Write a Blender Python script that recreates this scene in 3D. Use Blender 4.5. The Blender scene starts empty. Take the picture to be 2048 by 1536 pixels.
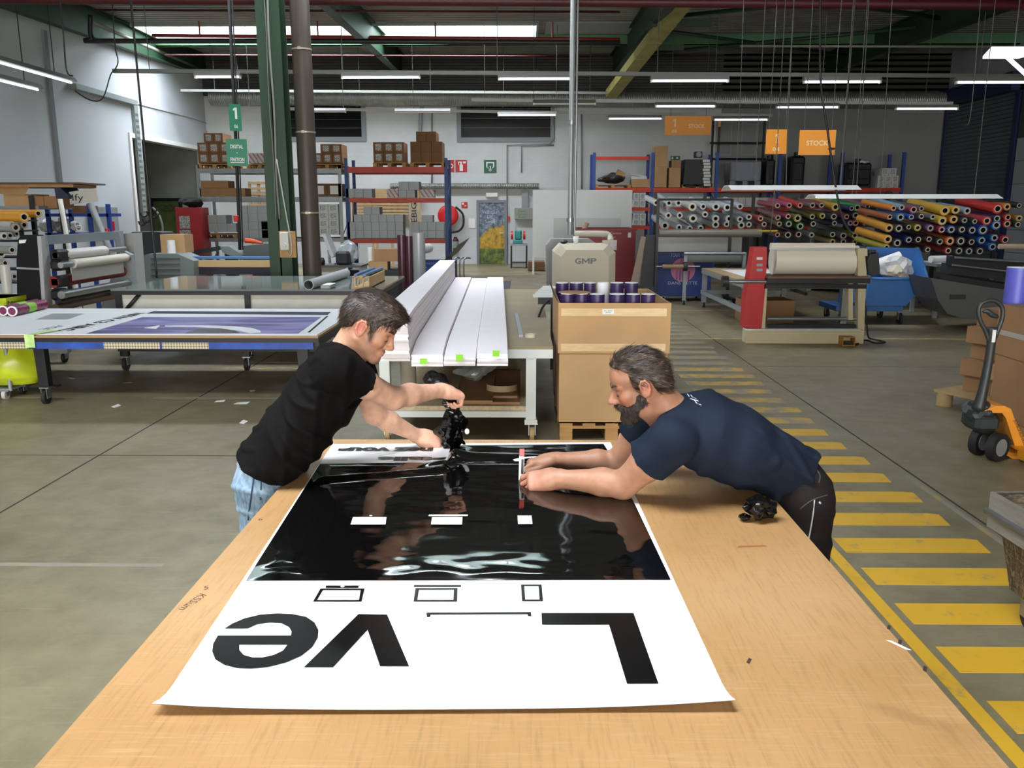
import bpy, bmesh, math, random
import numpy as np
from mathutils import Vector, Matrix, Euler, noise as mnoise

# ------------------------------------------------------------------ camera, world, light, exposure
SC = bpy.context.scene
COL = SC.collection
CAM_H, CAM_F, PITCH, YAW = 1.8, 1680.0, math.radians(11.73), math.radians(0.70)
cam_data = bpy.data.cameras.new('camera')
cam_data.sensor_fit = 'HORIZONTAL'; cam_data.sensor_width = 36.0
cam_data.lens = CAM_F * 36.0 / 2048.0
cam_data.clip_start = 0.05; cam_data.clip_end = 200
cam = bpy.data.objects.new('camera', cam_data); COL.objects.link(cam)
cam.location = (0, 0, CAM_H); cam.rotation_euler = (math.pi/2 - PITCH, 0, YAW)
SC.camera = cam
world = bpy.data.worlds.new('world'); SC.world = world; world.use_nodes = True
world.node_tree.nodes['Background'].inputs[0].default_value = (0.75, 0.85, 1.0, 1)
world.node_tree.nodes['Background'].inputs[1].default_value = 0.35
SC.view_settings.view_transform = 'Standard'; SC.view_settings.look = 'None'
SC.view_settings.gamma = 1.0; SC.view_settings.use_curve_mapping = False
SC.view_settings.exposure = 0.3
SC.cycles.use_denoising = True
SC.cycles.max_bounces = 5; SC.cycles.diffuse_bounces = 3; SC.cycles.glossy_bounces = 3; SC.cycles.use_light_tree = False
SC.cycles.use_adaptive_sampling = True; SC.cycles.adaptive_threshold = 0.04; SC.cycles.adaptive_min_samples = 16
SC.cycles.sample_clamp_indirect = 6.0
SKY_FAR, SKY_MID, SKY_NEAR, FRONT_FILL, TUBE = 26.0, 30.0, 22.0, 15.0, 3.5      # daylight through the roof lights, added unseen front windows, lamp tubes
RND = random.Random(7)

# ------------------------------------------------------------------ geometry helpers
_f = Vector((-math.sin(YAW)*math.cos(PITCH), math.cos(YAW)*math.cos(PITCH), -math.sin(PITCH)))
_r = Vector((math.cos(YAW), math.sin(YAW), 0)); _u = _r.cross(_f)
def _ray(x, y): return _f + _r*((x-1024)/CAM_F) + _u*((768-y)/CAM_F)
def wy(x, y, Y): d = _ray(x, y); return Vector((0, 0, CAM_H)) + d*(Y/d.y)
def wz(x, y, z): d = _ray(x, y); return Vector((0, 0, CAM_H)) + d*((z-CAM_H)/d.z)
def wx(x, y, X): d = _ray(x, y); return Vector((0, 0, CAM_H)) + d*(X/d.x)
V = Vector
def lin(c):
    if isinstance(c, str):
        c = tuple(int(c[i:i+2], 16)/255 for i in (0, 2, 4))
    return tuple((v/12.92 if v <= .04045 else ((v+.055)/1.055)**2.4) for v in c)

class MB:
    """collects faces and links them as one mesh object"""
    def __init__(s): s.v = []; s.f = []; s.m = []; s.sm = []; s.M = None; s.mi = 0; s.smooth = False
    def add(s, vs, fs, mi=None, smooth=None):
        o = len(s.v)
        for p in vs:
            p = V(p); s.v.append(s.M @ p if s.M is not None else p)
        for f in fs:
            s.f.append(tuple(i+o for i in f)); s.m.append(s.mi if mi is None else mi)
            s.sm.append(s.smooth if smooth is None else smooth)
        return s
    def box(s, lo, hi, mi=None):
        x0, y0, z0 = lo; x1, y1, z1 = hi
        return s.add([(x0,y0,z0),(x1,y0,z0),(x1,y1,z0),(x0,y1,z0),(x0,y0,z1),(x1,y0,z1),(x1,y1,z1),(x0,y1,z1)],
            [(0,3,2,1),(4,5,6,7),(0,1,5,4),(1,2,6,5),(2,3,7,6),(3,0,4,7)], mi, False)
    def cbox(s, c, d, mi=None):
        return s.box([c[i]-d[i]/2 for i in range(3)], [c[i]+d[i]/2 for i in range(3)], mi)
    def bbox(s, lo, hi, b=.01, mi=None):
        """box with chamfered vertical and top edges"""
        x0, y0, z0 = lo; x1, y1, z1 = hi; b = min(b, (x1-x0)*.45, (y1-y0)*.45, (z1-z0)*.45)
        def ring(i, z): return [(x0+b+i,y0+i,z),(x1-b-i,y0+i,z),(x1-i,y0+b+i,z),(x1-i,y1-b-i,z),(x1-b-i,y1-i,z),(x0+b+i,y1-i,z),(x0+i,y1-b-i,z),(x0+i,y0+b+i,z)]
        vs = ring(b*.7, z0)+ring(0, z0+b)+ring(0, z1-b)+ring(b*.7, z1)
        fs = [tuple(reversed(range(8))), tuple(range(24, 32))]
        for k in range(3):
            for i in range(8):
                j = (i+1) % 8; fs.append((k*8+i, k*8+j, k*8+8+j, k*8+8+i))
        return s.add(vs, fs, mi, False)
    def cyl(s, p0, p1, r0, r1=None, n=12, cap=True, mi=None, smooth=True, capmi=None):
        p0 = V(p0); p1 = V(p1); r1 = r0 if r1 is None else r1
        d = (p1-p0).normalized(); a = d.orthogonal().normalized(); b = d.cross(a)
        vs = []
        for p, r in ((p0, r0), (p1, r1)):
            for i in range(n):
                t = 2*math.pi*i/n; vs.append(p + (a*math.cos(t)+b*math.sin(t))*r)
        s.add(vs, [(i, (i+1) % n, n+(i+1) % n, n+i) for i in range(n)], mi, smooth)
        if cap:
            cm = mi if capmi is None else capmi
            s.add(vs[:n], [tuple(reversed(range(n)))], cm, False); s.add(vs[n:], [tuple(range(n))], cm, False)
        return s
    def pipe(s, p0, p1, ro, ri, n=16, mi=None, inmi=None, endmi=None):
        """hollow tube"""
        p0 = V(p0); p1 = V(p1); d = (p1-p0).normalized(); a = d.orthogonal().normalized(); b = d.cross(a)
        def ring(p, r): return [p + (a*math.cos(2*math.pi*i/n)+b*math.sin(2*math.pi*i/n))*r for i in range(n)]
        vs = ring(p0, ro)+ring(p1, ro)+ring(p1, ri)+ring(p0, ri)
        for k, m_, sm in ((0, mi, True), (1, endmi, False), (2, inmi, True), (3, endmi, False)):
            k2 = (k+1) % 4
            s.add([vs[k*n+i] for i in range(n)]+[vs[k2*n+i] for i in range(n)],
                  [(i, (i+1) % n, n+(i+1) % n, n+i) for i in range(n)], m_ if m_ is not None else mi, sm)
        return s
    def tube(s, pts, r, n=8, mi=None, closed=False, cap=True):
        pts = [V(p) for p in pts]; sub = 4 if (len(pts) > 2 and not closed and n > 4) else 1
        if sub > 1:
            q = []; rq = []; ra = r if isinstance(r, (list, tuple)) else [r]*len(pts)
            for i in range(len(pts)-1):
                a, b_, c, d = pts[max(i-1, 0)], pts[i], pts[i+1], pts[min(i+2, len(pts)-1)]
                for k in range(sub):
                    t = k/sub; q.append(.5*((2*b_)+(c-a)*t+(2*a-5*b_+4*c-d)*t*t+(3*b_-a-3*c+d)*t**3)); rq.append(ra[i]+(ra[i+1]-ra[i])*t)
            pts = q+[pts[-1]]; r = rq+[ra[-1]]
        N = len(pts); vs = []; prev = None
        rr = r if isinstance(r, (list, tuple)) else [r]*N
        for i, p in enumerate(pts):
            if closed: d = pts[(i+1) % N]-pts[i-1]
            else: d = pts[min(i+1, N-1)]-pts[max(i-1, 0)]
            d.normalize()
            a = d.orthogonal().normalized() if prev is None else (prev - d*prev.dot(d))
            if a.length < 1e-6: a = d.orthogonal()
            a.normalize(); prev = a; b = d.cross(a)
            vs += [p+(a*math.cos(2*math.pi*k/n)+b*math.sin(2*math.pi*k/n))*rr[i] for k in range(n)]
        fs = []
        for i in range(N if closed else N-1):
            j = (i+1) % N
            for k in range(n): fs.append((i*n+k, i*n+(k+1) % n, j*n+(k+1) % n, j*n+k))
        if cap and not closed: fs += [tuple(reversed(range(n))), tuple(range((N-1)*n, N*n))]
        return s.add(vs, fs, mi, True)
    def prism(s, poly, depth, axis='y', at=0, mi=None):
        """poly: 2D points; extruded along axis from at to at+depth"""
        n = len(poly)
        def P(p, t):
            return {'y': (p[0], t, p[1]), 'x': (t, p[0], p[1]), 'z': (p[0], p[1], t)}[axis]
        vs = [P(p, at) for p in poly]+[P(p, at+depth) for p in poly]
        fs = [tuple(range(n)), tuple(reversed(range(n, 2*n)))]+[(i, i+n, (i+1) % n+n, (i+1) % n) for i in range(n)]
        return s.add(vs, fs, mi, False)
    def sheet(s, quads, mi=None):
        for q in quads: s.add(q, [tuple(range(len(q)))], mi)
        return s
    def sphere(s, c, r, n=12, m=8, mi=None, sc=(1,1,1)):
        c = V(c); vs = [c+V((0,0,-r*sc[2]))]; fs = []
        for j in range(1, m):
            t = -math.pi/2+math.pi*j/m
            vs += [c+V((math.cos(t)*math.cos(2*math.pi*i/n)*r*sc[0], math.cos(t)*math.sin(2*math.pi*i/n)*r*sc[1], math.sin(t)*r*sc[2])) for i in range(n)]
        vs.append(c+V((0,0,r*sc[2])))
        for i in range(n):
            fs.append((0, 1+(i+1) % n, 1+i)); fs.append((len(vs)-1, 1+(m-2)*n+i, 1+(m-2)*n+(i+1) % n))
            for j in range(m-2): a = 1+j*n; fs.append((a+i, a+(i+1) % n, a+n+(i+1) % n, a+n+i))
        return s.add(vs, fs, mi, True)
    def lathe(s, c, prof, n=16, mi=None, axis='z'):
        c = V(c); vs = []; fs = []; N = len(prof)
        for r, h in prof:
            for i in range(n):
                t = 2*math.pi*i/n; x, y = r*math.cos(t), r*math.sin(t)
                vs.append(c+V({'z': (x, y, h), 'x': (h, x, y), 'y': (x, h, y)}[axis]))
        for j in range(N-1):
            for i in range(n): fs.append((j*n+i, j*n+(i+1) % n, (j+1)*n+(i+1) % n, (j+1)*n+i))
        return s.add(vs, fs, mi, True)
    def build(s, name, mats, parent=None, origin=None, kind=None):
        if not isinstance(mats, (list, tuple)): mats = [mats]
        if origin is None:
            if parent is not None: origin = parent['_o'] if '_o' in parent else (0, 0, 0)
            else:
                xs = [p.x for p in s.v]; ys = [p.y for p in s.v]; zs = [p.z for p in s.v]
                origin = ((min(xs)+max(xs))/2, (min(ys)+max(ys))/2, min(zs))
        O = V(origin)
        me = bpy.data.meshes.new(name)
        me.from_pydata([p-O for p in s.v], [], s.f)
        for m_ in mats: me.materials.append(m_)
        if any(s.m): me.polygons.foreach_set('material_index', s.m)
        me.polygons.foreach_set('use_smooth', s.sm)
        bm = bmesh.new(); bm.from_mesh(me); bmesh.ops.recalc_face_normals(bm, faces=bm.faces); bm.to_mesh(me); bm.free()
        me.update()
        return link(name, me, parent, O, kind)
def link(name, me, parent=None, O=(0,0,0), kind=None):
    ob = bpy.data.objects.new(name, me); COL.objects.link(ob)
    if parent is not None: ob.parent = parent
    else: ob.location = O
    ob['_o'] = tuple(O)
    if kind: ob['kind'] = kind
    return ob
def thing(name, label, cat, loc=(0,0,0), group=None):
    o = bpy.data.objects.new(name, None); COL.objects.link(o); o.location = loc; o['_o'] = tuple(loc)
    o.empty_display_size = .1
    return tag(o, label, cat, group)
def tag(o, label, cat, group=None):
    o['label'] = label; o['category'] = cat
    if group: o['group'] = group
    return o
def dup(root, loc, label=None, group=None, rz=0):
    def cp(o, par):
        c = o.copy(); COL.objects.link(c); c.parent = par
        for ch in kids.get(o.name, []): cp(ch, c)
        return c
    kids = {}
    def gather(o):
        kids[o.name] = list(o.children)
        for ch in o.children: gather(ch)
    gather(root)
    r = cp(root, None); r.location = loc; r.rotation_euler = (0, 0, rz)
    if label: r['label'] = label
    if group: r['group'] = group
    return r

# ------------------------------------------------------------------ materials
MATS = {}
def mat(name, col, rough=.6, metal=0., var=.0, vscale=6., bump=0., bscale=40., spec=.5, emit=None, estr=0., trans=0., alpha=1., coat=0., stretch=None, detail=4.):
    if name in MATS: return MATS[name]
    m = bpy.data.materials.new(name); m.use_nodes = True; MATS[name] = m
    nt = m.node_tree; N = nt.nodes; L = nt.links; b = N['Principled BSDF']
    c = lin(col)
    b.inputs['Base Color'].default_value = (*c, 1); b.inputs['Roughness'].default_value = rough
    b.inputs['Metallic'].default_value = metal; b.inputs['Specular IOR Level'].default_value = spec
    b.inputs['Coat Weight'].default_value = coat; b.inputs['Alpha'].default_value = alpha
    b.inputs['Transmission Weight'].default_value = trans
    if emit: b.inputs['Emission Color'].default_value = (*lin(emit), 1); b.inputs['Emission Strength'].default_value = estr
    if var or bump:
        tc = N.new('ShaderNodeTexCoord'); mp = N.new('ShaderNodeMapping'); L.new(tc.outputs['Object'], mp.inputs[0])
        if stretch: mp.inputs['Scale'].default_value = stretch
    if var:
        nz = N.new('ShaderNodeTexNoise'); nz.inputs['Scale'].default_value = vscale; nz.inputs['Detail'].default_value = detail
        L.new(mp.outputs[0], nz.inputs['Vector'])
        cr = N.new('ShaderNodeValToRGB'); L.new(nz.outputs['Fac'], cr.inputs[0])
        e = cr.color_ramp.elements; e[0].position = .3; e[1].position = .7
        e[0].color = (*[v*(1-var) for v in c], 1); e[1].color = (*[min(1, v*(1+var)) for v in c], 1)
        L.new(cr.outputs[0], b.inputs['Base Color'])
    if bump:
        nb = N.new('ShaderNodeTexNoise'); nb.inputs['Scale'].default_value = bscale; nb.inputs['Detail'].default_value = 5
        L.new(mp.outputs[0], nb.inputs['Vector'])
        bp = N.new('ShaderNodeBump'); bp.inputs['Strength'].default_value = bump; bp.inputs['Distance'].default_value = .02
        L.new(nb.outputs['Fac'], bp.inputs['Height']); L.new(bp.outputs[0], b.inputs['Normal'])
    return m
def emis(name, col, strength):
    if name in MATS: return MATS[name]
    m = bpy.data.materials.new(name); m.use_nodes = True; MATS[name] = m
    b = m.node_tree.nodes['Principled BSDF']; b.inputs['Base Color'].default_value = (*lin(col), 1)
    b.inputs['Emission Color'].default_value = (*lin(col), 1); b.inputs['Emission Strength'].default_value = strength
    return m
class NT:
    """small node helper"""
    def __init__(s, name):
        s.m = bpy.data.materials.new(name); s.m.use_nodes = True; MATS[name] = s.m
        s.t = s.m.node_tree; s.b = s.t.nodes['Principled BSDF']; s.tc = s.t.nodes.new('ShaderNodeTexCoord')
    def n(s, typ, **kw):
        nd = s.t.nodes.new('ShaderNode'+typ)
        for k, v in kw.items():
            if k.startswith('_'): setattr(nd, k[1:], v)
            else:
                key = k if k in nd.inputs else k.replace('_', ' ')
                inp = nd.inputs[int(k[1:])] if k[0] == 'i' and k[1:].isdigit() else nd.inputs[key]
                if hasattr(v, 'is_output') or isinstance(v, bpy.types.NodeSocket): s.t.links.new(v, inp)
                else: inp.default_value = v
        return nd
    def map(s, scale=(1,1,1), src='Object', rot=(0,0,0), loc=(0,0,0)):
        nd = s.n('Mapping', Scale=scale, Rotation=rot, Location=loc); s.t.links.new(s.tc.outputs[src], nd.inputs[0]); return nd.outputs[0]
    def noise(s, scale, vec=None, detail=4., rough=.5, dist=0.):
        nd = s.n('TexNoise', Scale=scale, Detail=detail, Roughness=rough, Distortion=dist)
        s.t.links.new(vec if vec is not None else s.tc.outputs['Object'], nd.inputs['Vector']); return nd.outputs['Fac']
    def ramp(s, fac, *stops):
        nd = s.t.nodes.new('ShaderNodeValToRGB'); s.t.links.new(fac, nd.inputs[0]); e = nd.color_ramp.elements
        while len(e) < len(stops): e.new(.5)
        for el, (p, c) in zip(e, stops):
            el.position = p; el.color = (*(lin(c) if isinstance(c, str) else (c, c, c)), 1)
        return nd.outputs[0]
    def mix(s, fac, a, b, mode='MIX'):
        nd = s.t.nodes.new('ShaderNodeMix'); nd.data_type = 'RGBA'; nd.blend_type = mode
        for key, v in ((0, fac), (6, a), (7, b)):
            if isinstance(v, bpy.types.NodeSocket): s.t.links.new(v, nd.inputs[key])
            elif key == 0: nd.inputs[0].default_value = v
            else: nd.inputs[key].default_value = (*(lin(v) if isinstance(v, str) else v), 1)
        return nd.outputs[2]
    def out(s, key, v):
        if isinstance(v, bpy.types.NodeSocket): s.t.links.new(v, s.b.inputs[key])
        elif isinstance(v, str): s.b.inputs[key].default_value = (*lin(v), 1)
        else: s.b.inputs[key].default_value = v
        return s
    def bump(s, h, strength=.2, dist=.02):
        nd = s.n('Bump', Strength=strength, Distance=dist, Height=h); s.t.links.new(nd.outputs[0], s.b.inputs['Normal']); return s

def text_faces(txt, size=1., offset=0., align='CENTER', shear=0., spacing=1.):
    cu = bpy.data.curves.new('txt', 'FONT'); cu.body = txt; cu.size = size; cu.offset = offset
    cu.align_x = align; cu.align_y = 'CENTER'; cu.shear = shear; cu.space_character = spacing; cu.resolution_u = 3
    ob = bpy.data.objects.new('txt', cu); COL.objects.link(ob)
    dg = bpy.context.evaluated_depsgraph_get(); me = bpy.data.meshes.new_from_object(ob.evaluated_get(dg))
    vs = [tuple(v.co) for v in me.vertices]; fs = [tuple(p.vertices) for p in me.polygons]
    bpy.data.objects.remove(ob); bpy.data.curves.remove(cu); bpy.data.meshes.remove(me)
    return vs, fs
def text(name, txt, size, M, material, parent, offset=0., align='CENTER', width=None, height=None, spacing=1.):
    """flat lettering: local x right, y up, placed by matrix M (z = facing)"""
    vs, fs = text_faces(txt, size, offset, align, 0, spacing)
    if txt == '1': vs, fs = [(-.1, -.5, 0), (.1, -.5, 0), (.1, .5, 0), (-.06, .5, 0), (-.25, .37, 0), (-.25, .2, 0), (-.1, .28, 0)], [(0, 1, 2, 6), (2, 3, 6), (3, 4, 5, 6)]
    if not vs: return None
    x0 = min(v[0] for v in vs); x1 = max(v[0] for v in vs); y0 = min(v[1] for v in vs); y1 = max(v[1] for v in vs)
    sy = height/(y1-y0) if height else (width/(x1-x0) if width else 1.); sx = width/(x1-x0) if width else sy
    cx, cy = ((x0+x1)/2, (y0+y1)/2) if align == 'CENTER' else (x0, (y0+y1)/2)
    mb = MB(); mb.M = M
    mb.add([((v[0]-cx)*sx, (v[1]-cy)*sy, 0) for v in vs], fs)
    return mb.build(name, material, parent)
def face_cam(p, rz=0.):
    """matrix whose local x = world x, local y = world z, facing -Y (towards the camera), turned by rz about z"""
    return Matrix.Translation(V(p)) @ Matrix.Rotation(rz, 4, 'Z') @ Matrix.Rotation(math.pi/2, 4, 'X')
def flat_on(p, rz=0.):
    return Matrix.Translation(V(p)) @ Matrix.Rotation(rz, 4, 'Z')

# shared materials
WHITE = mat('white_paint', 'dcdcd8', .55, var=.03)
BLACKM = mat('black_metal', '1b1b1c', .45, .2, var=.1)
DARK = mat('dark_plastic', '232426', .5, var=.08)
STEEL = mat('steel', '9a9d9f', .35, .85, var=.08)
GREYM = mat('grey_metal', '8b9193', .5, .2, var=.06)
CREAM = mat('cream_paint', 'cdc4ae', .5, var=.04)
RED = mat('red_paint', 'b01418', .45, var=.08)
BLUE = mat('blue_paint', '1f3f8f', .5, var=.12)
GREEN = mat('green_steel', '1e3b25', .5, .1, var=.12, vscale=2.)
CARD = mat('cardboard', 'b08d62', .85, var=.07, vscale=3., bump=.05, bscale=60.)
CARD2 = mat('cardboard_brown', '9a7450', .85, var=.08, vscale=3.)
CARDIN = mat('cardboard_dark', '6f5134', .9, var=.1)
WOOD = mat('pallet_wood', 'a77f4c', .8, var=.2, vscale=4., stretch=(1, 1, 6), bump=.1)
RUBBER = mat('black_rubber', '1a1a1a', .7, var=.1)
PAPER = mat('white_paper', 'e4e3e0', .7)
LABELW = mat('label_white', 'd8d8d4', .6)
INK = mat('black_ink', '151515', .5)
ORD = ['first', 'second', 'third', 'fourth', 'fifth', 'sixth', 'seventh', 'eighth', 'ninth', 'tenth', 'eleventh', 'twelfth', 'thirteenth', 'fourteenth', 'fifteenth', 'sixteenth', 'seventeenth', 'eighteenth', 'nineteenth', 'twentieth', 'twenty-first', 'twenty-second', 'twenty-third', 'twenty-fourth', 'twenty-fifth', 'twenty-sixth', 'twenty-seventh', 'twenty-eighth', 'twenty-ninth', 'thirtieth']
# ------------------------------------------------------------------ the hall
XL, XR, YB, YF = -10.4, 13.7, 28.6, -12.0
SL = .0275
def deck(Y): return 5.9 + SL*Y
def struct(mb, name, m, parent=None): return mb.build(name, m, parent, origin=(0,0,0), kind='structure' if parent is None else None)

nt = NT('concrete_floor')
big = nt.noise(.35, detail=5., rough=.6); fine = nt.noise(5., detail=6., rough=.65)
base = nt.ramp(big, (.3, '5f5940'), (.5, '786f53'), (.72, '8a7f62'))
stain = nt.ramp(nt.noise(.9, dist=1.2, detail=6.), (.52, 0.), (.75, 1.))
c1 = nt.mix(nt.n('Math', _operation='MULTIPLY', i0=stain, i1=.35).outputs[0], base, '6d5d48')
c2 = nt.mix(.25, c1, nt.ramp(fine, (.35, '504b3a'), (.65, '9a917a')))
scr = nt.ramp(nt.noise(3., nt.map((1, 14, 1), rot=(0, 0, .5)), detail=7.), (.6, 0.), (.72, 1.))
c3 = nt.mix(nt.n('Math', _operation='MULTIPLY', i0=scr, i1=.12).outputs[0], c2, 'b5b1a6')
nt.out('Base Color', c3); nt.out('Roughness', nt.ramp(nt.noise(1.3, detail=5.), (.3, .3), (.7, .55)))
nt.bump(fine, .06)
FLOOR = nt.m
mb = MB(); mb.box((XL-6, YF, -.2), (XR+.3, YB+.3, 0)); floor = struct(mb, 'floor', FLOOR)

def paint(name, col, wear, c2='807d72'):
    n = NT(name); w = n.ramp(n.noise(7., detail=8., rough=.7), (wear-.06, 1.), (wear+.1, 0.))
    w2 = n.ramp(n.noise(1.6, detail=5.), (.55, 0.), (.75, .5))
    n.out('Base Color', n.mix(w, n.mix(w2, col, 'a07a1e'), c2)); n.out('Roughness', .55); return n.m
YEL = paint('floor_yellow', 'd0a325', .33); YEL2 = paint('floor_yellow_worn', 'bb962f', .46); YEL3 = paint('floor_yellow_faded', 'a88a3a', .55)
JOINT = mat('floor_joint', '2c2a27', .8)
for k in range(31):
    y1 = 4.46+.4*(k-6)-.002*k; 
    if y1 < 2.2: continue
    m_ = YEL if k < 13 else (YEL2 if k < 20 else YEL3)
    mb = MB(); x1 = 2.52+RND.uniform(-.03, .03)
    mb.add([(1.74, y1-.2, .0), (x1, y1-.2, .0), (x1+.02, y1-.02, .0), (x1-.04, y1, .0), (1.74, y1, .0),
            (1.74, y1-.2, .0018), (x1, y1-.2, .0018), (x1+.02, y1-.02, .0018), (x1-.04, y1, .0018), (1.74, y1, .0018)],
           [(5, 6, 7, 8, 9), (0, 1, 6, 5), (1, 2, 7, 6), (2, 3, 8, 7), (3, 4, 9, 8), (4, 0, 5, 9)])
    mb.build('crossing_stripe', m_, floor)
mb = MB(); mb.box((1.635, .5, 0), (1.70, 4.75, .002)); mb.build('floor_line', YEL, floor)
for (lo, hi, m_) in [((2.63, 3.9, 0), (2.67, 5.6, .002), YEL3), ((1.7, 11.85, 0), (9, 11.92, .0015), YEL2), ((2, 15.3, 0), (9, 15.37, .0015), YEL2),
        ((-3.6, 7.95, 0), (-2.2, 7.99, .0015), YEL3), ((-5.2, 7.95, 0), (-4.4, 7.99, .0015), YEL3), ((-3.6, 4.02, 0), (-1.85, 4.06, .0015), YEL3),
        ((-3.45, 9.5, 0), (-2.0, 9.56, .0015), YEL2), ((-3.45, 9.9, 0), (-2.4, 9.96, .0015), YEL2), ((-6.2, 9.4, 0), (-5.6, 9.45, .0015), YEL3)]:
    mb = MB(); mb.box(lo, hi); mb.build('floor_line', m_, floor)
for lo, hi in [((2.70, 2., 0), (2.715, 14, .001)), ((-3.17, 3.2, 0), (-3.155, 14, .001)), ((-9, 6.0, 0), (-1, 6.012, .0008)), ((2.7, 9.7, 0), (10, 9.712, .0008))]:
    mb = MB(); mb.box(lo, hi); mb.build('floor_joint', JOINT, floor)
# scraps of paper lying on the floor
for i, (px, py) in enumerate([(484, 807), (232, 813), (143, 757), (255, 766), (505, 782), (440, 803), (487, 845)]):
    p = wz(px, py, 0); s = .05 if i else .07; mb = MB()
    mb.M = Matrix.Translation(p) @ Matrix.Rotation(i*1.3, 4, 'Z')
    mb.add([(-s, -s*.4, .001), (s*.8, -s*.5, .003), (s, s*.4, .012), (-s*.7, s*.5, .004), (-s, -s*.4, .0), (s*.8, -s*.5, .002), (s, s*.4, .011), (-s*.7, s*.5, .003)],
           [(0, 1, 2, 3), (7, 6, 5, 4), (0, 4, 5, 1), (1, 5, 6, 2), (2, 6, 7, 3), (3, 7, 4, 0)])
    tag(mb.build('paper_scrap', PAPER), ['largest torn paper scrap on the floor left of the young man', 'thin paper scrap on the floor below the front of the print table', 'paper scrap on the floor near the print table leg', 'paper scrap on the floor under the middle of the print table', 'small paper scrap nearest the young man\'s back', 'tiny paper scrap beside the largest scrap on the floor', 'star shaped paper scrap nearest the joint line in the floor'][i], 'scrap', 'paper scraps on the floor')

WALLW = NT('white_wall'); w_ = WALLW
dirt = w_.ramp(w_.noise(.5, detail=6.), (.35, 'c2c5c4'), (.7, 'd3d5d3'))
brick = w_.n('TexBrick', Scale=1.0, Color1=(1, 1, 1, 1), Color2=(.97, .97, .97, 1), Mortar=(.9, .9, .9, 1)); w_.t.links.new(w_.map((2.2, 2.2, 2.2), rot=(math.pi/2, 0, 0)), brick.inputs[0])
brick.inputs['Mortar Size'].default_value = .008
w_.out('Base Color', w_.mix(1., dirt, brick.outputs[0], 'MULTIPLY')); w_.out('Roughness', .7); WALLW = w_.m
WALLL = mat('white_panel_wall', 'bac0c3', .6, var=.03, vscale=.6)
GREYWALL = mat('grey_block_wall', '8d9087', .85, var=.12, vscale=2., bump=.1, bscale=8)
PANELG = mat('grey_wall_panel', '9b9fa3', .5, var=.05, vscale=.8)
OPY0, OPY1, OPZ = 23.0, 28.3, 3.67
mb = MB()
mb.box((XL-.25, YF, 0), (XL, OPY0, 7)); mb.box((XL-.25, OPY0, OPZ), (XL, OPY1, 7)); mb.box((XL-.25, OPY1, 0), (XL, YB, 7))
wall_left = struct(mb, 'wall_left', WALLL)
mb = MB(); mb.box((XL, OPY0-.12, 0), (XL+.05, OPY0, OPZ+.12)); mb.box((XL, OPY0, OPZ), (XL+.05, OPY1, OPZ+.12)); mb.build('opening_trim', WHITE, wall_left)
p = wx(105, 250, XL); mb = MB(); mb.box((XL, p.y-.07, 0), (XL+.06, p.y+.07, 5.6)); mb.build('joint_strip', mat('joint_grey', '6f7276', .6), wall_left)
mb = MB(); mb.box((XL, YB, 0), (XR+.3, YB+.25, 7)); wall_back = struct(mb, 'wall_back', WALLW)
mb = MB(); mb.box((6.45, YB-.03, 0), (XR, YB, 7)); struct(mb, 'wall_back_right', mat('grey_wall_right', '8a8c8a', .7, var=.04, vscale=.7))  # greyer slab just proud of the right part of the back wall
mb = MB(); mb.box((XL-6, YB, 0), (XL, YB+.25, 7)); mb.box((XL-6, OPY0-1.5, 0), (XL-5.8, YB, 5)); mb.box((XL-6, OPY0-1.7, 0), (XL-.25, OPY0-1.5, 5)); mb.box((XL-6, OPY0-1.7, 4.6), (XL-.25, YB, 4.8))
struct(mb, 'wall_side_room', GREYWALL)
mb = MB(); mb.box((XR, YF, 0), (XR+.25, YB, 7)); wall_right = struct(mb, 'wall_right', PANELG)
mb = MB(); mb.box((XL, YF-.2, 0), (XR, YF, 7)); struct(mb, 'wall_front', WALLW)
fill_win = MB(); fill_win.box((-8.1, YF, .3), (8.1, YF+.05, .4)); fill_win.box((-8.1, YF, 3.9), (8.1, YF+.05, 4.0))
for k in range(8): fill_win.box((-8.1+k*2.3, YF, .4), (-8.0+k*2.3, YF+.05, 3.9))
fill_win = fill_win.build('window_8', GREYM, None, kind='structure')  # unseen glowing window row, added to light surfaces that face the camera
for k in range(7):
    q = MB(); q.box((-8.0+k*2.3, YF+.01, .4), (-5.8+k*2.3, YF+.03, 3.9)); q.build('pane', emis('front_fill_glow', 'fbf8f4', FRONT_FILL), fill_win)
mb = MB(); z_ = 5.42
while z_ < 6.9:
    mb.prism([(YB-.02, z_), (YB-.06, z_+.03), (YB-.06, z_+.11), (YB-.02, z_+.14)], XR-XL, 'x', XL); z_ += .18
mb.box((XL, YB-.03, 5.42), (XR, YB, 7)); struct(mb, 'wall_back_upper', mat('dark_cladding', '3d3c37', .6, .2, var=.1))
# ---- roof deck with roof light openings
SKY = [(23.05, 24.6, -10.1, .35), (12.7, 13.9, -6.8, .35), (.8, 2.6, -7.2, .35), (12.8, 13.9, 3.7, 5.3)]
nt = NT('roof_deck'); nt.out('Base Color', nt.ramp(nt.noise(1.2, detail=5.), (.3, '7c7b74'), (.7, '98968c'))); nt.out('Roughness', .55); nt.out('Metallic', .25); DECK = nt.m
mb = MB(); Y = YF; per = .26
def strip(ya, za, yb, zb):
    xs = [(XL-6, XR+.3)]
    for (a, b, x0, x1) in SKY:
        if ya >= a-.01 and yb <= b+.01: xs = [q for (p0, p1) in xs for q in ((p0, min(p1, x0)), (max(p0, x1), p1)) if q[1] > q[0]]
    for x0, x1 in xs: mb.add([(x0, ya, za), (x1, ya, za), (x1, yb, zb), (x0, yb, zb)], [(0, 1, 2, 3)])
ys = []; 
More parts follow.
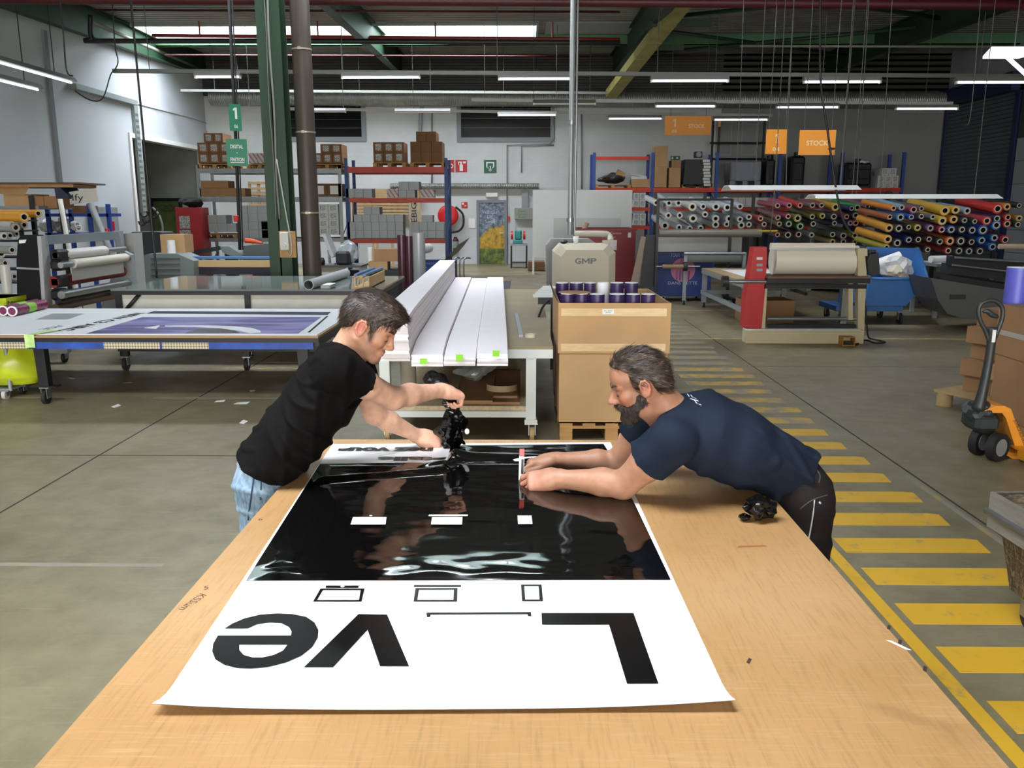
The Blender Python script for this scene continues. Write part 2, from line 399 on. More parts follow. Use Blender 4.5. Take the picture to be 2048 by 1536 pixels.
while Y < YB+.3:
    ys += [(Y, 0), (Y+.10, 0), (Y+.13, .05), (Y+.23, .05)]; Y += per
cuts = sorted(set([round(a, 4) for s_ in SKY for a in s_[:2]]))
pts = []
for (y0, h0), (y1, h1) in zip(ys[:-1], ys[1:]):
    seg = [y0]+[c for c in cuts if y0 < c < y1]+[y1]
    for a, b in zip(seg[:-1], seg[1:]):
        ha = h0+(h1-h0)*(a-y0)/(y1-y0); hb = h0+(h1-h0)*(b-y0)/(y1-y0)
        strip(a, deck(a)+ha, b, deck(b)+hb)
ceiling = struct(mb, 'ceiling', DECK)
mb = MB(); mb.box((XL-6, YF-.2, 7.3), (XR+.3, YB+.3, 7.4)); mb.build('roof_cover', DECK, ceiling, origin=(0,0,0))
KERB = mat('kerb_green', '87958c', .5, var=.05)
def roof_light(i, a, b, x0, x1, strength, n):
    root = MB(); h = .45; za, zb = deck(a)+.02, deck(b)+.02
    for (xa, xb, ya, yb) in [(x0-.06, x1+.06, a-.06, a), (x0-.06, x1+.06, b, b+.06), (x0-.06, x0, a, b), (x1, x1+.06, a, b)]:
        root.box((xa, ya, za-.12), (xb, yb, zb+h))
    o = root.build('window_%d' % i, KERB, None, origin=(0,0,0), kind='structure')
    em = emis('daylight_pane_%d' % i, 'eef4ff', strength); w = (x1-x0)/n
    for k in range(n):
        q = MB(); q.box((x0+k*w+.03, a, za+h-.06), (x0+(k+1)*w-.03, b, za+h-.04)); q.build('pane', em, o)
        if k:
            q = MB(); q.box((x0+k*w-.03, a, za+h-.16), (x0+k*w+.03, b, za+h-.03)); q.build('glazing_bar', WHITE, o)
roof_light(1, *SKY[0], SKY_FAR, 9); roof_light(2, *SKY[1], SKY_MID, 12); roof_light(3, *SKY[2], SKY_NEAR, 9); roof_light(9, *SKY[3], SKY_MID, 2)
mb = MB(); mb.box((.6, 23.1, deck(23)-.03), (3.0, 24.5, deck(24)-.0)); mb.build('blind_panel', mat('blind', '8d8f93', .5), ceiling, origin=(0,0,0))
# ---- steel frame
beams = thing('roof_beams', 'dark green steel roof beams, purlins and cross bracing under the metal deck', 'roof frame', (0, 12, 5))
def slope_beam(X, w=.22, hgt=.66):
    b = MB(); lo = lambda Y: 5.22+SL*Y
    for (xa, xb, d0, d1) in [(X-w/2, X+w/2, 0, .03), (X-.01, X+.01, .03, hgt-.03), (X-w/2, X+w/2, hgt-.03, hgt)]:
        vs = [(x, y, lo(y)+d) for y in (YF, YB) for x in (xa, xb) for d in (d0, d1)]
        b.add(vs, [(0, 2, 3, 1), (4, 5, 7, 6), (0, 1, 5, 4), (2, 6, 7, 3), (0, 4, 6, 2), (1, 3, 7, 5)])
    b.build('roof_beam', GREEN, beams)
for X in (-10.25, -3.9, 2.9, 9.7): slope_beam(X)
for Yp in (24.72, 18.0):
    b = MB(); zb = deck(Yp)-.32; GP = mat('purlin_lit_green', '4f7a55', .5, var=.08) if Yp > 24 else GREEN  # far purlin: light from the roof light is put into a paler green
    b.box((XL, Yp, zb), (XR, Yp+.03, zb+.3)); b.box((XL, Yp, zb), (XR, Yp+.14, zb+.025)); b.build('purlin', GP, beams)
for (xa, ya, xb, yb) in [(3, 17.0, 9.6, 20.8), (3, 20.8, 9.6, 17.0), (3, 22.0, 9.6, 26.5), (3, 26.5, 9.6, 22.0)]:
    b = MB(); za, zb = 5.55+SL*ya, 5.55+SL*yb
    b.tube([(xa, ya, za), (xb, yb, zb)], .055, 4); b.build('brace', GREEN, beams)
for (x0, x1, y, Yd) in [(1304, 1424, 45, 19.5), (1318, 1368, 94, 22.5)]:
    b = MB(); p = wy(x0, y, Yd); q = wy(x1, y, Yd); b.box((p.x, Yd, p.z-.07), (q.x, Yd+.1, p.z+.07)); b.build('bracket_arm', GREEN, beams)
# column and brown downpipe
col = thing('steel_column', 'dark green steel column standing in the hall with cables down its face', 'column', (-3.86, 13.5, 0))
b = MB(); X, Yc, w, d = -3.86, 13.5, .36, .36
b.box((X-w/2, Yc, 0), (X+w/2, Yc+.03, 5.6)); b.box((X-w/2, Yc+d-.03, 0), (X+w/2, Yc+d, 5.6)); b.box((X-.012, Yc, 0), (X+.012, Yc+d, 5.6)); b.box((X-.2, Yc-.06, 0), (X+.19, Yc+d+.06, .025))
b.build('column_shaft', GREEN, col)
for dx, r in ((-.03, .008), (.02, .018)):
    b = MB(); b.tube([(X+dx+.01*math.sin(k*1.7+dx*50), Yc-.02, 5.5-k*.55) for k in range(8)], r, 6); b.build('conduit', mat('grey_conduit', '74766f', .5), col)
pb = wz(567, 520, 1.0); z0, z1 = wy(570, 515, Yc).z, wy(570, 462, Yc).z
b = MB(); b.box((X+.0, Yc-.03, z0), (X+.26, Yc, z1)); bd = b.build('backing_board', mat('plywood', 'b58e5c', .8, var=.1), col)
b = MB(); b.bbox((X+.03, Yc-.11, z0+.12), (X+.16, Yc-.03, z1-.02), .01); b.cyl((X+.1, Yc-.13, z0+.2), (X+.1, Yc-.11, z0+.2), .035, n=14); b.build('socket_box', mat('light_grey', 'c9c9c4', .5), bd)
b = MB(); b.tube([(X+.12, Yc-.05, z0+.02+.07), (X+.18, Yc-.06, z0+.03), (X+.2, Yc-.06, z0+.2), (X+.13, Yc-.04, z1+.3), (X+.03, Yc-.03, z1+1.1)], .012, 6); b.build('cable', mat('grey_cable', 'a3a49f'), bd)
b = MB(); px = wy(609, 300, Yc).x
for za, zb in ((0, .9), (.9, 3.15), (3.15, 5.6)):
    b.cyl((px, Yc+.12, za), (px, Yc+.12, zb), .148, n=20)
pipe_o = b.build('downpipe', mat('brown_pipe', '443c34', .5, .3, var=.08, vscale=3.)); tag(pipe_o, 'fat brown vertical downpipe right beside the green steel column', 'pipe')
for zc in (1.75, 2.98, 4.2):
    b = MB(); b.cyl((px, Yc+.12, zc-.012), (px, Yc+.12, zc+.012), .155, n=20); b.box((px-.02, Yc-.06, zc-.02), (px+.02, Yc-.03, zc+.02)); b.build('pipe_clamp', mat('clamp', 'a09888', .4, .6), pipe_o)
# ---- pipes under the roof
def pipe_thing(name, label, pts, r, m, cat='pipe', n=10):
    b = MB(); b.tube(pts, r, n); o = b.build(name, m); return tag(o, label, cat)
REDP = mat('red_pipe', '842120', .45, var=.1); DREDP = mat('dark_red_beam', '4a1217', .5, var=.1); BLKP = mat('black_pipe', '202022', .5, var=.1)
pipe_thing('sprinkler_main', 'thick dark red main pipe running across the very top of the picture', [wy(-100, -2, 16), wy(1024, 3, 16), wy(2150, 11, 16)], .085, DREDP)
rp = pipe_thing('sprinkler_pipe', 'thin bright red sprinkler pipe below the lit roof light', [wy(305, 71, 22.6), wy(760, 75, 22.6), wy(1240, 79, 22.6)], .045, REDP)
for x in (400, 636, 871, 1105):
    p = wy(x, 74 if x < 800 else 77, 22.6); b = MB(); b.cyl(p, p+V((0, 0, .38)), .02, n=8); b.build('pipe_hanger', REDP, rp)
pipe_thing('black_service_pipe', 'long black service pipe with an elbow hanging under the red sprinkler pipe', [wy(181, 30, 20), wy(181, 66, 20), wy(186, 79, 20), wy(196, 82, 20), wy(560, 82, 20), wy(1240, 86, 20)], .055, BLKP)
for (x0, y0, x1, y1, Yd, nm) in [(330, 110, 1180, 113, 24.0, 'lower'), (190, 20, 1240, 24, 18.2, 'upper')]:
    pipe_thing('thin_sprinkler_branch', 'thin dull red sprinkler branch pipe on the %s run of the metal deck' % nm, [wy(x0, y0, Yd), wy(x1, y1, Yd)], .022, DREDP)
pipe_thing('thin_conduit_right', 'thin pale conduit crossing below the cross bracing at right', [wy(1480, 92, 18.5), wy(2100, 94, 18.5)], .025, mat('pale_conduit', '6d6e60', .5))
b = MB(); b.tube([wx(185, 45, XL+.15), wx(400, 138, XL+.15)], .05, 8); tag(b.build('wall_pipe', mat('pale_pipe', '8a8b80', .5)), 'pale pipe running back along the green beam above the left wall', 'pipe')
# yellow insulated cable duct
b = MB(); lo, hi = 17.0, 27.5
pA = wy(1376, 2, 17.6); pB = wy(1222, 196, 26.3)
for i in range(6):
    a_ = pA.lerp(pB, i/6+.003); c_ = pA.lerp(pB, (i+1)/6-.003)
    b.add([a_+V((dx, 0, dz)) for dx, dz in ((-.17, 0), (.17, 0), (.17, .22), (-.17, .22))]+[c_+V((dx, 0, dz)) for dx, dz in ((-.17, 0), (.17, 0), (.17, .22), (-.17, .22))],
          [(0, 1, 5, 4), (1, 2, 6, 5), (2, 3, 7, 6), (3, 0, 4, 7), (0, 3, 2, 1), (4, 5, 6, 7)])
tag(b.build('insulated_duct', mat('yellowed_insulation', 'a09a58', .7, var=.15, vscale=3.)), 'yellowed insulated duct sloping back under the roof in the middle', 'duct')
# spiral ducts on the back wall
GALV = NT('galvanised_duct'); g = GALV
wv = g.n('TexWave', Scale=5.5, Distortion=0.); g.t.links.new(g.map((1, .12, .12)), wv.inputs[0])
g.out('Base Color', g.ramp(g.noise(2.), (.3, '8a8c88'), (.7, 'a3a5a0'))); g.out('Metallic', .6); g.out('Roughness', .4); g.bump(wv.outputs['Color'], .5); GALV = g.m
def duct(name, label, p, q, r):
    b = MB(); b.cyl(p, q, r, n=20); o = tag(b.build(name, GALV), label, 'duct')
    d = (V(q)-V(p)); n_ = max(2, int(d.length/2.2))
    for k in range(1, n_):
        c = V(p)+d*(k/n_); e = d.normalized()*.03; b = MB(); b.cyl(c-e, c+e, r+.015, n=20); b.build('duct_collar', GALV, o)
    return o
duct('ventilation_duct', 'wide galvanised spiral duct along the top of the back wall', (-10.0, 28.1, 5.32), (13.4, 28.1, 5.2), .25)
p = wy(780, 372, 28.3); q = wy(1078, 375, 28.3); duct('small_duct', 'thin galvanised spiral duct above the picture door', (p.x, 28.4, p.z), (q.x, 28.4, p.z), .09)
b = MB(); t_ = [wy(840, 300, 28.45), wy(842, 225, 28.45), wy(850, 205, 28.4), wy(866, 190, 28.3)]; b.tube(t_, .06, 8); tag(b.build('bent_conduit', GREYM), 'grey conduit bending up the back wall beside the left dark window', 'conduit')
for i, (pts, lab) in enumerate([([(1014, 528), (1014, 290), (1100, 288), (1108, 278), (1108, 225)], 'conduit looping round the corner of the wide dark window'),
        ([(1043, 345), (1043, 291), (1108, 290)], 'short conduit with a bend below the wide dark window'), ([(1163, 378), (1163, 222)], 'straight thin conduit right of the wide dark window'),
        ([(864, 372), (864, 225)], 'straight thin conduit behind the stacked brown boxes')]):
    b = MB(); b.tube([wy(x, y, 28.55) for x, y in pts], .03, 4); tag(b.build('wall_conduit', GREYM), lab, 'conduit')
# ---- windows in the back wall
def wall_window(i, x0, y0, x1, y1):
    a, c = wy(x0, y1, YB), wy(x1, y0, YB)
    b = MB(); t = .14
    for lo, hi in [((a.x, YB-.06, a.z), (c.x, YB, a.z+t)), ((a.x, YB-.06, c.z-t), (c.x, YB, c.z)), ((a.x, YB-.06, a.z+t), (a.x+t, YB, c.z-t)), ((c.x-t, YB-.06, a.z+t), (c.x, YB, c.z-t))]: b.box(lo, hi)
    o = b.build('window_%d' % i, mat('window_frame_grey', '7c8288', .5), None, kind='structure')
    o2 = MB(); o2.box((a.x+t, YB-.03, a.z+t), (c.x-t, YB-.02, c.z-t)); o2.build('pane', mat('dark_glass', '0c0c0d', .12, spec=.6), o)
    for k in (1, 2, 3):
        z = a.z+t+(c.z-a.z-2*t)*k/4; m2 = MB(); m2.box((a.x+t, YB-.033, z), (c.x-t, YB-.03, z+.02)); m2.build('blind_slat', mat('blind_line', '1c1d1e', .4), o)
wall_window(4, 535, 196, 730, 283); wall_window(5, 914, 190, 1110, 284)
# mezzanine windows with warm light at the right
for i, (x0, y0, x1, y1) in enumerate([(1433, 240, 1462, 308), (1483, 240, 1512, 308)]):
    a, c = wy(x0, y1, YB), wy(x1, y0, YB); b = MB()
    for lo, hi in [((a.x-.05, YB-.05, a.z-.05), (c.x+.05, YB, a.z)), ((a.x-.05, YB-.05, c.z), (c.x+.05, YB, c.z+.05)), ((a.x-.05, YB-.05, a.z), (a.x, YB, c.z)), ((c.x, YB-.05, a.z), (c.x+.05, YB, c.z))]: b.box(lo, hi)
    o = b.build('window_%d' % (6+i), GREYM, None, kind='structure'); zz = a.z+(c.z-a.z)*(.8 if i == 0 else .55)
    b = MB(); b.box((a.x, YB-.02, a.z), (c.x, YB-.01, zz)); b.build('pane', mat('brown_interior', '4a2d1c', .3, var=.3), o)
    b = MB(); b.box((a.x, YB-.02, zz), (c.x, YB-.01, c.z)); b.build('lit_pane', mat('warm_interior', '8a6430', .3, emit='a87830', estr=.25), o)
# ---- roller door and sectional door in the right wall
ROLL = mat('roller_slat', '5f7076', .4, .5, var=.06); BP = mat('door_post_blue', '1e2d52', .5)
da, db = 24.5, 28.3; b = MB()
for (lo, hi) in [((XR-.1, da-.2, 0), (XR, da, 5.2)), ((XR-.1, db, 0), (XR, db+.15, 5.2)), ((XR-.35, da-.2, 5.0), (XR, db+.15, 5.5))]: b.box(lo, hi)
rd = b.build('door_1', BP, None, kind='structure'); sl = MB(); sl.prism([(da, 0), (db, 0), (db, .115), (da, .115)], .02, 'x', XR-.05); 
z = .02
first = None
while z < 4.98:
    if first is None:
        b = MB(); b.prism([(XR-.04, 0), (XR-.02, 0), (XR-.02, .115), (XR-.04, .115), (XR-.055, .09), (XR-.055, .025)], db-da, 'y', da); first = b.build('slat', ROLL, rd); first.location.z = z
    else:
        c = first.copy(); COL.objects.link(c); c.parent = rd; c.location.z = z
    z += .12
b = MB(); b.box((XR-.02, da-.2-4.2, 0), (XR, da-.25, 5.0)); sd = b.build('door_2', mat('door_frame_dark', '3a3f44', .5), None, kind='structure')
for k in range(8):
    b = MB(); b.box((XR-.07, da-4.4, .02+k*.62), (XR-.02, da-.3, .02+k*.62+.605)); b.build('door_panel', PANELG if k < 6 else mat('dark_panel', '3d4144', .4), sd)
# ------------------------------------------------------------------ the big work table and the vinyl sheet
TZ = .86
nt = NT('hardboard_top')
n1 = nt.noise(1.4, detail=6.); g1 = nt.noise(9., nt.map((14, 1, 1)), detail=6., rough=.6); g2 = nt.noise(9., nt.map((1, 16, 1)), detail=6., rough=.6)
c = nt.ramp(n1, (.3, 'a9814f'), (.5, 'b58c5b'), (.72, 'bf9869'))
c = nt.mix(nt.ramp(g1, (.5, 0.), (.72, .55)), c, '8f6b42'); c = nt.mix(nt.ramp(g2, (.52, 0.), (.74, .45)), c, 'c9a67a')
c = nt.mix(nt.ramp(nt.noise(2.5, detail=8., dist=.8), (.64, 0.), (.76, .5)), c, '80603c')
nt.out('Base Color', c); nt.out('Roughness', nt.ramp(g2, (.35, .28), (.7, .48))); nt.bump(nt.mix(.5, g1, g2), .05)
HARD = nt.m
HEDGE = mat('hardboard_edge', '8a6238', .8, var=.1)
wt = thing('work_table', 'large honey brown hardboard work table carrying the white and black vinyl sheet', 'table', (0, 2, 0))
b = MB(); b.bbox((-.84, .45, TZ-.03), (.842, 3.385, TZ), .004); b.build('table_top', HARD, wt)
b = MB()
for lo, hi in [((-.76, .5, TZ-.11), (-.70, 3.32, TZ-.032)), ((.70, .5, TZ-.11), (.76, 3.32, TZ-.032)), ((-.70, .5, TZ-.11), (.70, .56, TZ-.032)), ((-.70, 3.26, TZ-.11), (.70, 3.32, TZ-.032))]: b.box(lo, hi)
b.build('frame', GREYM, wt)
for x in (-.73, .73):
    for y in (.55, 3.27):
        b = MB(); b.box((x-.03, y-.03, 0), (x+.03, y+.03, TZ-.11)); b.build('leg', GREYM, wt)
def onT(px, py, dz=0.): p = wz(px, py, TZ+dz); return V((p.x, p.y, TZ+dz))
for txt, px, py, sz, ang in (('KSSum', 386, 1203, .032, -104), ('5', 411, 1176, .03, 30), ('9', 522, 1038, .03, -150), ('1', 578, 977, .025, 170)):
    vs, fs = text_faces(txt, sz, .0, 'CENTER', .2); b = MB(); b.M = flat_on(onT(px, py, .0006), math.radians(ang)); b.add(vs, fs); b.build('pencil_note', mat('pencil', '5c4630', .8), wt)
for px, py in ((1498, 1322), (1778, 1255), (1800, 1284), (1850, 1338)):
    q = onT(px, py, .0005); b = MB(); b.M = flat_on(q, 1.1); b.add([(-.012, -.003, 0), (.01, -.004, 0), (.014, .003, 0), (-.008, .004, 0)], [(0, 1, 2, 3)]); b.build('nick', mat('nick_dark', '3a2a18', .8), wt)
q = onT(1797, 1290, .0006); b = MB(); b.M = flat_on(q, math.radians(-55)); b.add([(-.03, -.003, 0), (.02, -.005, 0), (.03, .003, 0), (-.02, .005, 0)], [(0, 1, 2, 3)]); b.build('chipped_paint', PAPER, wt)
b = MB(); q = onT(1500, 1093, .0004); b.M = flat_on(q, .1); b.add([(-.04, -.006, 0), (.05, -.004, 0), (.045, .006, 0), (-.03, .008, 0)], [(0, 1, 2, 3)]); b.build('rust_stain', mat('rust', '9a5f30', .8), wt)

# vinyl sheet: paper + film + cut letters
sh = thing('vinyl_sheet', 'long white sheet with glossy black vinyl lettering spread on the work table', 'sheet', (-.2, 2.4, TZ))
SHW = mat('sheet_white', 'f2f2f0', .35, spec=.5)
VIN = NT('black_vinyl'); VIN.out('Base Color', '090909'); VIN.out('Roughness', .045); VIN.out('Specular IOR Level', .55)
VIN.bump(VIN.n('Math', _operation='ADD', i0=VIN.noise(4., VIN.map((.4, 1.3, 1)), detail=1., dist=.6), i1=VIN.n('Math', _operation='MULTIPLY', i0=VIN.noise(28., detail=3.), i1=.03).outputs[0]).outputs[0], .25, .006); VIN = VIN.m
VINF = mat('black_vinyl_flat', '090909', .3, spec=.3)
A0, A1, B1, B0 = onT(665, 889), onT(1221, 885), onT(1470, 1424), onT(306, 1431)
NU, NV = 40, 56
def curl(u, v):                                    # near end lifts, corners most
    e = max(0., (v-.945)/.055); s = abs(u-.5)*2
    z = .0015 + e*e*(.008+.016*s**3)
    return z+.0012*math.sin(9*v+5*u)*max(0, s-.7)
vs = []; fs = []
for j in range(NV+1):
    for i in range(NU+1):
        u, v = i/NU, j/NV; p = A0.lerp(A1, u).lerp(B0.lerp(B1, u), v); vs.append((p.x, p.y, TZ+curl(u, v)))
for j in range(NV):
    for i in range(NU): a = j*(NU+1)+i; fs.append((a, a+1, a+NU+2, a+NU+1))
n0 = len(vs); vs += [(x, y, z-.0008) for x, y, z in vs]; fs += [tuple(i+n0 for i in reversed(f)) for f in fs]
b = MB(); b.smooth = True; b.add(vs, fs); b.build('backing_paper', SHW, sh)
def film_z(x, y):
    n = mnoise.noise(V((x*5, y*9, 0)))*.0010+mnoise.noise(V((x*11, y*26, 3)))*.0003*(1+3*max(0., 1-abs(y-2.1)/.12))
    ridge = math.exp(-((x+.30)/.06)**2)*math.exp(-((y-3.08)/.10)**2)*.035
    fold = math.exp(-((y-2.93-.28*(x+.32))/.022)**2)*(1 if -.72 < x < -.28 else 0)*.016
    fold2 = math.exp(-((y-3.12+.12*(x+.15))/.03)**2)*(1 if -.26 < x < .1 else math.exp(-((x-.1)/.05)**2) if x >= .1 else math.exp(-((x+.26)/.04)**2))*.018
    return .004+max(-.0022, n)+ridge+fold+fold2
def patch(c00, c10, c11, c01, nu, nv, zf):
    vs = []; fs = []
    for j in range(nv+1):
        for i in range(nu+1):
            u, v = i/nu, j/nv; p = c00.lerp(c10, u).lerp(c01.lerp(c11, u), v); ed = min(u, 1-u, v, 1-v)*25
            vs.append((p.x, p.y, TZ+.0028+(zf(p.x, p.y)-.0028)*min(1, ed) if zf else TZ+.003))
    for j in range(nv):
        for i in range(nu): a = j*(nu+1)+i; fs.append((a, a+1, a+nu+2, a+nu+1))
    return vs, fs
b = MB(); b.smooth = True
b.add(*patch(onT(640, 929), onT(1228, 922), onT(1341, 1161), onT(492, 1163), 110, 130, film_z))
b.add(*patch(onT(902, 892), onT(1207, 889), onT(1227, 921.5), onT(893, 925.5), 60, 40, film_z))
b.build('black_film', VIN, sh)
def poly_on(name, pts, m, dz, parent=sh):
    b = MB(); P = [onT(x, y, dz) for x, y in pts]; n_ = len(P)
    b.add(P, [tuple(range(n_))]); return b.build(name, m, parent)
for pts in ([(706, 1034), (773, 1034), (771, 1049), (701, 1049)], [(864, 1034), (925, 1034), (924, 1049), (862, 1049)], [(1035, 1031), (1063, 1031), (1065, 1048), (1036, 1048)],
            [(858, 1029), (936, 1029), (935, 1032), (857, 1032)], [(739, 1030), (744, 1030), (744, 1032), (739, 1032)]):
    poly_on('cut_out', pts, SHW, .0095)
def frame_on(outer, t, dz=.0026):
    b = MB(); O = [onT(x, y, dz) for x, y in outer]; c = sum(O, V())/4
    ex = (O[1]-O[0]).normalized(); ey = (O[3]-O[0]).normalized(); I = []
    for k, p in enumerate(O): I.append(p+ex*(t if k in (0, 3) else -t)+ey*(t if k in (0, 1) else -t))
    b.add(O+I, [(i, (i+1) % 4, 4+(i+1) % 4, 4+i) for i in range(4)]); b.build('device_outline', VINF, sh)
frame_on([(641, 1177), (729, 1177), (723, 1203), (626, 1203)], .008); poly_on('device_bar', [(652, 1171), (717, 1171), (717, 1175.5), (651, 1175.5)], VINF, .0026)
frame_on([(831, 1176), (915, 1176), (914, 1203), (827, 1203)], .009); poly_on('device_bar', [(828, 1170), (922, 1170), (922, 1173.5), (827, 1173.5)], VINF, .0026)
frame_on([(1042, 1169), (1083, 1169), (1086, 1202), (1044, 1202)], .008)
q = onT(685, 1173, .0034); b = MB(); b.cyl(q, q+V((0, 0, .0003)), .005, n=12); b.build('camera_dot', SHW, sh)
b = MB()
for pts in ([(853, 1225), (1062, 1224), (1062, 1228), (853, 1229)], [(853, 1229), (861, 1229), (860, 1234), (854, 1234)], [(1055, 1228), (1062, 1228), (1063, 1232), (1056, 1232)]):
    b.add([onT(x, y, .0026) for x, y in pts], [(0, 1, 2, 3)])
b.build('letter_underscore', VINF, sh)
poly_on('letter_l', [(1083, 1226), (1267, 1226), (1317, 1367), (1254, 1367), (1218, 1249), (1084, 1249)], VINF, .0028)
poly_on('letter_v', [(608, 1334), (666, 1334), (735, 1259), (760, 1332), (818, 1332), (774, 1229), (717, 1228)], VINF, .0028)
# letter e, upside down
from mathutils.geometry import tessellate_polygon
eo = [(318, 213), (303, 240), (300, 265), (310, 290), (340, 308), (380, 318), (425, 320), (480, 315), (540, 300), (590, 278), (625, 250), (643, 220), (645, 195), (632, 170), (605, 152), (560, 143), (510, 141), (455, 145), (405, 157), (365, 174), (340, 190), (415, 190), (445, 176), (485, 170), (525, 172), (550, 185), (558, 200), (556, 213)]
eh = [(388, 242), (545, 242), (530, 262), (500, 276), (465, 284), (430, 284), (402, 276), (388, 260)]
LP = [[onT(240+x*.615, 1140+y*.615, .0028) for x, y in pl] for pl in (eo, eh)]
b = MB(); b.add(LP[0]+LP[1], [tuple(t) for t in tessellate_polygon(LP)])
b.build('letter_e', VINF, sh)
for txt, xa, xb, yc, hh, m_ in (('nez vous', 676, 866, 898, .052, VINF), ('stalle', 754, 892, 917, .05, VINF)):
    pa, pb = onT(xa, yc, .004), onT(xb, yc, .004)
    text('lettering', txt, .1, flat_on((pa+pb)/2, math.pi+math.atan2(pb.y-pa.y, pb.x-pa.x)), m_, sh, offset=.006, width=(pb-pa).length, height=hh)
for (xa, ya) in ((1075, 893), (1100, 888), (1160, 893)):      # cut traces showing in the film
    pass
# crumpled ball of waste film
def crumple(center, r, seed, squash=.8, n=3, amp=.35):
    bm = bmesh.new(); bmesh.ops.create_icosphere(bm, subdivisions=n, radius=1)
    rr = random.Random(seed); dirs = [V((rr.uniform(-1, 1), rr.uniform(-1, 1), rr.uniform(-1, 1))).normalized() for _ in range(34)]; offs = [rr.uniform(.62, 1.0) for _ in dirs]
    for v in bm.verts:
        d = v.co.normalized(); s = 1.1
        for k, o in zip(dirs, offs):
            c_ = d.dot(k)
            if c_ > .1: s = min(s, o/c_)
        s += amp*.4*mnoise.noise(d*2.6+V((seed, 0, 0)))
        v.co = d*s
    vs = [V((v.co.x*r, v.co.y*r, v.co.z*r*squash)) for v in bm.verts]; fs = [tuple(v.index for v in f.verts) for f in bm.faces]; bm.free()
    mz = min(v.z for v in vs); return [v+V(center)-V((0, 0, mz)) for v in vs], fs
FOIL = mat('crumpled_vinyl', '080808', .1, spec=.55, bump=.25, bscale=14.)
p = onT(1520, 1040); b = MB(); b.add(*crumple((p.x, p.y, TZ), .056, 3, .82, 3, .9)); ball = b.build('vinyl_ball', FOIL)
tag(ball, 'crumpled ball of glossy black vinyl on the right side of the work table', 'waste')
b = MB(); b.add(*crumple((p.x-.052, p.y-.012, TZ), .02, 9, .7, 3)); b.build('loose_flap', FOIL, ball)
# ------------------------------------------------------------------ trolley with long white panels
PAN = mat('white_panel', 'f2ecee', .5, var=.015); PANE = mat('panel_edge', 'd9c9cb', .6)
WMET = mat('white_metal', 'c9ccc6', .5, var=.05)
def caster(name, x, y, parent, h=.14, r=.055, wheel=None, fork=None):
    b = MB(); b.box((x-.045, y-.045, h-.012), (x+.045, y+.045, h)); b.box((x-.028, y-.05, r*.8), (x-.022, y+.03, h-.012)); b.box((x+.022, y-.05, r*.8), (x+.028, y+.03, h-.012))
    o = b.build('caster', fork or STEEL, parent); b = MB(); b.cyl((x-.018, y-.02, r), (x+.018, y-.02, r), r, n=18); b.build('wheel', wheel or RUBBER, o); return o
ct = thing('panel_trolley', 'white metal trolley with a plywood top under the long white panels', 'trolley', (-.45, 9, 0))
ply = mat('plywood_top', '8f8060', .6, var=.12, vscale=2.)
TT = .755
b = MB(); b.box((-1.12, 6.45, TT-.02), (.24, 11.3, TT)); b.build('table_top', [ply], ct)
b = MB()
for lo, hi in [((-1.12, 6.45, TT-.09), (.24, 6.5, TT-.02)), ((-1.12, 11.25, TT-.09), (.24, 11.3, TT-.02)), ((-1.12, 6.5, TT-.09), (-1.07, 11.25, TT-.02)), ((.19, 6.5, TT-.09), (.24, 11.25, TT-.02))]: b.box(lo, hi)
b.build('top_frame', WMET, ct)
for x in (-1.08, .07):
    for y in (6.5, 11.1):
        b = MB(); b.box((x-.04, y-.04, .14), (x+.04, y+.04, TT-.09)); b.box((x-.05, y-.05, .13), (x+.05, y+.05, .17)); b.build('leg', WMET, ct); caster('caster', x+.01, y, ct, .14, .055, mat('tan_wheel', 'a58a5c', .6), WMET)
SZ = .235
b = MB()
for lo, hi in [((-1.04, 6.47, SZ-.05), (.03, 6.52, SZ)), ((-1.04, 11.1, SZ-.05), (.03, 11.15, SZ)), ((-1.1, 6.5, SZ-.05), (-1.05, 11.1, SZ)), ((.04, 6.5, SZ-.05), (.09, 11.1, SZ))]: b.box(lo, hi)
b.build('shelf_frame', WMET, ct)
b = MB(); b.box((-1.04, 6.5, SZ), (.03, 11.1, SZ+.035)); b.build('shelf_board', mat('chipboard', 'bba888', .9, var=.2, vscale=30.), ct)
# things on the lower shelf
p = wy(815, 755, 6.7)
b = MB(); b.pipe((p.x, 6.75, SZ+.036), (p.x, 6.75, .68), .065, .035, 18); b.cyl((p.x-.02, 6.683, .56), (p.x-.02, 6.69, .56), .008, n=8); tag(b.build('cardboard_core', mat('grey_card', '9a9080', .8, var=.08)), 'short thick cardboard core standing on the trolley shelf', 'roll core')
for i, (x0, x1, y0, y1, z) in enumerate([(905, 1040, 6.56, 8.0, 0), (915, 985, 6.53, 7.6, .02), (985, 1035, 6.7, 7.8, .02)]):
    a, c_ = wy(x0, 800, y0), wy(x1, 800, y0); b = MB(); b.box((a.x, y0, SZ+.036+z), (min(c_.x, .03), y1, SZ+.036+z+.018)); tag(b.build('flat_carton', CARD2), ['wide flattened carton lying lowest on the trolley shelf', 'narrow flattened carton lying on the wide carton, left', 'narrow flattened carton lying on the wide carton, right'][i], 'carton')
b = MB(); vs, fs = crumple((-.42, 7.3, SZ+.06), .2, 11, .55, 3); b.add(vs, fs); tag(b.build('plastic_wrap', mat('clear_wrap', '8d9188', .25, trans=.3, spec=.6)), 'crumpled clear plastic wrap on the trolley shelf', 'plastic')
b = MB(); vs, fs = crumple((-.75, 7.1, SZ+.04), .13, 12, .7, 3); b.add(vs, fs); tag(b.build('dark_bag', mat('dark_bag', '39393a', .35)), 'dark plastic bag stuffed on the trolley shelf beside the core', 'bag')
b = MB(); vs = []
for k in range(24):
    t = math.pi*(.95+1.1*k/23); x, y = -.17+.13*math.cos(t), 6.95+.11*math.sin(t)
    vs += [(x, y, SZ+.06), (x, y, SZ+.125)]
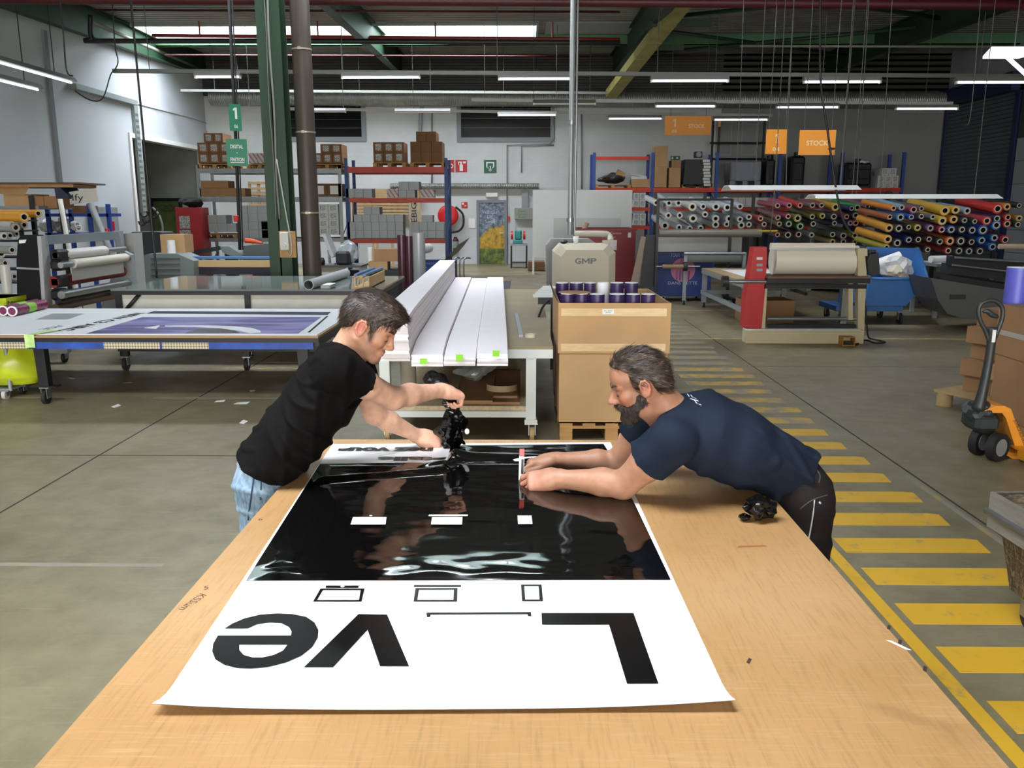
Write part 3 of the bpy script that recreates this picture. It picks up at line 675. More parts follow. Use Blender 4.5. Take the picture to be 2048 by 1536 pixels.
b.add(vs, [(2*k, 2*k+2, 2*k+3, 2*k+1) for k in range(23)]); tag(b.build('curled_strip', mat('tan_strip', 'a08a68', .7)), 'curled strip of tan card lying on the flattened cartons', 'strip')
# long panels, four columns, ends hanging over the trolley
def panel_mesh(w, y0, y1, thick, droop):
    b = MB(); vs = []; fs = []; N = 18
    ys = [y0+(.9*(k/12)) for k in range(13)]+[y0+.9+(y1-y0-.9)*k/6 for k in range(1, 7)]
    for y in ys:
        e = max(0., 1-(y-y0)/.75); dz = -droop*e*e
        for x in (-w/2, w/2):
            for t in (0, thick): vs.append((x, y, t+dz))
    n = len(ys)
    for k in range(n-1):
        a = 4*k; c_ = a+4
        fs += [(a, a+2, c_+2, c_), (a+1, c_+1, c_+3, a+3), (a, c_, c_+1, a+1), (a+2, a+3, c_+3, c_+2)]
    fs += [(0, 1, 3, 2), (4*n-4, 4*n-2, 4*n-1, 4*n-3)]
    b.add(vs, fs); return b
cols = [('tall left stack', 757, 820, 16, .0205, .015), ('second stack', 821, 886, 5, .016, .05), ('third stack', 887, 952, 4, .016, .045), ('right stack', 953, 1017, 5, .0165, .045)]
yf = 5.88; RP = random.Random(5)
for ci, (nm, xa, xb, n_, th, dr) in enumerate(cols):
    a = wy(xa, 710, yf).x; c_ = wy(xb, 710, yf).x; w = c_-a; base = None
    for k in range(n_):
        y0 = yf+RP.uniform(-.02, .03)+(.10*(n_-k)/n_ if ci == 0 else 0)+(0 if ci else -.1)
        mbp = panel_mesh(w-.006, y0, 12.3, th-.0015, dr); mbp.M = Matrix.Translation(V(((a+c_)/2+RP.uniform(-.003, .003), 0, TT+.001+k*th))) @ Matrix.Shear('XY', 4, (0, 0))
        for v in mbp.v: pass
        pts = [V(v) for v in mbp.v]; mbp.v = [mbp.M @ (v+V((-.028*(v.y-yf), 0, 0))) for v in pts]
        o = mbp.build('long_white_sheet', [PAN]); pos = 'top' if k == n_-1 else 'bottom' if k == 0 else ORD[k]+' from below'
        tag(o, 'long thin white panel, %s of the %s on the trolley' % (pos, nm), 'panel', 'white panels in the %s' % nm)
PN = mat('green_note', '8fd63a', .6)
for i, (x0, x1, y0, y1) in enumerate([(840, 854, 717, 728), (912, 926, 709, 722), (985, 999, 701, 713)]):
    a, c_ = wy(x0, y1, yf-.14+.02*i), wy(x1, y0, yf-.14+.02*i); b = MB(); yy = yf-.14
    yy = yf-.04
    a, c_ = wy(x0, y1, yy), wy(x1, y0, yy)
    b.box((a.x, yy-.002, a.z), (c_.x, yy, c_.z)); tag(b.build('sticky_note', PN), 'bright green sticky note on the front of the %s of white panels' % ('second stack', 'third stack', 'right stack')[i], 'sticky note')
# metal rule and tape roll on the trolley top
a, c_ = wz(1032, 628, TT+.01), wz(1042, 672, TT+.01); b = MB(); d = (c_-a); sd_ = V((.018, 0, 0))
b.add([a-sd_, a+sd_, c_+sd_, c_-sd_]+[p_+V((0, 0, .02)) for p_ in (a-sd_, a+sd_, c_+sd_, c_-sd_)], [(3, 2, 1, 0), (4, 5, 6, 7), (0, 1, 5, 4), (1, 2, 6, 5), (2, 3, 7, 6), (3, 0, 4, 7)])
for v in b.v: v.z += -.01
tag(b.build('metal_rule', STEEL), 'grey metal rule lying on the plywood trolley top', 'ruler')
p = wz(1061, 675, TT); b = MB(); b.pipe((p.x, p.y, TT+.001), (p.x, p.y, TT+.03), .047, .038, 22); tag(b.build('tape_roll', mat('tape_beige', 'cbbfa6', .5)), 'roll of beige tape on the corner of the trolley top', 'tape')

# ------------------------------------------------------------------ pallet with the big carton of purple rolls
def pallet(name, label, x0, y0, w, d, m=WOOD, group=None, z=0):
    o = thing(name, label, 'pallet', (x0+w/2, y0+d/2, z), group)
    for k in range(5):
        x = x0+(w-.1)*k/4; b = MB(); b.box((x, y0, z+.122), (x+.1, y0+d, z+.144)); b.build('deck_board', m, o)
    for k in range(3):
        y = y0+(d-.1)*k/2; b = MB(); b.box((x0, y, z+.1), (x0+w, y+.1, z+.122)); b.build('cross_board', m, o)
        for i in range(3):
            x = x0+(w-.1)*i/2; b = MB(); b.box((x, y, z+.022), (x+.1, y+.1, z+.1)); b.build('block', m, o)
    for i in range(3):
        x = x0+(w-.1)*i/2; b = MB(); b.box((x, y0, z), (x+.1, y0+d, z+.022)); b.build('skid_board', m, o)
    return o
bx0, bx1, byf = .29, 1.13, 6.45
pallet('pallet', 'wooden pallet under the big carton of purple rolls', bx0+.01, byf, .82, 1.2)
bt = wy(1200, 606, byf).z; bx = thing('big_carton', 'tall open brown carton with taped seams full of purple rolls', 'carton', ((bx0+bx1)/2, byf+.6, .145))
b = MB(); t = .012; z0, zs = .146, wy(1200, 706, byf).z
for (zl, zh, e) in ((z0, zs, 0.), (zs, bt, .012)):
    for lo, hi in [((bx0-e, byf-e, zl), (bx1+e, byf+t-e, zh)), ((bx0-e, byf+1.2-t+e, zl), (bx1+e, byf+1.2+e, zh)), ((bx0-e, byf+t, zl), (bx0+t-e, byf+1.2-t, zh)), ((bx1-t+e, byf+t, zl), (bx1+e, byf+1.2-t, zh))]: b.box(lo, hi)
b.box((bx0, byf, z0), (bx1, byf+1.2, z0+.01)); b.build('carton_walls', CARD, bx)
CL = mat('clear_tape', 'c7a878', .12, spec=.8, var=.08, vscale=12, stretch=(1, 1, 8))
for zc in (zs+.045, bt-.07):
    b = MB(); b.box((bx0+.01, byf-.0145, zc-.03), (bx1-.02, byf-.0125, zc+.03)); b.build('packing_tape', CL, bx)
p = wy(1216, 623, byf); b = MB(); b.box((p.x-.045, byf-.018, p.z-.02), (p.x+.045, byf-.015, p.z+.02)); lb = b.build('paper_label', LABELW, bx)
text('label_print', 'PC 4205\nJEAN', .02, face_cam((p.x, byf-.0185, p.z)), INK, lb, width=.06, height=.022)
b = MB(); b.add([(bx0-.012, byf+.05, bt), (bx0-.012, byf+1.1, bt), (bx0-.05, byf+1.05, bt+.08), (bx0-.05, byf+.1, bt+.06)], [(0, 1, 2, 3)]); b.add([(bx0-.008, byf+.05, bt), (bx0-.008, byf+1.1, bt), (bx0-.046, byf+1.05, bt+.08), (bx0-.046, byf+.1, bt+.06)], [(3, 2, 1, 0)]); b.build('side_flap', CARD2, bx)
PUR = mat('purple_print', '33234f', .35, var=.15, vscale=5.); TW = mat('roll_white', 'e6e6e6', .5)
def vroll(px0, px1, ptop, Y, m, label):
    a, c_ = wy(px0, ptop, Y), wy(px1, ptop, Y); r = (c_.x-a.x)/2; x = (a.x+c_.x)/2
    o = thing('vinyl_roll', label, 'roll', (x, Y+r, .2), 'rolls in the big carton'); b = MB(); b.cyl((x, Y+r, .2), (x, Y+r, a.z), r, n=20); b.build('printed_wrap', m, o)
    b = MB(); b.pipe((x, Y+r, a.z-.002), (x, Y+r, a.z+.004), r*.98, r*.6, 20); b.build('roll_end', TW, o)
for k, (a, c_) in enumerate([(1112, 1138), (1140, 1167), (1169, 1193), (1195, 1220), (1222, 1249), (1251, 1278)]):
    vroll(a, c_, 567, 7.15, TW if k == 3 else PUR, 'white upright roll in the back row of the big carton' if k == 3 else 'purple upright roll, %s in the back row of the big carton' % ['first from left', 'second from left', 'third from left', '', 'second from right', 'rightmost'][k])
for k, (a, c_) in enumerate([(1122, 1149), (1150, 1178), (1180, 1211), (1220, 1252), (1254, 1282), (1284, 1313)]):
    vroll(a, c_, 589 if k < 2 else 590, 6.55, PUR, 'purple upright roll, %s in the front row of the big carton' % ['first from left', 'second from left', 'third from left', 'third from right', 'second from right', 'rightmost'][k])
p = wy(1150, 588, 6.62); b = MB(); b.cyl((p.x, 6.68, p.z+.006), (p.x, 6.68, p.z+.01), .13, n=24); tag(b.build('card_disc', CARD2), 'round cardboard lid lying on the left front purple rolls', 'lid')

# ------------------------------------------------------------------ table with the printed panel at left
pt = thing('print_table', 'long black and blue framed wheeled table under the purple printed panel', 'table', (-3.5, 8.7, 0))
PZ = .665; px0, px1, py0, py1 = -6.2, -1.87, 7.6, 9.75
b = MB(); b.box((px0, py0, PZ-.02), (px1, py1, PZ)); b.build('table_top', mat('board_edge', '9a7c58', .7), pt)
b = MB()
for lo, hi in [((px0, py0+.005, PZ-.06), (px1, py0+.04, PZ-.02)), ((px0, py1-.04, PZ-.06), (px1, py1, PZ-.02)), ((px1-.04, py0+.04, PZ-.1), (px1, py1-.04, PZ-.02))]: b.box(lo, hi)
b.build('rim', BLACKM, pt)
b = MB(); b.box((px0, py0+.01, PZ-.125), (px1-.05, py0+.05, PZ-.06)); rail = b.build('front_rail', mat('chipped_blue', '20408c', .5, var=.5, vscale=5.), pt)
n_ = NT('holographic_tape'); ck = n_.n('TexChecker', Scale=55., Color1=(*lin('c9bd9c'), 1), Color2=(*lin('7d7662'), 1)); n_.t.links.new(n_.map((1, 1, 1), rot=(0, .785, 0)), ck.inputs[0]); n_.out('Base Color', ck.outputs[0]); n_.out('Roughness', .35); HOLO = n_.m
for x0, x1 in ((-40, 55), (206, 318), (323, 416)):
    a, c_ = wy(x0, 685, py0), wy(x1, 685, py0); b = MB(); b.box((a.x, py0+.006, PZ-.122), (c_.x, py0+.0095, PZ-.064)); b.build('tape_strip', HOLO, rail)
for x, y in ((-4.52, 7.72), (-2.05, 7.72)):
    b = MB(); b.add([(x-.05, y-.03, PZ-.06), (x+.05, y-.03, PZ-.06), (x+.05, y+.05, PZ-.06), (x-.05, y+.05, PZ-.06), (x-.03, y-.03, .17), (x+.06, y-.03, .17), (x+.06, y+.05, .17), (x-.03, y+.05, .17)], [(0, 1, 2, 3), (7, 6, 5, 4), (0, 4, 5, 1), (1, 5, 6, 2), (2, 6, 7, 3), (3, 7, 4, 0)])
    b.box((x-.12, y-.04, .16), (x+.13, y+.06, .17)); b.build('leg', BLACKM, pt); caster('caster', x+.02, y, pt, .16, .065)
for x in (-6.0, -4.53, -3.14, -2.1):
    b = MB(); b.box((x-.03, 9.4, .16), (x+.03, 9.46, PZ-.02)); b.build('leg', BLACKM, pt); caster('caster', x, 9.42, pt, .16, .075)
b = MB(); b.box((-4.6, 9.38, .22), (-1.9, 9.42, .28)); b.build('stretcher', BLACKM, pt)
b = MB(); b.tube([(-2.6, 9.3, PZ-.05), (-2.2, 9.2, .3)], .025, 4); b.build('strut', GREYM, pt)
# printed panel lying on it
pp = thing('printed_panel', 'large white panel printed with a purple picture and dark lettering on the left table', 'print', (-3.7, 8.7, PZ))
b = MB(); b.box((px0+.1, py0+.04, PZ+.0005), (px1-.02, py1-.04, PZ+.006)); b.build('panel_sheet', mat('glossy_white', 'dde0e0', .4, spec=.3), pp)
n_ = NT('purple_picture'); mp = n_.map((1, 1, 1)); nn = n_.noise(.9, n_.map((.5, 2.2, 1)), detail=2., dist=1.2)
cc = n_.ramp(nn, (.3, '23234a'), (.42, '55508c'), (.55, '8f86b8'), (.62, '4a3f78'), (.7, '2d2a55'))
n_.out('Base Color', cc); n_.out('Roughness', .45); n_.out('Specular IOR Level', .25); PPIC = n_.m
def onP(px, py, dz): p_ = wz(px, py, PZ+dz); return V((p_.x, p_.y, PZ+dz))
def poly_p(name, pts, m, dz): b = MB(); P = [onP(x, y, dz) for x, y in pts]; b.add(P, [tuple(range(len(P)))]); return b.build(name, m, pp)
poly_p('picture', [(172, 667), (285, 634), (643, 634), (597, 667)], PPIC, .0072)
poly_p('picture_strip', [(292, 627), (308, 622), (662, 624), (655, 630)], mat('dark_strip', '2b2b42', .6, spec=.15, var=.6, vscale=8.), .0072)
pts = [(330, 651), (360, 650.5), (420, 650.7), (470, 652.5), (505, 656), (520, 661), (522, 665), (500, 666.5), (480, 662), (440, 656.5), (390, 654), (330, 653)]
poly_p('white_curve', pts, mat('glossy_white', 'dde0e0', .4, spec=.3), .0079)
poly_p('dark_curve', [(380, 662), (400, 658), (440, 657), (470, 661), (480, 666), (370, 666)], mat('dark_strip2', '5a565a', .2, var=.5, vscale=9.), .0079)
poly_p('card', [(287, 656), (318, 650.5), (320, 651), (312, 658)], PAPER, .0085)
poly_p('grey_block', [(70, 639), (105, 627), (170, 627), (135, 639)], mat('grey_print', '9fa6a8', .3), .0072)
a, c_ = onP(285, 625, .0075), onP(120, 663, .0075)
text('lettering', 'NEW C3 AIRC', .2, flat_on((a+c_)/2, math.atan2(c_.y-a.y, c_.x-a.x)), mat('print_grey', '2e3138', .8, spec=.1), pp, offset=.008, width=(c_-a).length*.95, height=.14)
a, c_ = onP(235, 627, .0075), onP(75, 661, .0075)
text('lettering', 'AGE', .2, flat_on(onP(105, 655, .0075), math.atan2(c_.y-a.y, c_.x-a.x)), mat('print_grey', '2e3138', .8, spec=.1), pp, width=.3, height=.09)
a, c_ = onP(655, 632, .0075), onP(617, 665, .0075); b = MB(); s_ = V((.012, 0, 0)); b.add([a-s_, a+s_, c_+s_, c_-s_], [(0, 1, 2, 3)]); b.build('side_print', mat('print_grey', '2e3138', .8, spec=.1), pp)
# red and white rolls, green tag
MAG = mat('maroon_wrap', '6e1f4a', .35, var=.5, vscale=14.)
for i, (e, f) in enumerate([((8, 632), (75, 617)), ((26, 633), (88, 618))]):
    r = .055; a, c_ = wz(*e, PZ+.006), wz(*f, PZ+.006); a.z = c_.z = PZ+.008+r
    o = thing('film_roll', 'maroon wrapped roll with white end lying on the print table, %s of two' % ('back', 'front')[i], 'roll', (a.x, a.y, PZ)); b = MB(); b.cyl(a, c_, r, n=18); b.build('wrap', MAG, o)
    d = (c_-a).normalized(); b = MB(); b.pipe(a-d*.012, a+d*.001, r, r*.75, 18); b.build('roll_end', PAPER, o)
    b = MB(); m_ = a.lerp(c_, .5); b.cyl(a.lerp(c_, .38), a.lerp(c_, .62), r+.002, n=18); b.build('green_label', mat('label_green', '7cb33c', .5), o)
b = MB(); P = [onP(78, 659, .012), onP(92, 657, .03), onP(80, 663, .012)]; x, y = onP(75, 668, 0).x, py0-.006
b.box((x-.06, y-.004, PZ-.11), (x+.03, y, PZ+.01)); b.add([(x-.06, y, PZ+.01), (x+.03, y, PZ+.01), (x+.14, y+.25, PZ+.02), (x+.05, y+.25, PZ+.02)], [(0, 1, 2, 3)]); tag(b.build('hang_tag', mat('tag_green', 'b9d98a', .6, var=.3, vscale=8.)), 'pale green tag hanging over the front edge of the print table', 'tag')

# ------------------------------------------------------------------ glass topped table behind it
gt = thing('glass_table', 'wide black framed table with a shiny grey glass top and white apron', 'table', (-3.3, 11.2, 0))
GZ = .85; gx0, gx1, gy0, gy1 = -5.02, -1.72, 10.2, 12.3
b = MB(); b.box((gx0, gy0, GZ-.02), (gx1, gy1, GZ)); b.build('glass_top', mat('grey_glass', '6f7a74', .06, spec=.7, var=.05), gt)
b = MB()
for lo, hi in [((gx0, gy0, GZ-.07), (gx1, gy0+.05, GZ-.02)), ((gx0, gy1-.05, GZ-.07), (gx1, gy1, GZ-.02)), ((gx0, gy0+.05, GZ-.07), (gx0+.05, gy1-.05, GZ-.02)), ((gx1-.05, gy0+.05, GZ-.07), (gx1, gy1-.05, GZ-.02))]: b.box(lo, hi)
b.build('frame', BLACKM, gt)
b = MB(); b.box((gx0+.05, gy0+.1, GZ-.26), (gx1-.1, gy0+.12, GZ-.08)); b.build('apron_board', mat('apron_white', 'c8c6bc', .6, var=.05), gt)
for x in (gx0+.03, -3.4, gx1-.08):
    for y in (gy0+.03, gy1-.08):
        b = MB(); b.box((x, y, .12), (x+.06, y+.06, GZ-.07)); b.build('leg', BLACKM, gt); caster('caster', x+.03, y+.03, gt, .12, .05)
for x0_, x1_ in ((gx0+.08, gx0+.32), (gx1-.1, gx1-.34)):
    b = MB(); b.tube([(x0_, gy0+.06, GZ-.32), (x1_, gy0+.06, GZ-.07)], .025, 4); b.build('strut', BLACKM, gt)
a, c_ = wz(617, 570, GZ+.06), wz(692, 546, GZ+.06); b = MB(); b.pipe(a, c_, .062, .054, 20); tag(b.build('plastic_tube', mat('grey_tube', '9b9ea0', .3)), 'rolled grey plastic tube lying on the glass table', 'tube')
a, c_ = wz(638, 578, GZ), wz(700, 562, GZ); b = MB(); b.bbox((a.x+.02, a.y-.02, GZ+.001), (c_.x, a.y+.3, GZ+.045), .01); b.box((a.x+.04, a.y, GZ+.045), (c_.x, a.y+.3, GZ+.05), 1); tag(b.build('sample_pile', [GREYM, PAPER]), 'low grey pile with white papers on top beside the tube', 'pile')
# wooden tray with blue bars
a = wz(702, 578, GZ); c_ = wz(738, 578, GZ); tr = thing('wooden_tray', 'wooden tool tray with pierced end and two blue bars on the glass table', 'tray', (a.x, a.y, GZ))
PLY = mat('birch_ply', 'bd9a6a', .7, var=.08); w = c_.x-a.x; zt = wy(725, 553, a.y).z
b = MB(); y = a.y+.02
b.box((a.x, y, GZ+.001), (a.x+w, y+.015, GZ+.025)); b.box((a.x+.02, y, zt-.02), (a.x+w, y+.015, zt))
for k in (0., .33, .66, 1.): b.add([(a.x+w*k*.94, y, GZ+.02), (a.x+w*k*.94+.014, y, GZ+.02), (a.x+.02+(w-.02)*k*.93+.02, y, zt-.01), (a.x+.02+(w-.02)*k*.93, y, zt-.01), (a.x+w*k*.94, y+.015, GZ+.02), (a.x+w*k*.94+.014, y+.015, GZ+.02), (a.x+.02+(w-.02)*k*.93+.02, y+.015, zt-.01), (a.x+.02+(w-.02)*k*.93, y+.015, zt-.01)], [(0, 1, 2, 3), (7, 6, 5, 4), (0, 4, 5, 1), (1, 5, 6, 2), (2, 6, 7, 3), (3, 7, 4, 0)])
b.build('end_plate', PLY, tr)
b = MB(); b.box((a.x+w-.012, y+.015, GZ+.001), (a.x+w, y+1.2, zt-.01)); b.box((a.x+.01, y+.015, GZ+.001), (a.x+w, y+1.2, GZ+.012)); b.build('tray_body', PLY, tr)
for k in (.25, .75):
    b = MB(); b.cyl((a.x+w*k, y-.0, zt+.012), (a.x+w*k, y+1.3, zt+.012), .02, n=10); b.build('blue_bar', mat('bar_blue', '3c6a9a', .4), tr)
# ------------------------------------------------------------------ pallet racks with cartons
def rect(x0, y0, x1, y1, Y): a = wy(x0, y1, Y); c = wy(x1, y0, Y); return a.x, a.z, c.x, c.z
GBOX = mat('grey_box', 'aab0b2', .7, var=.05); SBOX = mat('white_box', 'c6c6c4', .7, var=.05); TAN = mat('tan_side', 'c9a878', .8, var=.05)
LBL = NT('printed_label'); LBL.out('Base Color', LBL.ramp(LBL.noise(40., LBL.map((1, 1, 2)), detail=1.), (.45, 'c9c9c4'), (.55, '6a6a68'))); LBL = LBL.m
STR = NT('red_stripe'); wv = STR.n('TexWave', Scale=3.2); STR.t.links.new(STR.map((1, 0, 1), rot=(0, .6, 0)), wv.inputs[0]); STR.out('Base Color', STR.ramp(wv.outputs['Fac'], (.7, 'b5babb'), (.8, 'b0605c'))); STR = STR.m
def carton(name, label, x0, z0, x1, z1, Y, d, m, lab=None, group=None, cat='carton'):
    b = MB(); b.box((x0+.004, Y, z0+.001), (x1-.004, Y+d, z1-.003)); o = tag(b.build(name, m), label, cat, group)
    if lab:
        w, h = x1-x0, z1-z0; b = MB(); b.box((x0+w*.22, Y-.004, z0+h*.18), (x0+w*.78, Y-.0005, z0+h*.82)); b.build('label_sheet', lab, o)
    return o
def grid(name, desc, place, x0, y0, x1, y1, nx, ny, Y, d, m, lab=None, cat='carton', skip=()):
    ax, az, cx, cz = rect(x0, y0, x1, y1, Y); w = (cx-ax)/nx; h = (cz-az)/ny
    for j in range(ny):
        for i in range(nx):
            if (i, j) in skip: continue
            row = '' if ny == 1 else (['bottom', 'second', 'third', 'fourth', 'fifth'][j] if j < ny-1 else 'top')+' row, '
            colw = 'alone' if nx == 1 else ORD[i]+' from left'
            carton(name, '%s, %s%s %s' % (desc, row, colw, place), ax+i*w, az+j*h, ax+(i+1)*w, az+(j+1)*h, Y, d, m, lab, place, cat)
def rack(name, label, px, ytop, beams, Y, d, um, bm_, z_extra=None, deckm=None):
    """px: upright pixel columns; beams: list of (y pixel, first bay, last bay)"""
    o = thing(name, label, 'rack', (wy(px[0], 400, Y).x, Y, 0)); top = wy(px[0], ytop, Y).z; w = .09
    X = [wy(x, 420, Y).x for x in px]
    for x in X:
        b = MB()
        for yy in (Y, Y+d-.08): b.box((x-w/2, yy, 0), (x-w/2+.012, yy+.08, top)); b.box((x-w/2+.012, yy, 0), (x+w/2, yy+.012, top)); b.box((x-w*.9, yy-.02, 0), (x+w*.9, yy+.1, .012))
        up = b.build('upright', um, o)
        for k in range(int(top/.9)):
            b = MB(); z = .2+k*.9; b.tube([(x, Y+.06, z), (x, Y+d-.06, z+(.45 if k % 2 else .45))], .016, 4); b.build('upright_brace', um, up)
    out = []
    for (yp, b0, b1, th) in beams:
        z1 = wy(px[0], yp, Y).z
        for k in range(b0, b1):
            for yy in (Y-.01, Y+d-.05):
                b = MB(); b.box((X[k]+w/2, yy, z1-th), (X[k+1]-w/2, yy+.05, z1)); b.build('beam', bm_, o)
            if deckm: b = MB(); b.box((X[k]+w/2, Y+.04, z1-.025), (X[k+1]-w/2, Y+d-.05, z1-.002)); b.build('shelf_deck', deckm, o)
        out.append(z1)
    return o
YR = 22.5; ORB = mat('rack_orange', 'b8402a', .5, var=.1); RDECK = mat('rack_deck', '6a6258', .8); GREYR = mat('galvanised', '8d9294', .45, .5, var=.08)
rack('grey_rack', 'galvanised grey pallet rack with brown cartons beside the left corner', [401, 549, 682], 330, [(337, 0, 2, .12), (394, 0, 2, .12), (476, 0, 2, .1)], YR, 1.1, GREYR, GREYR, None, RDECK)
rack('blue_rack', 'blue and orange pallet rack with stacked brown cartons on top', [695, 893], 316, [(334, 0, 1, .15), (396, 0, 1, .11), (478, 0, 1, .11)], YR+.02, 1.1, mat('rack_blue', '24427c', .5, var=.15), ORB, None, RDECK)
BRN = mat('brown_carton', '7a5638', .85, var=.08)
def top_pallet(x0, x1, y, Y, lab):
    a, z, c, _ = rect(x0, y-9, x1, y, Y); o = thing('pallet', lab, 'pallet', ((a+c)/2, Y+.5, z)); b = MB()
    b.box((a, Y+.0, z+.09), (c, Y+1.0, z+.115)); b.build('deck', WOOD, o)
    for k in range(3):
        x = a+(c-a-.1)*k/2
        for yy in (0, .45, .9): b = MB(); b.box((x, Y+yy, z+.02), (x+.1, Y+yy+.1, z+.09)); b.build('block', WOOD, o)
        b = MB(); b.box((x, Y, z+.002), (x+.1, Y+1.0, z+.02)); b.build('skid_board', WOOD, o)
for x0, x1, lab in [(396, 462, 'pallet under brown cartons on the grey rack, left'), (494, 545, 'pallet under striped boxes on the grey rack'), (626, 682, 'pallet under brown cartons on the grey rack, right')]: top_pallet(x0, x1, 337, YR, lab)
for x0, x1, lab in [(746, 812, 'pallet under six labelled cartons on the blue rack'), (820, 890, 'pallet under the tallest brown cartons on the blue rack')]: top_pallet(x0, x1, 334, YR+.02, lab)
grid('carton', 'labelled brown carton', 'on the left pallet of the grey rack', 397, 285, 460, 327, 3, 2, YR, .7, BRN, LBL)
grid('carton', 'small labelled carton', 'highest on the left of the grey rack', 408, 266, 445, 285, 2, 1, YR, .7, BRN, LBL)
grid('striped_box', 'striped white box', 'on the grey rack behind the column', 498, 306, 546, 327, 3, 1, YR, .6, STR, None, 'box')
grid('carton', 'labelled brown carton', 'just right of the brown pipe', 626, 306, 684, 327, 3, 1, YR, .7, BRN, LBL)
grid('carton', 'labelled brown carton', 'highest right of the brown pipe', 641, 288, 683, 306, 2, 1, YR, .7, BRN, LBL)
grid('carton', 'labelled brown carton', 'on the left blue rack pallet', 747, 284, 808, 325, 3, 2, YR+.02, .7, BRN, LBL)
grid('carton', 'plain brown carton', 'on the right blue rack pallet', 821, 283, 884, 325, 3, 2, YR+.02, .75, BRN)
grid('carton', 'plain brown carton', 'stacked highest on the blue rack', 832, 263, 872, 283, 2, 1, YR+.02, .75, BRN)
grid('long_carton', 'long flat brown carton', 'on the middle shelf of the grey rack, lower', 400, 376, 490, 393, 1, 1, YR, .5, CARD2)
grid('long_carton', 'long flat brown carton', 'on the middle shelf of the grey rack, upper', 402, 361, 456, 376, 1, 1, YR, .5, CARD2)
grid('carton', 'white labelled carton', 'on the middle shelf right of the brown pipe', 626, 367, 682, 393, 2, 1, YR, .6, CARDIN, LABELW)
grid('grey_box', 'small grey box', 'in the low pile on the grey rack', 400, 447, 472, 464, 4, 1, YR, .5, GBOX, None, 'box')
grid('grey_box', 'small grey box', 'in the upper low pile on the grey rack', 416, 430, 452, 447, 2, 1, YR, .5, GBOX, None, 'box')
grid('grey_box', 'small grey box', 'in the tall pile on the grey rack', 479, 411, 534, 476, 3, 4, YR, .5, GBOX, None, 'box')
grid('grey_box', 'small grey box', 'in the pile behind the green column', 524, 442, 556, 476, 2, 2, YR, .6, SBOX, None, 'box')
grid('white_box', 'small white box with dark lid', 'right of the brown pipe', 638, 408, 676, 470, 2, 4, YR, .5, SBOX, LBL, 'box')
top_pallet(399, 474, 477, YR, 'low pallet under the grey boxes on the grey rack')
grid('grey_box', 'small grey box', 'on the middle shelf of the blue rack, left', 692, 377, 744, 395, 3, 1, YR+.02, .5, GBOX, None, 'box')
grid('striped_box', 'white box with red stripe', 'on the middle shelf of the blue rack', 774, 378, 796, 395, 1, 1, YR+.02, .5, STR, None, 'box')
grid('grey_box', 'grey box', 'on the middle shelf of the blue rack, middle', 797, 380, 830, 395, 2, 1, YR+.02, .5, GBOX, None, 'box')
grid('grey_box', 'grey box', 'stacked on the middle shelf of the blue rack', 797, 363, 838, 380, 2, 1, YR+.02, .5, GBOX, None, 'box')
grid('striped_box', 'white box with red stripe', 'on the middle shelf of the blue rack, right', 839, 379, 868, 395, 1, 1, YR+.02, .5, STR, None, 'box')
grid('grey_box', 'small grey box', 'in the left pile of the blue rack', 696, 444, 806, 477, 7, 2, YR+.02, .5, GBOX, None, 'box')
grid('grey_box', 'small grey box', 'in the upper pile of the blue rack', 708, 429, 806, 444, 6, 1, YR+.02, .5, GBOX, None, 'box')
grid('grey_box', 'small grey box', 'highest in the pile of the blue rack', 727, 414, 759, 429, 2, 1, YR+.02, .5, GBOX, None, 'box')
grid('grey_box', 'small grey box', 'in the right pile of the blue rack', 822, 444, 888, 477, 4, 2, YR+.02, .5, GBOX, None, 'box')
grid('grey_box', 'small grey box', 'highest in the right pile of the blue rack', 843, 430, 865, 444, 1, 1, YR+.02, .5, GBOX, None, 'box')
# wooden slatted frames leaning on the back wall behind the racks
for i, (x0, y0, x1, y1) in enumerate([(500, 366, 552, 410), (706, 402, 820, 428), (706, 380, 838, 396)]):
    a, z, c, t = rect(x0, y0, x1, y1, 28.2); o = thing('slatted_crate', 'wooden slatted crate wall behind the racks, %s' % ('left of the green column', 'below the middle shelf', 'above the middle shelf')[i], 'crate', ((a+c)/2, 28.2, 0)); n = 5
    for k in range(n): zz = z+(t-z)*k/(n-1); b = MB(); b.box((a, 28.2, zz-.035), (c, 28.24, zz+.035)); b.build('slat', mat('pale_wood', 'b39468', .8, var=.1), o)
    for k in range(4): xx = a+(c-a)*k/3; b = MB(); b.box((xx-.04, 28.24, 0), (xx+.04, 28.28, t+.05)); b.build('batten', mat('pale_wood', 'b39468', .8), o)
# board with letters LEBIG behind the rack
a, z, c, t = rect(818, 402, 838, 448, 24.2); b = MB(); b.box((a, 24.2, 0), (c, 24.22, t)); o = tag(b.build('letter_board', CREAM), 'narrow upright board with vertical dark letters behind the blue rack', 'board')
text('lettering', 'EBIG', .3, Matrix.Translation(V(((a+c)/2, 24.195, (z+t)/2))) @ Matrix.Rotation(-math.pi/2, 4, 'Y') @ Matrix.Rotation(math.pi/2, 4, 'X'), INK, o, width=(t-z)*.85, height=(c-a)*.5)
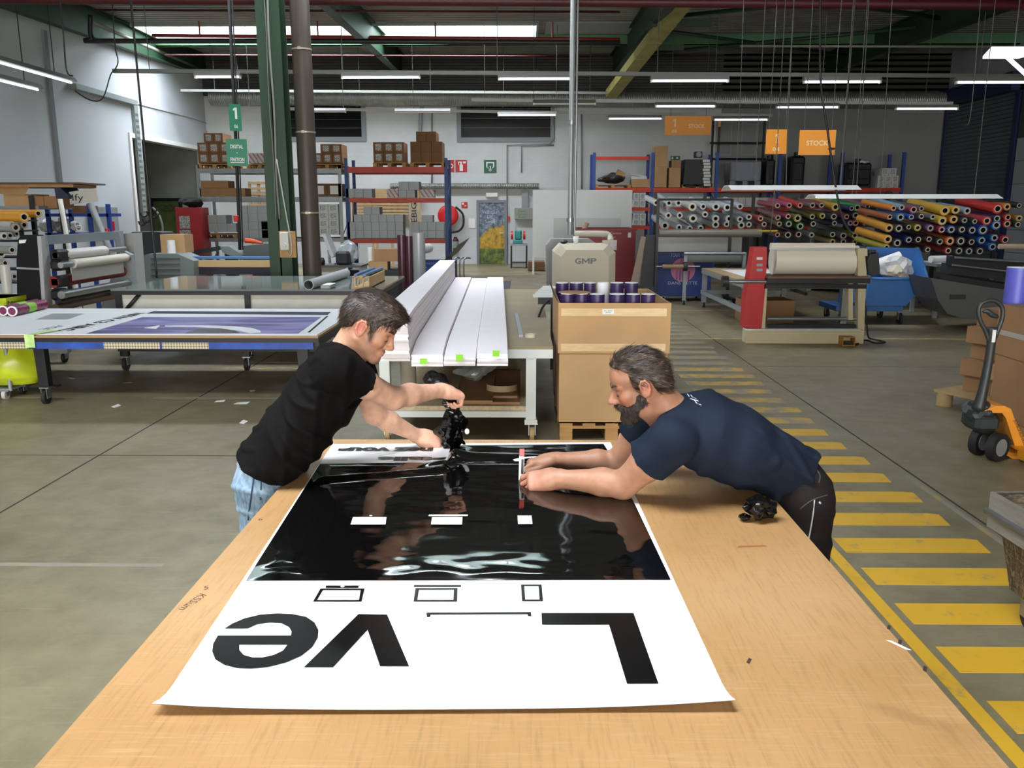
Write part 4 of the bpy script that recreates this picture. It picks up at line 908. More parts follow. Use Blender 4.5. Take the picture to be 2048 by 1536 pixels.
# ------------------------------------------------------------------ right hand racks at the back wall
YQ = 26.4
RB2 = mat('rack_blue2', '27458f', .5, var=.15)
rack('right_rack', 'long blue and orange rack along the back wall above the vinyl rolls', [1187, 1303, 1430, 1555, 1678, 1800], 305, [(376, 0, 5, .12), (415, 0, 5, .1), (452, 0, 5, .1)], YQ, 1.1, RB2, mat('rack_red', 'c2361c', .5, var=.08), None, RDECK)
a, z, c, t = rect(1192, 313, 1298, 320, YQ); b = MB(); b.box((a, YQ, z), (c, YQ+.05, t)); tag(b.build('spare_beam', mat('rack_red', 'c2361c')), 'single red beam across the top of the leftmost right rack bay', 'beam')
grid('tall_carton', 'tall plain tan carton', 'standing on the right rack', 1337, 335, 1362, 375, 1, 1, YQ, .6, CARD)
grid('tall_carton', 'tall plain tan carton', 'stacked two high on the right rack', 1308, 292, 1336, 375, 1, 2, YQ, .6, CARD)
grid('carton', 'small brown carton', 'on the shorter tan carton of the right rack', 1343, 320, 1362, 335, 1, 1, YQ, .5, CARD2)
grid('carton', 'low tan carton', 'on the leftmost bay of the right rack', 1264, 358, 1299, 375, 1, 1, YQ, .6, CARD)
for k in range(9):
    a, z, c, t = rect(1366+k*.6, 367-k*6, 1424-(k % 3), 373.5-k*6, YQ)
    o = thing('black_tray', 'black plastic tray with white label, %s from below of the stack on the right rack' % ORD[k], 'tray', ((a+c)/2, YQ, z), 'stacked black trays'); b = MB(); b.box((a, YQ, z+.005), (c, YQ+.7, t-.012)); b.box((a-.02, YQ-.02, t-.012), (c+.02, YQ+.72, t)); b.build('tray_body', DARK, o)
    b = MB(); b.box((c-.25, YQ-.025, z+.02), (c-.04, YQ-.021, t-.004)); b.build('tray_label', LABELW, o)
top_pallet(1364, 1426, 377, YQ, 'pallet under the stacked black trays')
top_pallet(1190, 1262, 377, YQ, 'pallet under the dark crumpled foil on the right rack')
a = wy(1228, 366, YQ+.4); b = MB(); b.add(*crumple((a.x, YQ+.5, a.z-.02), .5, 21, .4, 3)); tag(b.build('foil_heap', mat('dark_foil', '3f4248', .3, .3)), 'heap of dark crumpled foil on the leftmost right rack pallet', 'waste')
a, z, c, t = rect(1232, 340, 1251, 356, YQ+.2); b = MB(); b.M = Matrix.Translation(V(((a+c)/2, YQ+.4, (z+t)/2))) @ Matrix.Rotation(.5, 4, 'Y'); b.cbox((0, 0, 0), (.25, .3, .2)); tag(b.build('tilted_carton', CARD), 'small tilted carton on top of the dark foil heap', 'carton')
a, z, c, t = rect(1265, 346, 1294, 358, YQ); b = MB(); b.box((a, YQ, z), (c, YQ+.5, z+.08)); b.M = Matrix.Translation(V((a+.2, YQ+.2, z+.11))) @ Matrix.Rotation(.15, 4, 'Y'); b.cbox((0, 0, 0), (.4, .3, .03)); tag(b.build('paper_pile', SBOX), 'pale pile of papers on the low tan carton', 'papers')
a, z, c, t = rect(1460, 323, 1524, 370, YQ+.2); o = thing('plastic_crate', 'large grey plastic pallet crate with legs on the right rack', 'crate', ((a+c)/2, YQ+.2, z)); b = MB(); b.bbox((a, YQ+.2, z+.12), (c, YQ+1.0, t), .03)
CG = mat('crate_grey', '868d95', .6)
o1 = b.build('crate_body', CG, o)
for k in range(3): x = a+(c-a-.15)*k/2; b = MB(); b.box((x, YQ+.25, z), (x+.15, YQ+.95, z+.12)); b.build('foot', CG, o)
for k in range(5): x = a+(c-a)*(k+.5)/5; b = MB(); b.box((x-.02, YQ+.185, z+.15), (x+.02, YQ+.2, t-.05)); b.build('rib', CG, o)
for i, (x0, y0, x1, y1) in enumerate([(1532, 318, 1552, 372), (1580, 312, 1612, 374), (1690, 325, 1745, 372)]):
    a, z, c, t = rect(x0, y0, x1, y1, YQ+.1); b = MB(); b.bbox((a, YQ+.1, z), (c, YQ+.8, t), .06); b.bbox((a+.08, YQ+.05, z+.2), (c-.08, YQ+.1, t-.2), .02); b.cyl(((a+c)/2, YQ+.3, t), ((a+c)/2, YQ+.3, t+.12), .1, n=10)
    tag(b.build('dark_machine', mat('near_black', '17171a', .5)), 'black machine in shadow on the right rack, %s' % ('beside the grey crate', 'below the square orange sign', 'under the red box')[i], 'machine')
a, z, c, t = rect(1716, 330, 1737, 343, YQ+.15); b = MB(); b.box((a, YQ+.15, z), (c, YQ+.4, t)); tag(b.build('red_box', RED), 'small red box on the black machine of the right rack', 'box')
a, z, c, t = rect(1712, 320, 1750, 330, YQ+.1); b = MB(); b.add(*crumple(((a+c)/2, YQ+.35, z), .28, 31, .35, 3)); tag(b.build('white_wrap', PAPER), 'crumpled white wrapping on the small red box', 'wrap')
grid('white_carton', 'small white carton', 'at the right end of the right rack', 1754, 351, 1798, 378, 3, 2, YQ, .5, SBOX, LBL)
grid('white_carton', 'small white carton', 'stacked highest at the right end of the right rack', 1762, 336, 1794, 351, 2, 1, YQ, .5, SBOX, LBL)
grid('white_carton', 'small white carton', 'left of the top rolls', 1266, 385, 1292, 414, 2, 2, YQ, .6, SBOX, LBL)
grid('white_carton', 'small white carton', 'left of the lower rolls', 1266, 427, 1292, 451, 2, 2, YQ, .6, SBOX, LBL)
grid('white_carton', 'small white carton', 'on the lower shelf behind the white rolls', 1333, 393, 1420, 414, 6, 1, YQ, .6, SBOX, None)
grid('white_carton', 'small white carton', 'on the lower shelf behind the pink rolls', 1433, 395, 1548, 414, 8, 1, YQ, .6, SBOX, None)
grid('white_carton', 'small white carton', 'on the lower shelf behind the green rolls', 1600, 395, 1672, 414, 5, 1, YQ, .6, SBOX, None)
grid('white_carton', 'small white carton', 'on the lowest shelf behind the grey rolls', 1320, 434, 1426, 451, 6, 1, YQ, .6, SBOX, None)
# mezzanine rail and speaker
o = thing('mezzanine_rail', 'thin black railing in front of the two warm windows', 'railing', (wy(1475, 300, 27.8).x, 27.8, 0))
for y in (286, 318):
    b = MB(); b.cyl(wy(1420, y, 27.8), wy(1532, y, 27.8), .03, n=8); b.build('rail', BLACKM, o)
for x in (1424, 1526):
    b = MB(); q = wy(x, 300, 27.8); b.cyl((q.x, 27.8, 0), (q.x, 27.8, wy(x, 240, 27.8).z), .035, n=8); b.build('rail_post', BLACKM, o)
a, z, c, t = rect(1390, 303, 1405, 315, YQ); b = MB(); b.bbox((a, YQ, z), (c, YQ+.25, t), .01); o = tag(b.build('loudspeaker', DARK), 'small black loudspeaker on top of the stacked black trays', 'speaker'); b = MB(); b.cyl(((a+c)/2, YQ-.02, (z+t)/2), ((a+c)/2, YQ, (z+t)/2), .08, n=14); b.build('cone', GREYM, o)

# ------------------------------------------------------------------ vinyl rolls on the right
def Z6(x, y): return 1528+x*.2539, 180+y*.2539
def Z5(x, y): return 1150+x*.2539, 180+y*.2539
rows = [
 [(Z5, 640, 888, 'd8d8da'), (Z5, 740, 890, 'd0d2d6'), (Z5, 815, 890, 'c8ccd0'), (Z5, 925, 920, 'd6d2c8', 24), (Z5, 1010, 918, 'd4d6d8'), (Z5, 1110, 920, 'cdd2d8', 22), (Z5, 1200, 925, 'cfd4da', 22), (Z5, 1300, 917, 'c6ced6'), (Z5, 1595, 910, '9a4858'), (Z5, 1687, 908, 'b04a72'), (Z5, 1773, 908, 'cc4038'), (Z5, 1870, 908, '75605a'), (Z5, 1942, 908, '85505c'),
  (Z6, 563, 922, 'c09a30', 24), (Z6, 690, 932, '2c3560'), (Z6, 735, 925, '3fa04c', 22), (Z6, 815, 915, '8f5878'), (Z6, 905, 922, '2f7a38'), (Z6, 1020, 930, 'cf8030'), (Z6, 1085, 925, '7d9fb4'), (Z6, 1178, 942, '8c4052', 24), (Z6, 1240, 934, '5b5d60'), (Z6, 1425, 950, 'd2a43a', 29), (Z6, 1510, 945, 'caa03a', 24), (Z6, 1600, 952, '8697a6', 22), (Z6, 1840, 935, 'bd3434', 30), (Z6, 1915, 920, 'c87c34', 22), (Z6, 2010, 910, '2b2b30')],
 [(Z5, 735, 988, 'c4c6c8'), (Z5, 825, 988, 'c0c2c4'), (Z5, 930, 1012, 'b9bdbf', 24), (Z5, 1025, 980, 'c0c4c6'), (Z5, 1108, 1013, 'b2b8ba', 22), (Z5, 1215, 1015, 'b4babd', 22), (Z5, 1300, 1018, 'abb1b4'), (Z5, 1370, 1000, 'a3a9ac'), (Z5, 1462, 1012, 'b04840'), (Z6, 110, 1005, '86605a'), (Z6, 190, 995, '9f4462'), (Z6, 265, 1010, '76803c', 24), (Z6, 380, 998, '65663a'), (Z6, 460, 992, '8e8434'), (Z6, 550, 997, '3c4046', 22), (Z6, 650, 998, '7c3a52'), (Z6, 722, 988, '3a3f3e', 22), (Z6, 815, 998, 'b23c38'), (Z6, 895, 992, '27443c'), (Z6, 990, 1000, '9a5a34'), (Z6, 1075, 1002, '3a6c94', 24), (Z6, 1160, 1000, '2d56a0'), (Z6, 1240, 995, '5a5c62'), (Z6, 1330, 1000, '70737a'), (Z6, 1405, 1030, 'c4a83c', 26), (Z6, 1495, 1020, 'cc8836', 24), (Z6, 1580, 1027, '55585e'), (Z6, 1660, 1035, '3c3e44'), (Z6, 1755, 1030, 'b43638', 27), (Z6, 1835, 1012, '2b2d52', 24), (Z6, 1920, 1003, 'a23c3a', 22), (Z6, 2010, 1010, '9a8238', 20)],
 [(Z5, 708, 1068, '8f9496', 26), (Z5, 820, 1082, 'aab0b4'), (Z5, 905, 1092, '9ca2a4'), (Z5, 990, 1088, '9da3a6'), (Z5, 1108, 1060, '979c9e', 22), (Z5, 1195, 1057, '8d9294'), (Z5, 1310, 1065, '8b9092', 22), (Z5, 1370, 1060, '84898c'), (Z5, 1490, 1058, '7a3c4a'), (Z6, 120, 1055, '6a5838'), (Z6, 195, 1055, '35543a', 22), (Z6, 285, 1074, '2f6a35', 24), (Z6, 388, 1055, '1d1e20', 22), (Z6, 555, 1050, '252e48'), (Z6, 680, 1048, '2e3a4e'), (Z6, 722, 1048, 'a03c3a', 20), (Z6, 805, 1050, '97303c', 22), (Z6, 890, 1052, '27543a', 22), (Z6, 985, 1087, 'c48c34', 25), (Z6, 1062, 1090, '4a4c50', 25), (Z6, 1140, 1080, '33343a'), (Z6, 1210, 1085, '9a8c34', 21), (Z6, 1310, 1088, '6a4c78', 22), (Z6, 1400, 1100, '9a3c50', 22), (Z6, 1475, 1100, '35568e', 24), (Z6, 1560, 1100, '46484c', 22), (Z6, 1640, 1105, '2c3452', 25), (Z6, 1725, 1103, '2a4a88', 30), (Z6, 1830, 1065, '2c5a9c', 28), (Z6, 1915, 1055, '963038', 24), (Z6, 2000, 1060, '2a3a34', 22)],
 [(Z5, 1595, 1140, '7a2c38'), (Z6, 188, 1142, '3a2c30', 24), (Z6, 272, 1138, '4c3438', 22), (Z6, 375, 1142, '6e747a'), (Z6, 540, 1138, '2c4a38', 20), (Z6, 625, 1148, '4b4d55', 24), (Z6, 715, 1145, '96963a', 20), (Z6, 795, 1148, '30466e', 25), (Z6, 880, 1143, '33486e', 20), (Z6, 975, 1175, 'cc9234', 26), (Z6, 1050, 1205, '3a4046', 26), (Z6, 1140, 1180, '2a3266', 22), (Z6, 1215, 1178, '202226', 22), (Z6, 1300, 1175, '46302c', 20), (Z6, 1385, 1195, '3c3e42', 22), (Z6, 1465, 1190, 'c46a36', 26), (Z6, 1550, 1190, '3e4044', 27), (Z6, 1635, 1197, '2e2e34', 22), (Z6, 1715, 1185, '2d5690', 24), (Z6, 1815, 1165, '2d5a96', 24), (Z6, 1900, 1180, '962c38', 26)],
 [(Z6, 540, 1195, '8c7c3a', 18), (Z6, 625, 1195, '5a4a48', 20), (Z6, 715, 1198, '46303a', 18), (Z6, 795, 1203, '3a4a66', 24), (Z6, 965, 1240, '9a963a', 20), (Z6, 1205, 1262, '2a2a2e', 22), (Z6, 1290, 1258, '3c3230', 20), (Z6, 1450, 1266, '8a3030', 22), (Z6, 1535, 1268, '4a4c50', 24), (Z6, 1615, 1270, '3e4048', 24), (Z6, 1700, 1270, '3a3c42', 24), (Z6, 1800, 1235, '2f62a4', 24)]]
def colour_word(h):
    r, g, b_ = (int(h[i:i+2], 16) for i in (0, 2, 4)); mx, mn = max(r, g, b_), min(r, g, b_)
    if mx-mn < 22: return 'white' if mx > 195 else 'light grey' if mx > 150 else 'grey' if mx > 80 else 'black'
    if r == mx: return ('yellow' if g > .7*r and b_ < .6*r else 'orange' if g > .55*r and b_ < .5*r else 'pink' if b_ > .55*r and r > 150 else 'maroon' if r < 160 else 'red')
    if g == mx: return 'green' if g > 60 else 'dark green'
    return 'light blue' if mx > 130 and r > 90 else 'blue' if mx > 90 else 'dark blue'
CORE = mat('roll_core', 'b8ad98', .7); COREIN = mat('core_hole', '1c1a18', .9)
RK = thing('roll_rack', 'dark steel rack with arms carrying rows of vinyl rolls', 'rack', (6, 18, 0))
for px in (1318, 1420, 1520, 1620, 1712, 1800, 1905, 2030):
    Yx = 18.2 if px < 1760 else 15.7; x = wy(px, 430, Yx).x
    b = MB(); b.box((x-.03, Yx+.55, 0), (x+.03, Yx+.62, 2.15)); b.box((x-.03, Yx-.1, 0), (x+.03, Yx+.9, .06)); b.build('rack_post', BLACKM, RK)
rowz = {}
for ri, row in enumerate(rows):
    for k, it in enumerate(row):
        f, x, y, hx = it[:4]; rz_ = it[4] if len(it) > 4 else 18
        px, py = f(x, y); Yx = 17.6 if px < 1765 else 15.2
        p = wy(px, py, Yx); r = rz_*.2539*1.28/1680*Yx; L_ = 1.35; e = V((0, L_, .115+.05*math.sin(k*2.1+ri)))
        nm = '%s vinyl roll, %s from left in the %s row of the roll rack' % (colour_word(hx), ORD[k] if k < 30 else 'last', ['top', 'second', 'third', 'fourth', 'lowest'][ri])
        o = thing('vinyl_roll', nm, 'roll', tuple(p), 'vinyl rolls on the roll rack')
        m_ = mat('vinyl_'+hx, hx, .3, var=.05)
        b = MB(); b.pipe(p, p+e, r, r*.62, 14, 0, 1, 0); b.build('vinyl_wrap', [m_, COREIN], o)
        b = MB(); b.pipe(p-e.normalized()*.006, p+e*.02, r*.72, r*.5, 14, 0, 1, 0); b.add([], []); b.build('core', [CORE, COREIN], o)
        if k % 3 == 0:
            b = MB(); q = p+e*.62-V((0, 0, r+.015)); b.box((q.x-.02, Yx+.2, q.z-.01), (q.x+.02, Yx+1.25, q.z+.01)); b.build('rack_arm', BLACKM, RK)
for i, (x0, y0, x1, y1) in enumerate([(1622, 418, 1712, 471), (1718, 418, 1772, 471), (1628, 476, 1712, 490)]):
    a, z, c, t = rect(x0, y0, x1, y1, 19.2); b = MB(); b.box((a, 19.2, 0), (c, 19.23, t)); tag(b.build('display_board', mat('panel_pale', 'a9b3bd', .5) if i < 2 else mat('panel_yellow', 'c9a024', .5)), ['wide pale panel behind the middle of the roll rack', 'narrow pale panel behind the middle of the roll rack', 'low yellow panel behind the roll rack'][i], 'panel')
# ------------------------------------------------------------------ machines and containers, right and middle
def quadslab(b, pts, Y, d, mi=None):
    """polygon of pixels on plane Y, extruded back by d"""
    P = [wy(x, y, Y) for x, y in pts]; b.prism([(p.x, p.z) for p in P], d, 'y', Y, mi); return b
# red laminator
LY = 11.5
lm = thing('red_laminator', 'laminating press with red end plate, cream frame and wide white roll', 'machine', (3.9, LY, 0))
b = MB(); quadslab(b, [(1488, 655), (1491, 600), (1508, 495), (1534, 494), (1534, 520), (1531, 570), (1523, 657)], LY, .22); b.build('end_plate', RED, lm)
for x, y in ((1519, 517), (1519, 530), (1519, 540)):
    a, z, c, t = rect(x-6, y-2.5, x+6, y+2.5, LY); b = MB(); b.box((a, LY-.006, z), (c, LY, t)); b.build('control', LABELW if y < 520 else GREYM, lm)
CRM = mat('cream_steel', 'b9ad8a', .5, var=.05)
for pts in ([(1527, 570), (1535, 570), (1530, 658), (1523, 658)], [(1716, 505), (1729, 500), (1733, 545), (1728, 672), (1716, 672)], [(1697, 562), (1706, 562), (1706, 640), (1697, 640)]): b = MB(); quadslab(b, pts, LY+.02, .12); b.build('side_frame', CRM, lm)
def xroll(b, x0, x1, yc, rpx, Y, mi=None, n=20):
    a, c = wy(x0, yc, Y), wy(x1, yc, Y); r = rpx/1680*Y*1.02; b.cyl(a, (c.x, a.y, a.z), r, n=n, mi=mi); return b
b = MB(); xroll(b, 1541, 1708, 493, 7, LY+.1); xroll(b, 1545, 1712, 520, 28, LY+.25); b.build('paper_roll', mat('roll_cream', 'dad3c2', .4), lm)
a, z, c, t = rect(1541, 496, 1712, 500, LY); b = MB(); b.box((a, LY+.05, z), (c, LY+.08, t)); b.build('guide_bar', STEEL, lm)
a, z, c, t = rect(1530, 546, 1736, 555, LY); b = MB(); b.box((a, LY-.15, z), (c, LY+.5, z+.02)); b.build('feed_table', mat('brown_board', '6a5240', .6), lm); b = MB(); b.box((a, LY-.1, z-.07), (c, LY+.4, z-.005)); b.box((a, LY, z-.15), (c, LY+.1, z-.09)); b.build('roller_housing', BLACKM, lm)
b = MB(); xroll(b, 1535, 1712, 637, 4, LY+.1); b.build('lower_roller', STEEL, lm); b = MB(); xroll(b, 1535, 1712, 652, 4, LY+.1); b.build('lower_bar', DARK, lm)
b = MB(); xroll(b, 1450, 1640, 563, 3.5, LY-.05); xroll(b, 1470, 1490, 563, 5, LY-.05); b.build('shaft', STEEL, lm); b = MB(); xroll(b, 1444, 1456, 563, 11, LY-.05); b.build('shaft_brake', DARK, lm)
a, z, c, t = rect(1488, 659, 1724, 685, LY); b = MB(); b.bbox((a, LY-.1, .002), (c, LY+.12, t), .01); b.build('base_beam', CRM, lm)
b = MB(); b.box((a, LY-.08, t), (c-.05, LY+.1, t+.01)); b.build('base_top', WHITE, lm)
p = wz(1698, 692, 0); o = thing('foot_pedal', 'yellow metal foot pedal on the floor in front of the red press', 'pedal', tuple(p)); b = MB(); b.box((p.x-.09, p.y, 0), (p.x+.08, p.y+.2, .012)); b.box((p.x-.09, p.y, .012), (p.x-.08, p.y+.2, .11)); b.box((p.x+.07, p.y, .012), (p.x+.08, p.y+.2, .11)); b.box((p.x-.09, p.y, .11), (p.x+.08, p.y+.2, .12)); b.build('guard', mat('ochre', 'a5742c', .5), o); b = MB(); b.box((p.x-.06, p.y+.03, .02), (p.x+.05, p.y+.15, .05)); b.build('pedal', DARK, o)
b = MB(); b.tube([wz(1712, 690, .01), wz(1730, 680, .01), wz(1750, 686, .01), wz(1770, 684, .01), wz(1745, 678, .01), wz(1736, 672, .05), wy(1733, 640, LY+.3), wy(1730, 600, LY+.3)], .012, 6); tag(b.build('power_cable', RUBBER), 'black cable coiling on the floor beside the red press', 'cable')
b = MB(); quadslab(b, [(1735, 520), (1742, 505), (1757, 505), (1760, 545), (1748, 552), (1737, 548)], LY+.1, .2); b.box((wy(1743, 520, LY).x, LY+.1, wy(1743, 508, LY).z), (wy(1757, 520, LY).x, LY+.3, wy(1757, 500, LY).z)); b.build('motor', DARK, lm)
b = MB(); quadslab(b, [(1716, 497), (1735, 497), (1735, 512), (1716, 512)], LY, .15); b.build('bearing_block', CRM, lm)
# grey work table behind the press
tb = thing('grey_table', 'grey metal wheeled table with a wooden top and white papers, left of the red press', 'table', (2.6, 13, 0))
X0, X1, y0, y1, zt = 3.36, 4.95, 12.75, 15.9, .73
b = MB(); b.box((X0, y0, zt-.025), (X1, y1, zt)); b.build('table_top', mat('tan_board', 'a38c66', .6), tb)
b = MB(); b.box((X0+.25, y0+.4, zt+.001), (X1-.2, y1-.5, zt+.004)); tag(b.build('paper_sheet', PAPER), 'white paper sheets on the grey table left of the red press', 'paper')
for (x, y) in ((X0+.05, y0+.08), (X0+.05, y1-.08), (X1-.06, y0+.08), (X1-.06, y1-.08)):
    b = MB(); b.box((x-.04, y-.04, .11), (x+.04, y+.04, zt-.1)); b.build('leg', GREYM, tb); caster('caster', x, y, tb, .11, .045)
for lo, hi in [((X0, y0, zt-.1), (X1, y0+.06, zt-.025)), ((X0, y0+.06, zt-.1), (X0+.06, y1, zt-.025)), ((X0, y0+.06, .25), (X0+.05, y1, .32)), ((X0+.1, y1-.1, .25), (X1, y1-.04, .32))]:
    b = MB(); b.box(lo, hi); b.build('rail', GREYM, tb)
p = wz(1460, 630, 0); b = MB(); b.box((3.6, 13.6, .001), (4.4, 14.2, .36)); tag(b.build('carton', CARD2), 'brown carton on the floor under the grey table', 'carton')
# shiny roll stand with the film roll (left of it)
SY = 16.5
st = thing('film_stand', 'dark frame stand holding a wide roll of grey film, in front of the white rolls', 'stand', (wy(1390, 500, SY).x, SY, 0))
for x in (1317, 1465):
    a = wy(x, 398, SY); b = MB(); b.box((a.x-.025, SY, .05), (a.x+.025, SY+.05, a.z)); b.build('post', BLACKM, st)
b = MB(); xroll(b, 1317, 1465, 399, 2, SY, n=8); b.build('top_bar', BLACKM, st)
b = MB(); xroll(b, 1318, 1522, 466, 8, SY+.05); b.build('film_roll', mat('olive_film', '6b685a', .3), st)
a, z, c, t = rect(1317, 470, 1518, 504, SY); b = MB(); b.box((a, SY+.08, z), (c-.3, SY+.085, t)); b.build('film_web', mat('grey_film', '85857f', .25), st)
b = MB(); xroll(b, 1515, 1555, 462, 2, SY); b.build('spindle', mat('yellow_tip', 'a99a3a', .5), st)
for x in (1319, 1463):
    b = MB(); X_ = wy(x, 500, SY).x; b.box((X_-.03, SY-.4, .08), (X_+.03, SY+.5, .13)); b.build('foot_bar', BLACKM, st); caster('caster', X_, SY-.35, st, .09, .04); caster('caster', X_, SY+.45, st, .09, .04)
# grey unwinder table in front
uw = thing('unwinder', 'pale grey steel unwinder frame with a brown core on its shaft', 'machine', (wy(1390, 560, 16.2).x, 16.2, 0)); UY = 16.2
b = MB(); xroll(b, 1368, 1490, 507, 3, UY); b.build('top_roller', STEEL, uw); a, z, c, t = rect(1371, 505, 1490, 525, UY); b = MB(); b.box((a, UY+.1, z), (c, UY+.13, t)); b.build('curtain', mat('grey_green', '6d7068', .5), uw)
for x in (1372, 1490):
    a = wy(x, 505, UY); b = MB(); b.box((a.x-.03, UY, .1), (a.x+.03, UY+.06, a.z)); b.build('post', GREYM, uw); caster('caster', a.x, UY+.03, uw, .1, .045)
b = MB(); xroll(b, 1325, 1368, 533, 4, UY-.05); b.build('brown_core', mat('core_brown', '8f7458', .8), uw); b = MB(); xroll(b, 1312, 1400, 533, 1.6, UY-.05); b.build('shaft', STEEL, uw); b = MB(); xroll(b, 1367, 1374, 533, 9, UY-.05); b.build('brake_disc', DARK, uw)
# blue TOUT VENANT containers
def container(x0, y0, x1, Y, d, lab, m, txts):
    a, z, c, t = rect(x0, y0, x1, y0+80, Y); o = thing('waste_container', lab, 'container', ((a+c)/2, Y, 0)); b = MB()
    for lo, hi in [((a, Y, .12), (c, Y+.03, t)), ((a, Y+d-.03, .12), (c, Y+d, t)), ((a, Y+.03, .12), (a+.03, Y+d-.03, t)), ((c-.03, Y+.03, .12), (c, Y+d-.03, t)), ((a, Y, .1), (c, Y+d, .12))]: b.box(lo, hi)
    b.build('container_body', m, o); b = MB(); b.box((a-.02, Y-.02, t-.05), (c+.02, Y+.0, t)); b.build('rim', m, o)
    for x in (a+.15, c-.15):
        for y in (Y+.1, Y+d-.1): caster('caster', x, y, o, .1, .045)
    for (s, px, py, wpx, hpx, mm) in txts:
        p = wy(px, py, Y); text('lettering', s, .2, face_cam((p.x, Y-.004, p.z)), mm, o, width=wpx/1680*Y, height=hpx/1680*Y)
    return o, a, z, c, t
CB = mat('container_blue', '22366f', .55, var=.15); LW = mat('letter_white', 'aab2c0', .6); PINK = mat('letter_pink', 'b06a86', .6)
o, a, z, c, t = container(1313, 502, 1425, 16.85, .75, 'blue waste container with white letters and pink disc behind the unwinder', CB, [('TOUT VENANT', 1366, 510, 50, 7, LW), ('DANS CETTE', 1365, 566, 58, 6, LW)])
p = wy(1366, 540, 16.85); b = MB(); b.cyl((p.x, 16.842, p.z), (p.x, 16.848, p.z), .24, n=28); dsc = b.build('disc_emblem', PINK, o)
for k in range(5): b = MB(); x = p.x-.12+.06*k; b.box((x-.008, 16.838, p.z-.2), (x+.008, 16.8415, p.z-.02)); b.build('emblem_bar', CB, dsc)
o, a, z, c, t = container(811, 526, 905, 17.0, 1.2, 'blue waste container partly hidden by the tall stack of white panels', CB, [('TOUT', 838, 538, 30, 9, LW)])
b = MB(); P = wy(880, 510, 17.6); vs = []
for k in range(14):
    t_ = k/13; vs += [(P.x-.35+.75*t_, 17.2, P.z-.28+.5*t_**2), (P.x-.15+.75*t_, 18.0, P.z-.2+.55*t_**2)]
b.smooth = True; b.add(vs, [(2*k, 2*k+2, 2*k+3, 2*k+1) for k in range(13)]); tag(b.build('foam_sheet', mat('grey_foam', '8a8a82', .7)), 'curved grey foam sheet sticking out of the left blue container', 'sheet')
b = MB(); p = wy(838, 500, 17.6); b.pipe(p, p+V((.1, .9, .0)), .10, .06, 18); tag(b.build('paper_roll', PAPER), 'white paper roll end above the left blue container', 'roll')
# red paper container
o, a, z, c, t = container(1152, 457, 1272, 19.5, 1.3, 'dark red waste container for paper and cartons behind the cream machine', mat('container_red', '7a1a22', .5, var=.08), [('Papiers & Cartons', 1218, 467, 48, 6, mat('letter_rose', 'c79a98', .6)), ('Papier', 1218, 475, 26, 5, mat('letter_rose', 'c79a98', .6))])
b = MB(); p = wy(1262, 467, 19.5); b.box((p.x-.07, 19.49, p.z-.09), (p.x+.0, 19.498, p.z+.02)); b.build('info_label', LABELW, o)
b = MB(); p = wy(1170, 455, 19.9); b.M = Matrix.Translation(p) @ Matrix.Rotation(.35, 4, 'Y'); b.cyl((0, 0, -.3), (0, 0, .12), .06, n=14); tag(b.build('card_tube', mat('pink_tube', 'b69a86', .8)), 'short cardboard tube poking out of the red container', 'tube')
# white board
a, z, c, t = rect(1065, 380, 1265, 515, 24.0); b = MB(); b.box((a, 24.0, z), (c, 24.02, t)); b.box((a, 24.0, 0), (a+.05, 24.3, z)); b.box((c-.05, 24.0, 0), (c, 24.3, z)); wb = tag(b.build('white_board', mat('board_white', 'f0f4f5', .5)), 'big blank white board standing behind the cream machine', 'board')
a, z, c, t = rect(1107, 436, 1242, 470, 23.9); b = MB(); b.box((a, 23.9, 0), (c, 23.92, t)); tag(b.build('small_board', mat('board_white2', 'd8dddd', .45)), 'smaller white board in front of the big white board', 'board')
# cream GMP machine
GY = 12.0
gm = thing('cream_machine', 'cream laminating machine end with grey letters, behind the big carton', 'machine', (wy(1170, 560, GY).x, GY, 0))
b = MB(); P = [wy(x, y, GY) for x, y in [(1108, 600), (1108, 505), (1122, 490), (1218, 490), (1232, 505), (1232, 600)]]
poly = [(P[0].x, .05), (P[1].x, P[1].z), (P[2].x, P[2].z), (P[3].x, P[3].z), (P[4].x, P[4].z), (P[5].x, .05)]
b.prism(poly, .7, 'y', GY+.08); ins = [(poly[0][0]+.1, .08), (poly[1][0]+.1, poly[1][1]-.06), (poly[2][0]+.08, poly[2][1]-.07), (poly[3][0]-.08, poly[3][1]-.07), (poly[4][0]-.1, poly[4][1]-.06), (poly[5][0]-.1, .08)]
n = 6; vs = [(x, GY+.08, z_) for x, z_ in poly]+[(x, GY, z_) for x, z_ in ins]; b.add(vs, [tuple(range(6, 12))]+[(i, (i+1) % n, 6+(i+1) % n, 6+i) for i in range(n)])
b.build('end_cover', mat('machine_cream', 'b3ac98', .5), gm)
LG = mat('letter_grey', '5b5c5c', .5)
for ch, px in (('G', 1156), ('P', 1187)): p = wy(px, 522, GY); text('lettering', ch, .3, face_cam((p.x, GY-.003, p.z)), LG, gm, offset=.008, width=12/1680*GY, height=11/1680*GY)
p = wy(1171.5, 522, GY); b = MB(); b.M = face_cam((p.x, GY-.003, p.z)); w_, h_, t_ = .055, .04, .022
b.add([(-w_, -h_, 0), (-w_+t_, -h_, 0), (-w_+t_, h_*.25, 0), (0, -h_*.7, 0), (w_-t_, h_*.25, 0), (w_-t_, -h_, 0), (w_, -h_, 0), (w_, h_, 0), (w_-t_*.9, h_, 0), (0, -h_*.05, 0), (-w_+t_*.9, h_, 0), (-w_, h_, 0)], [(0, 1, 2, 11), (2, 10, 11), (2, 3, 9, 10), (3, 4, 8, 9), (4, 7, 8), (4, 5, 6, 7)]); b.build('lettering', LG, gm)
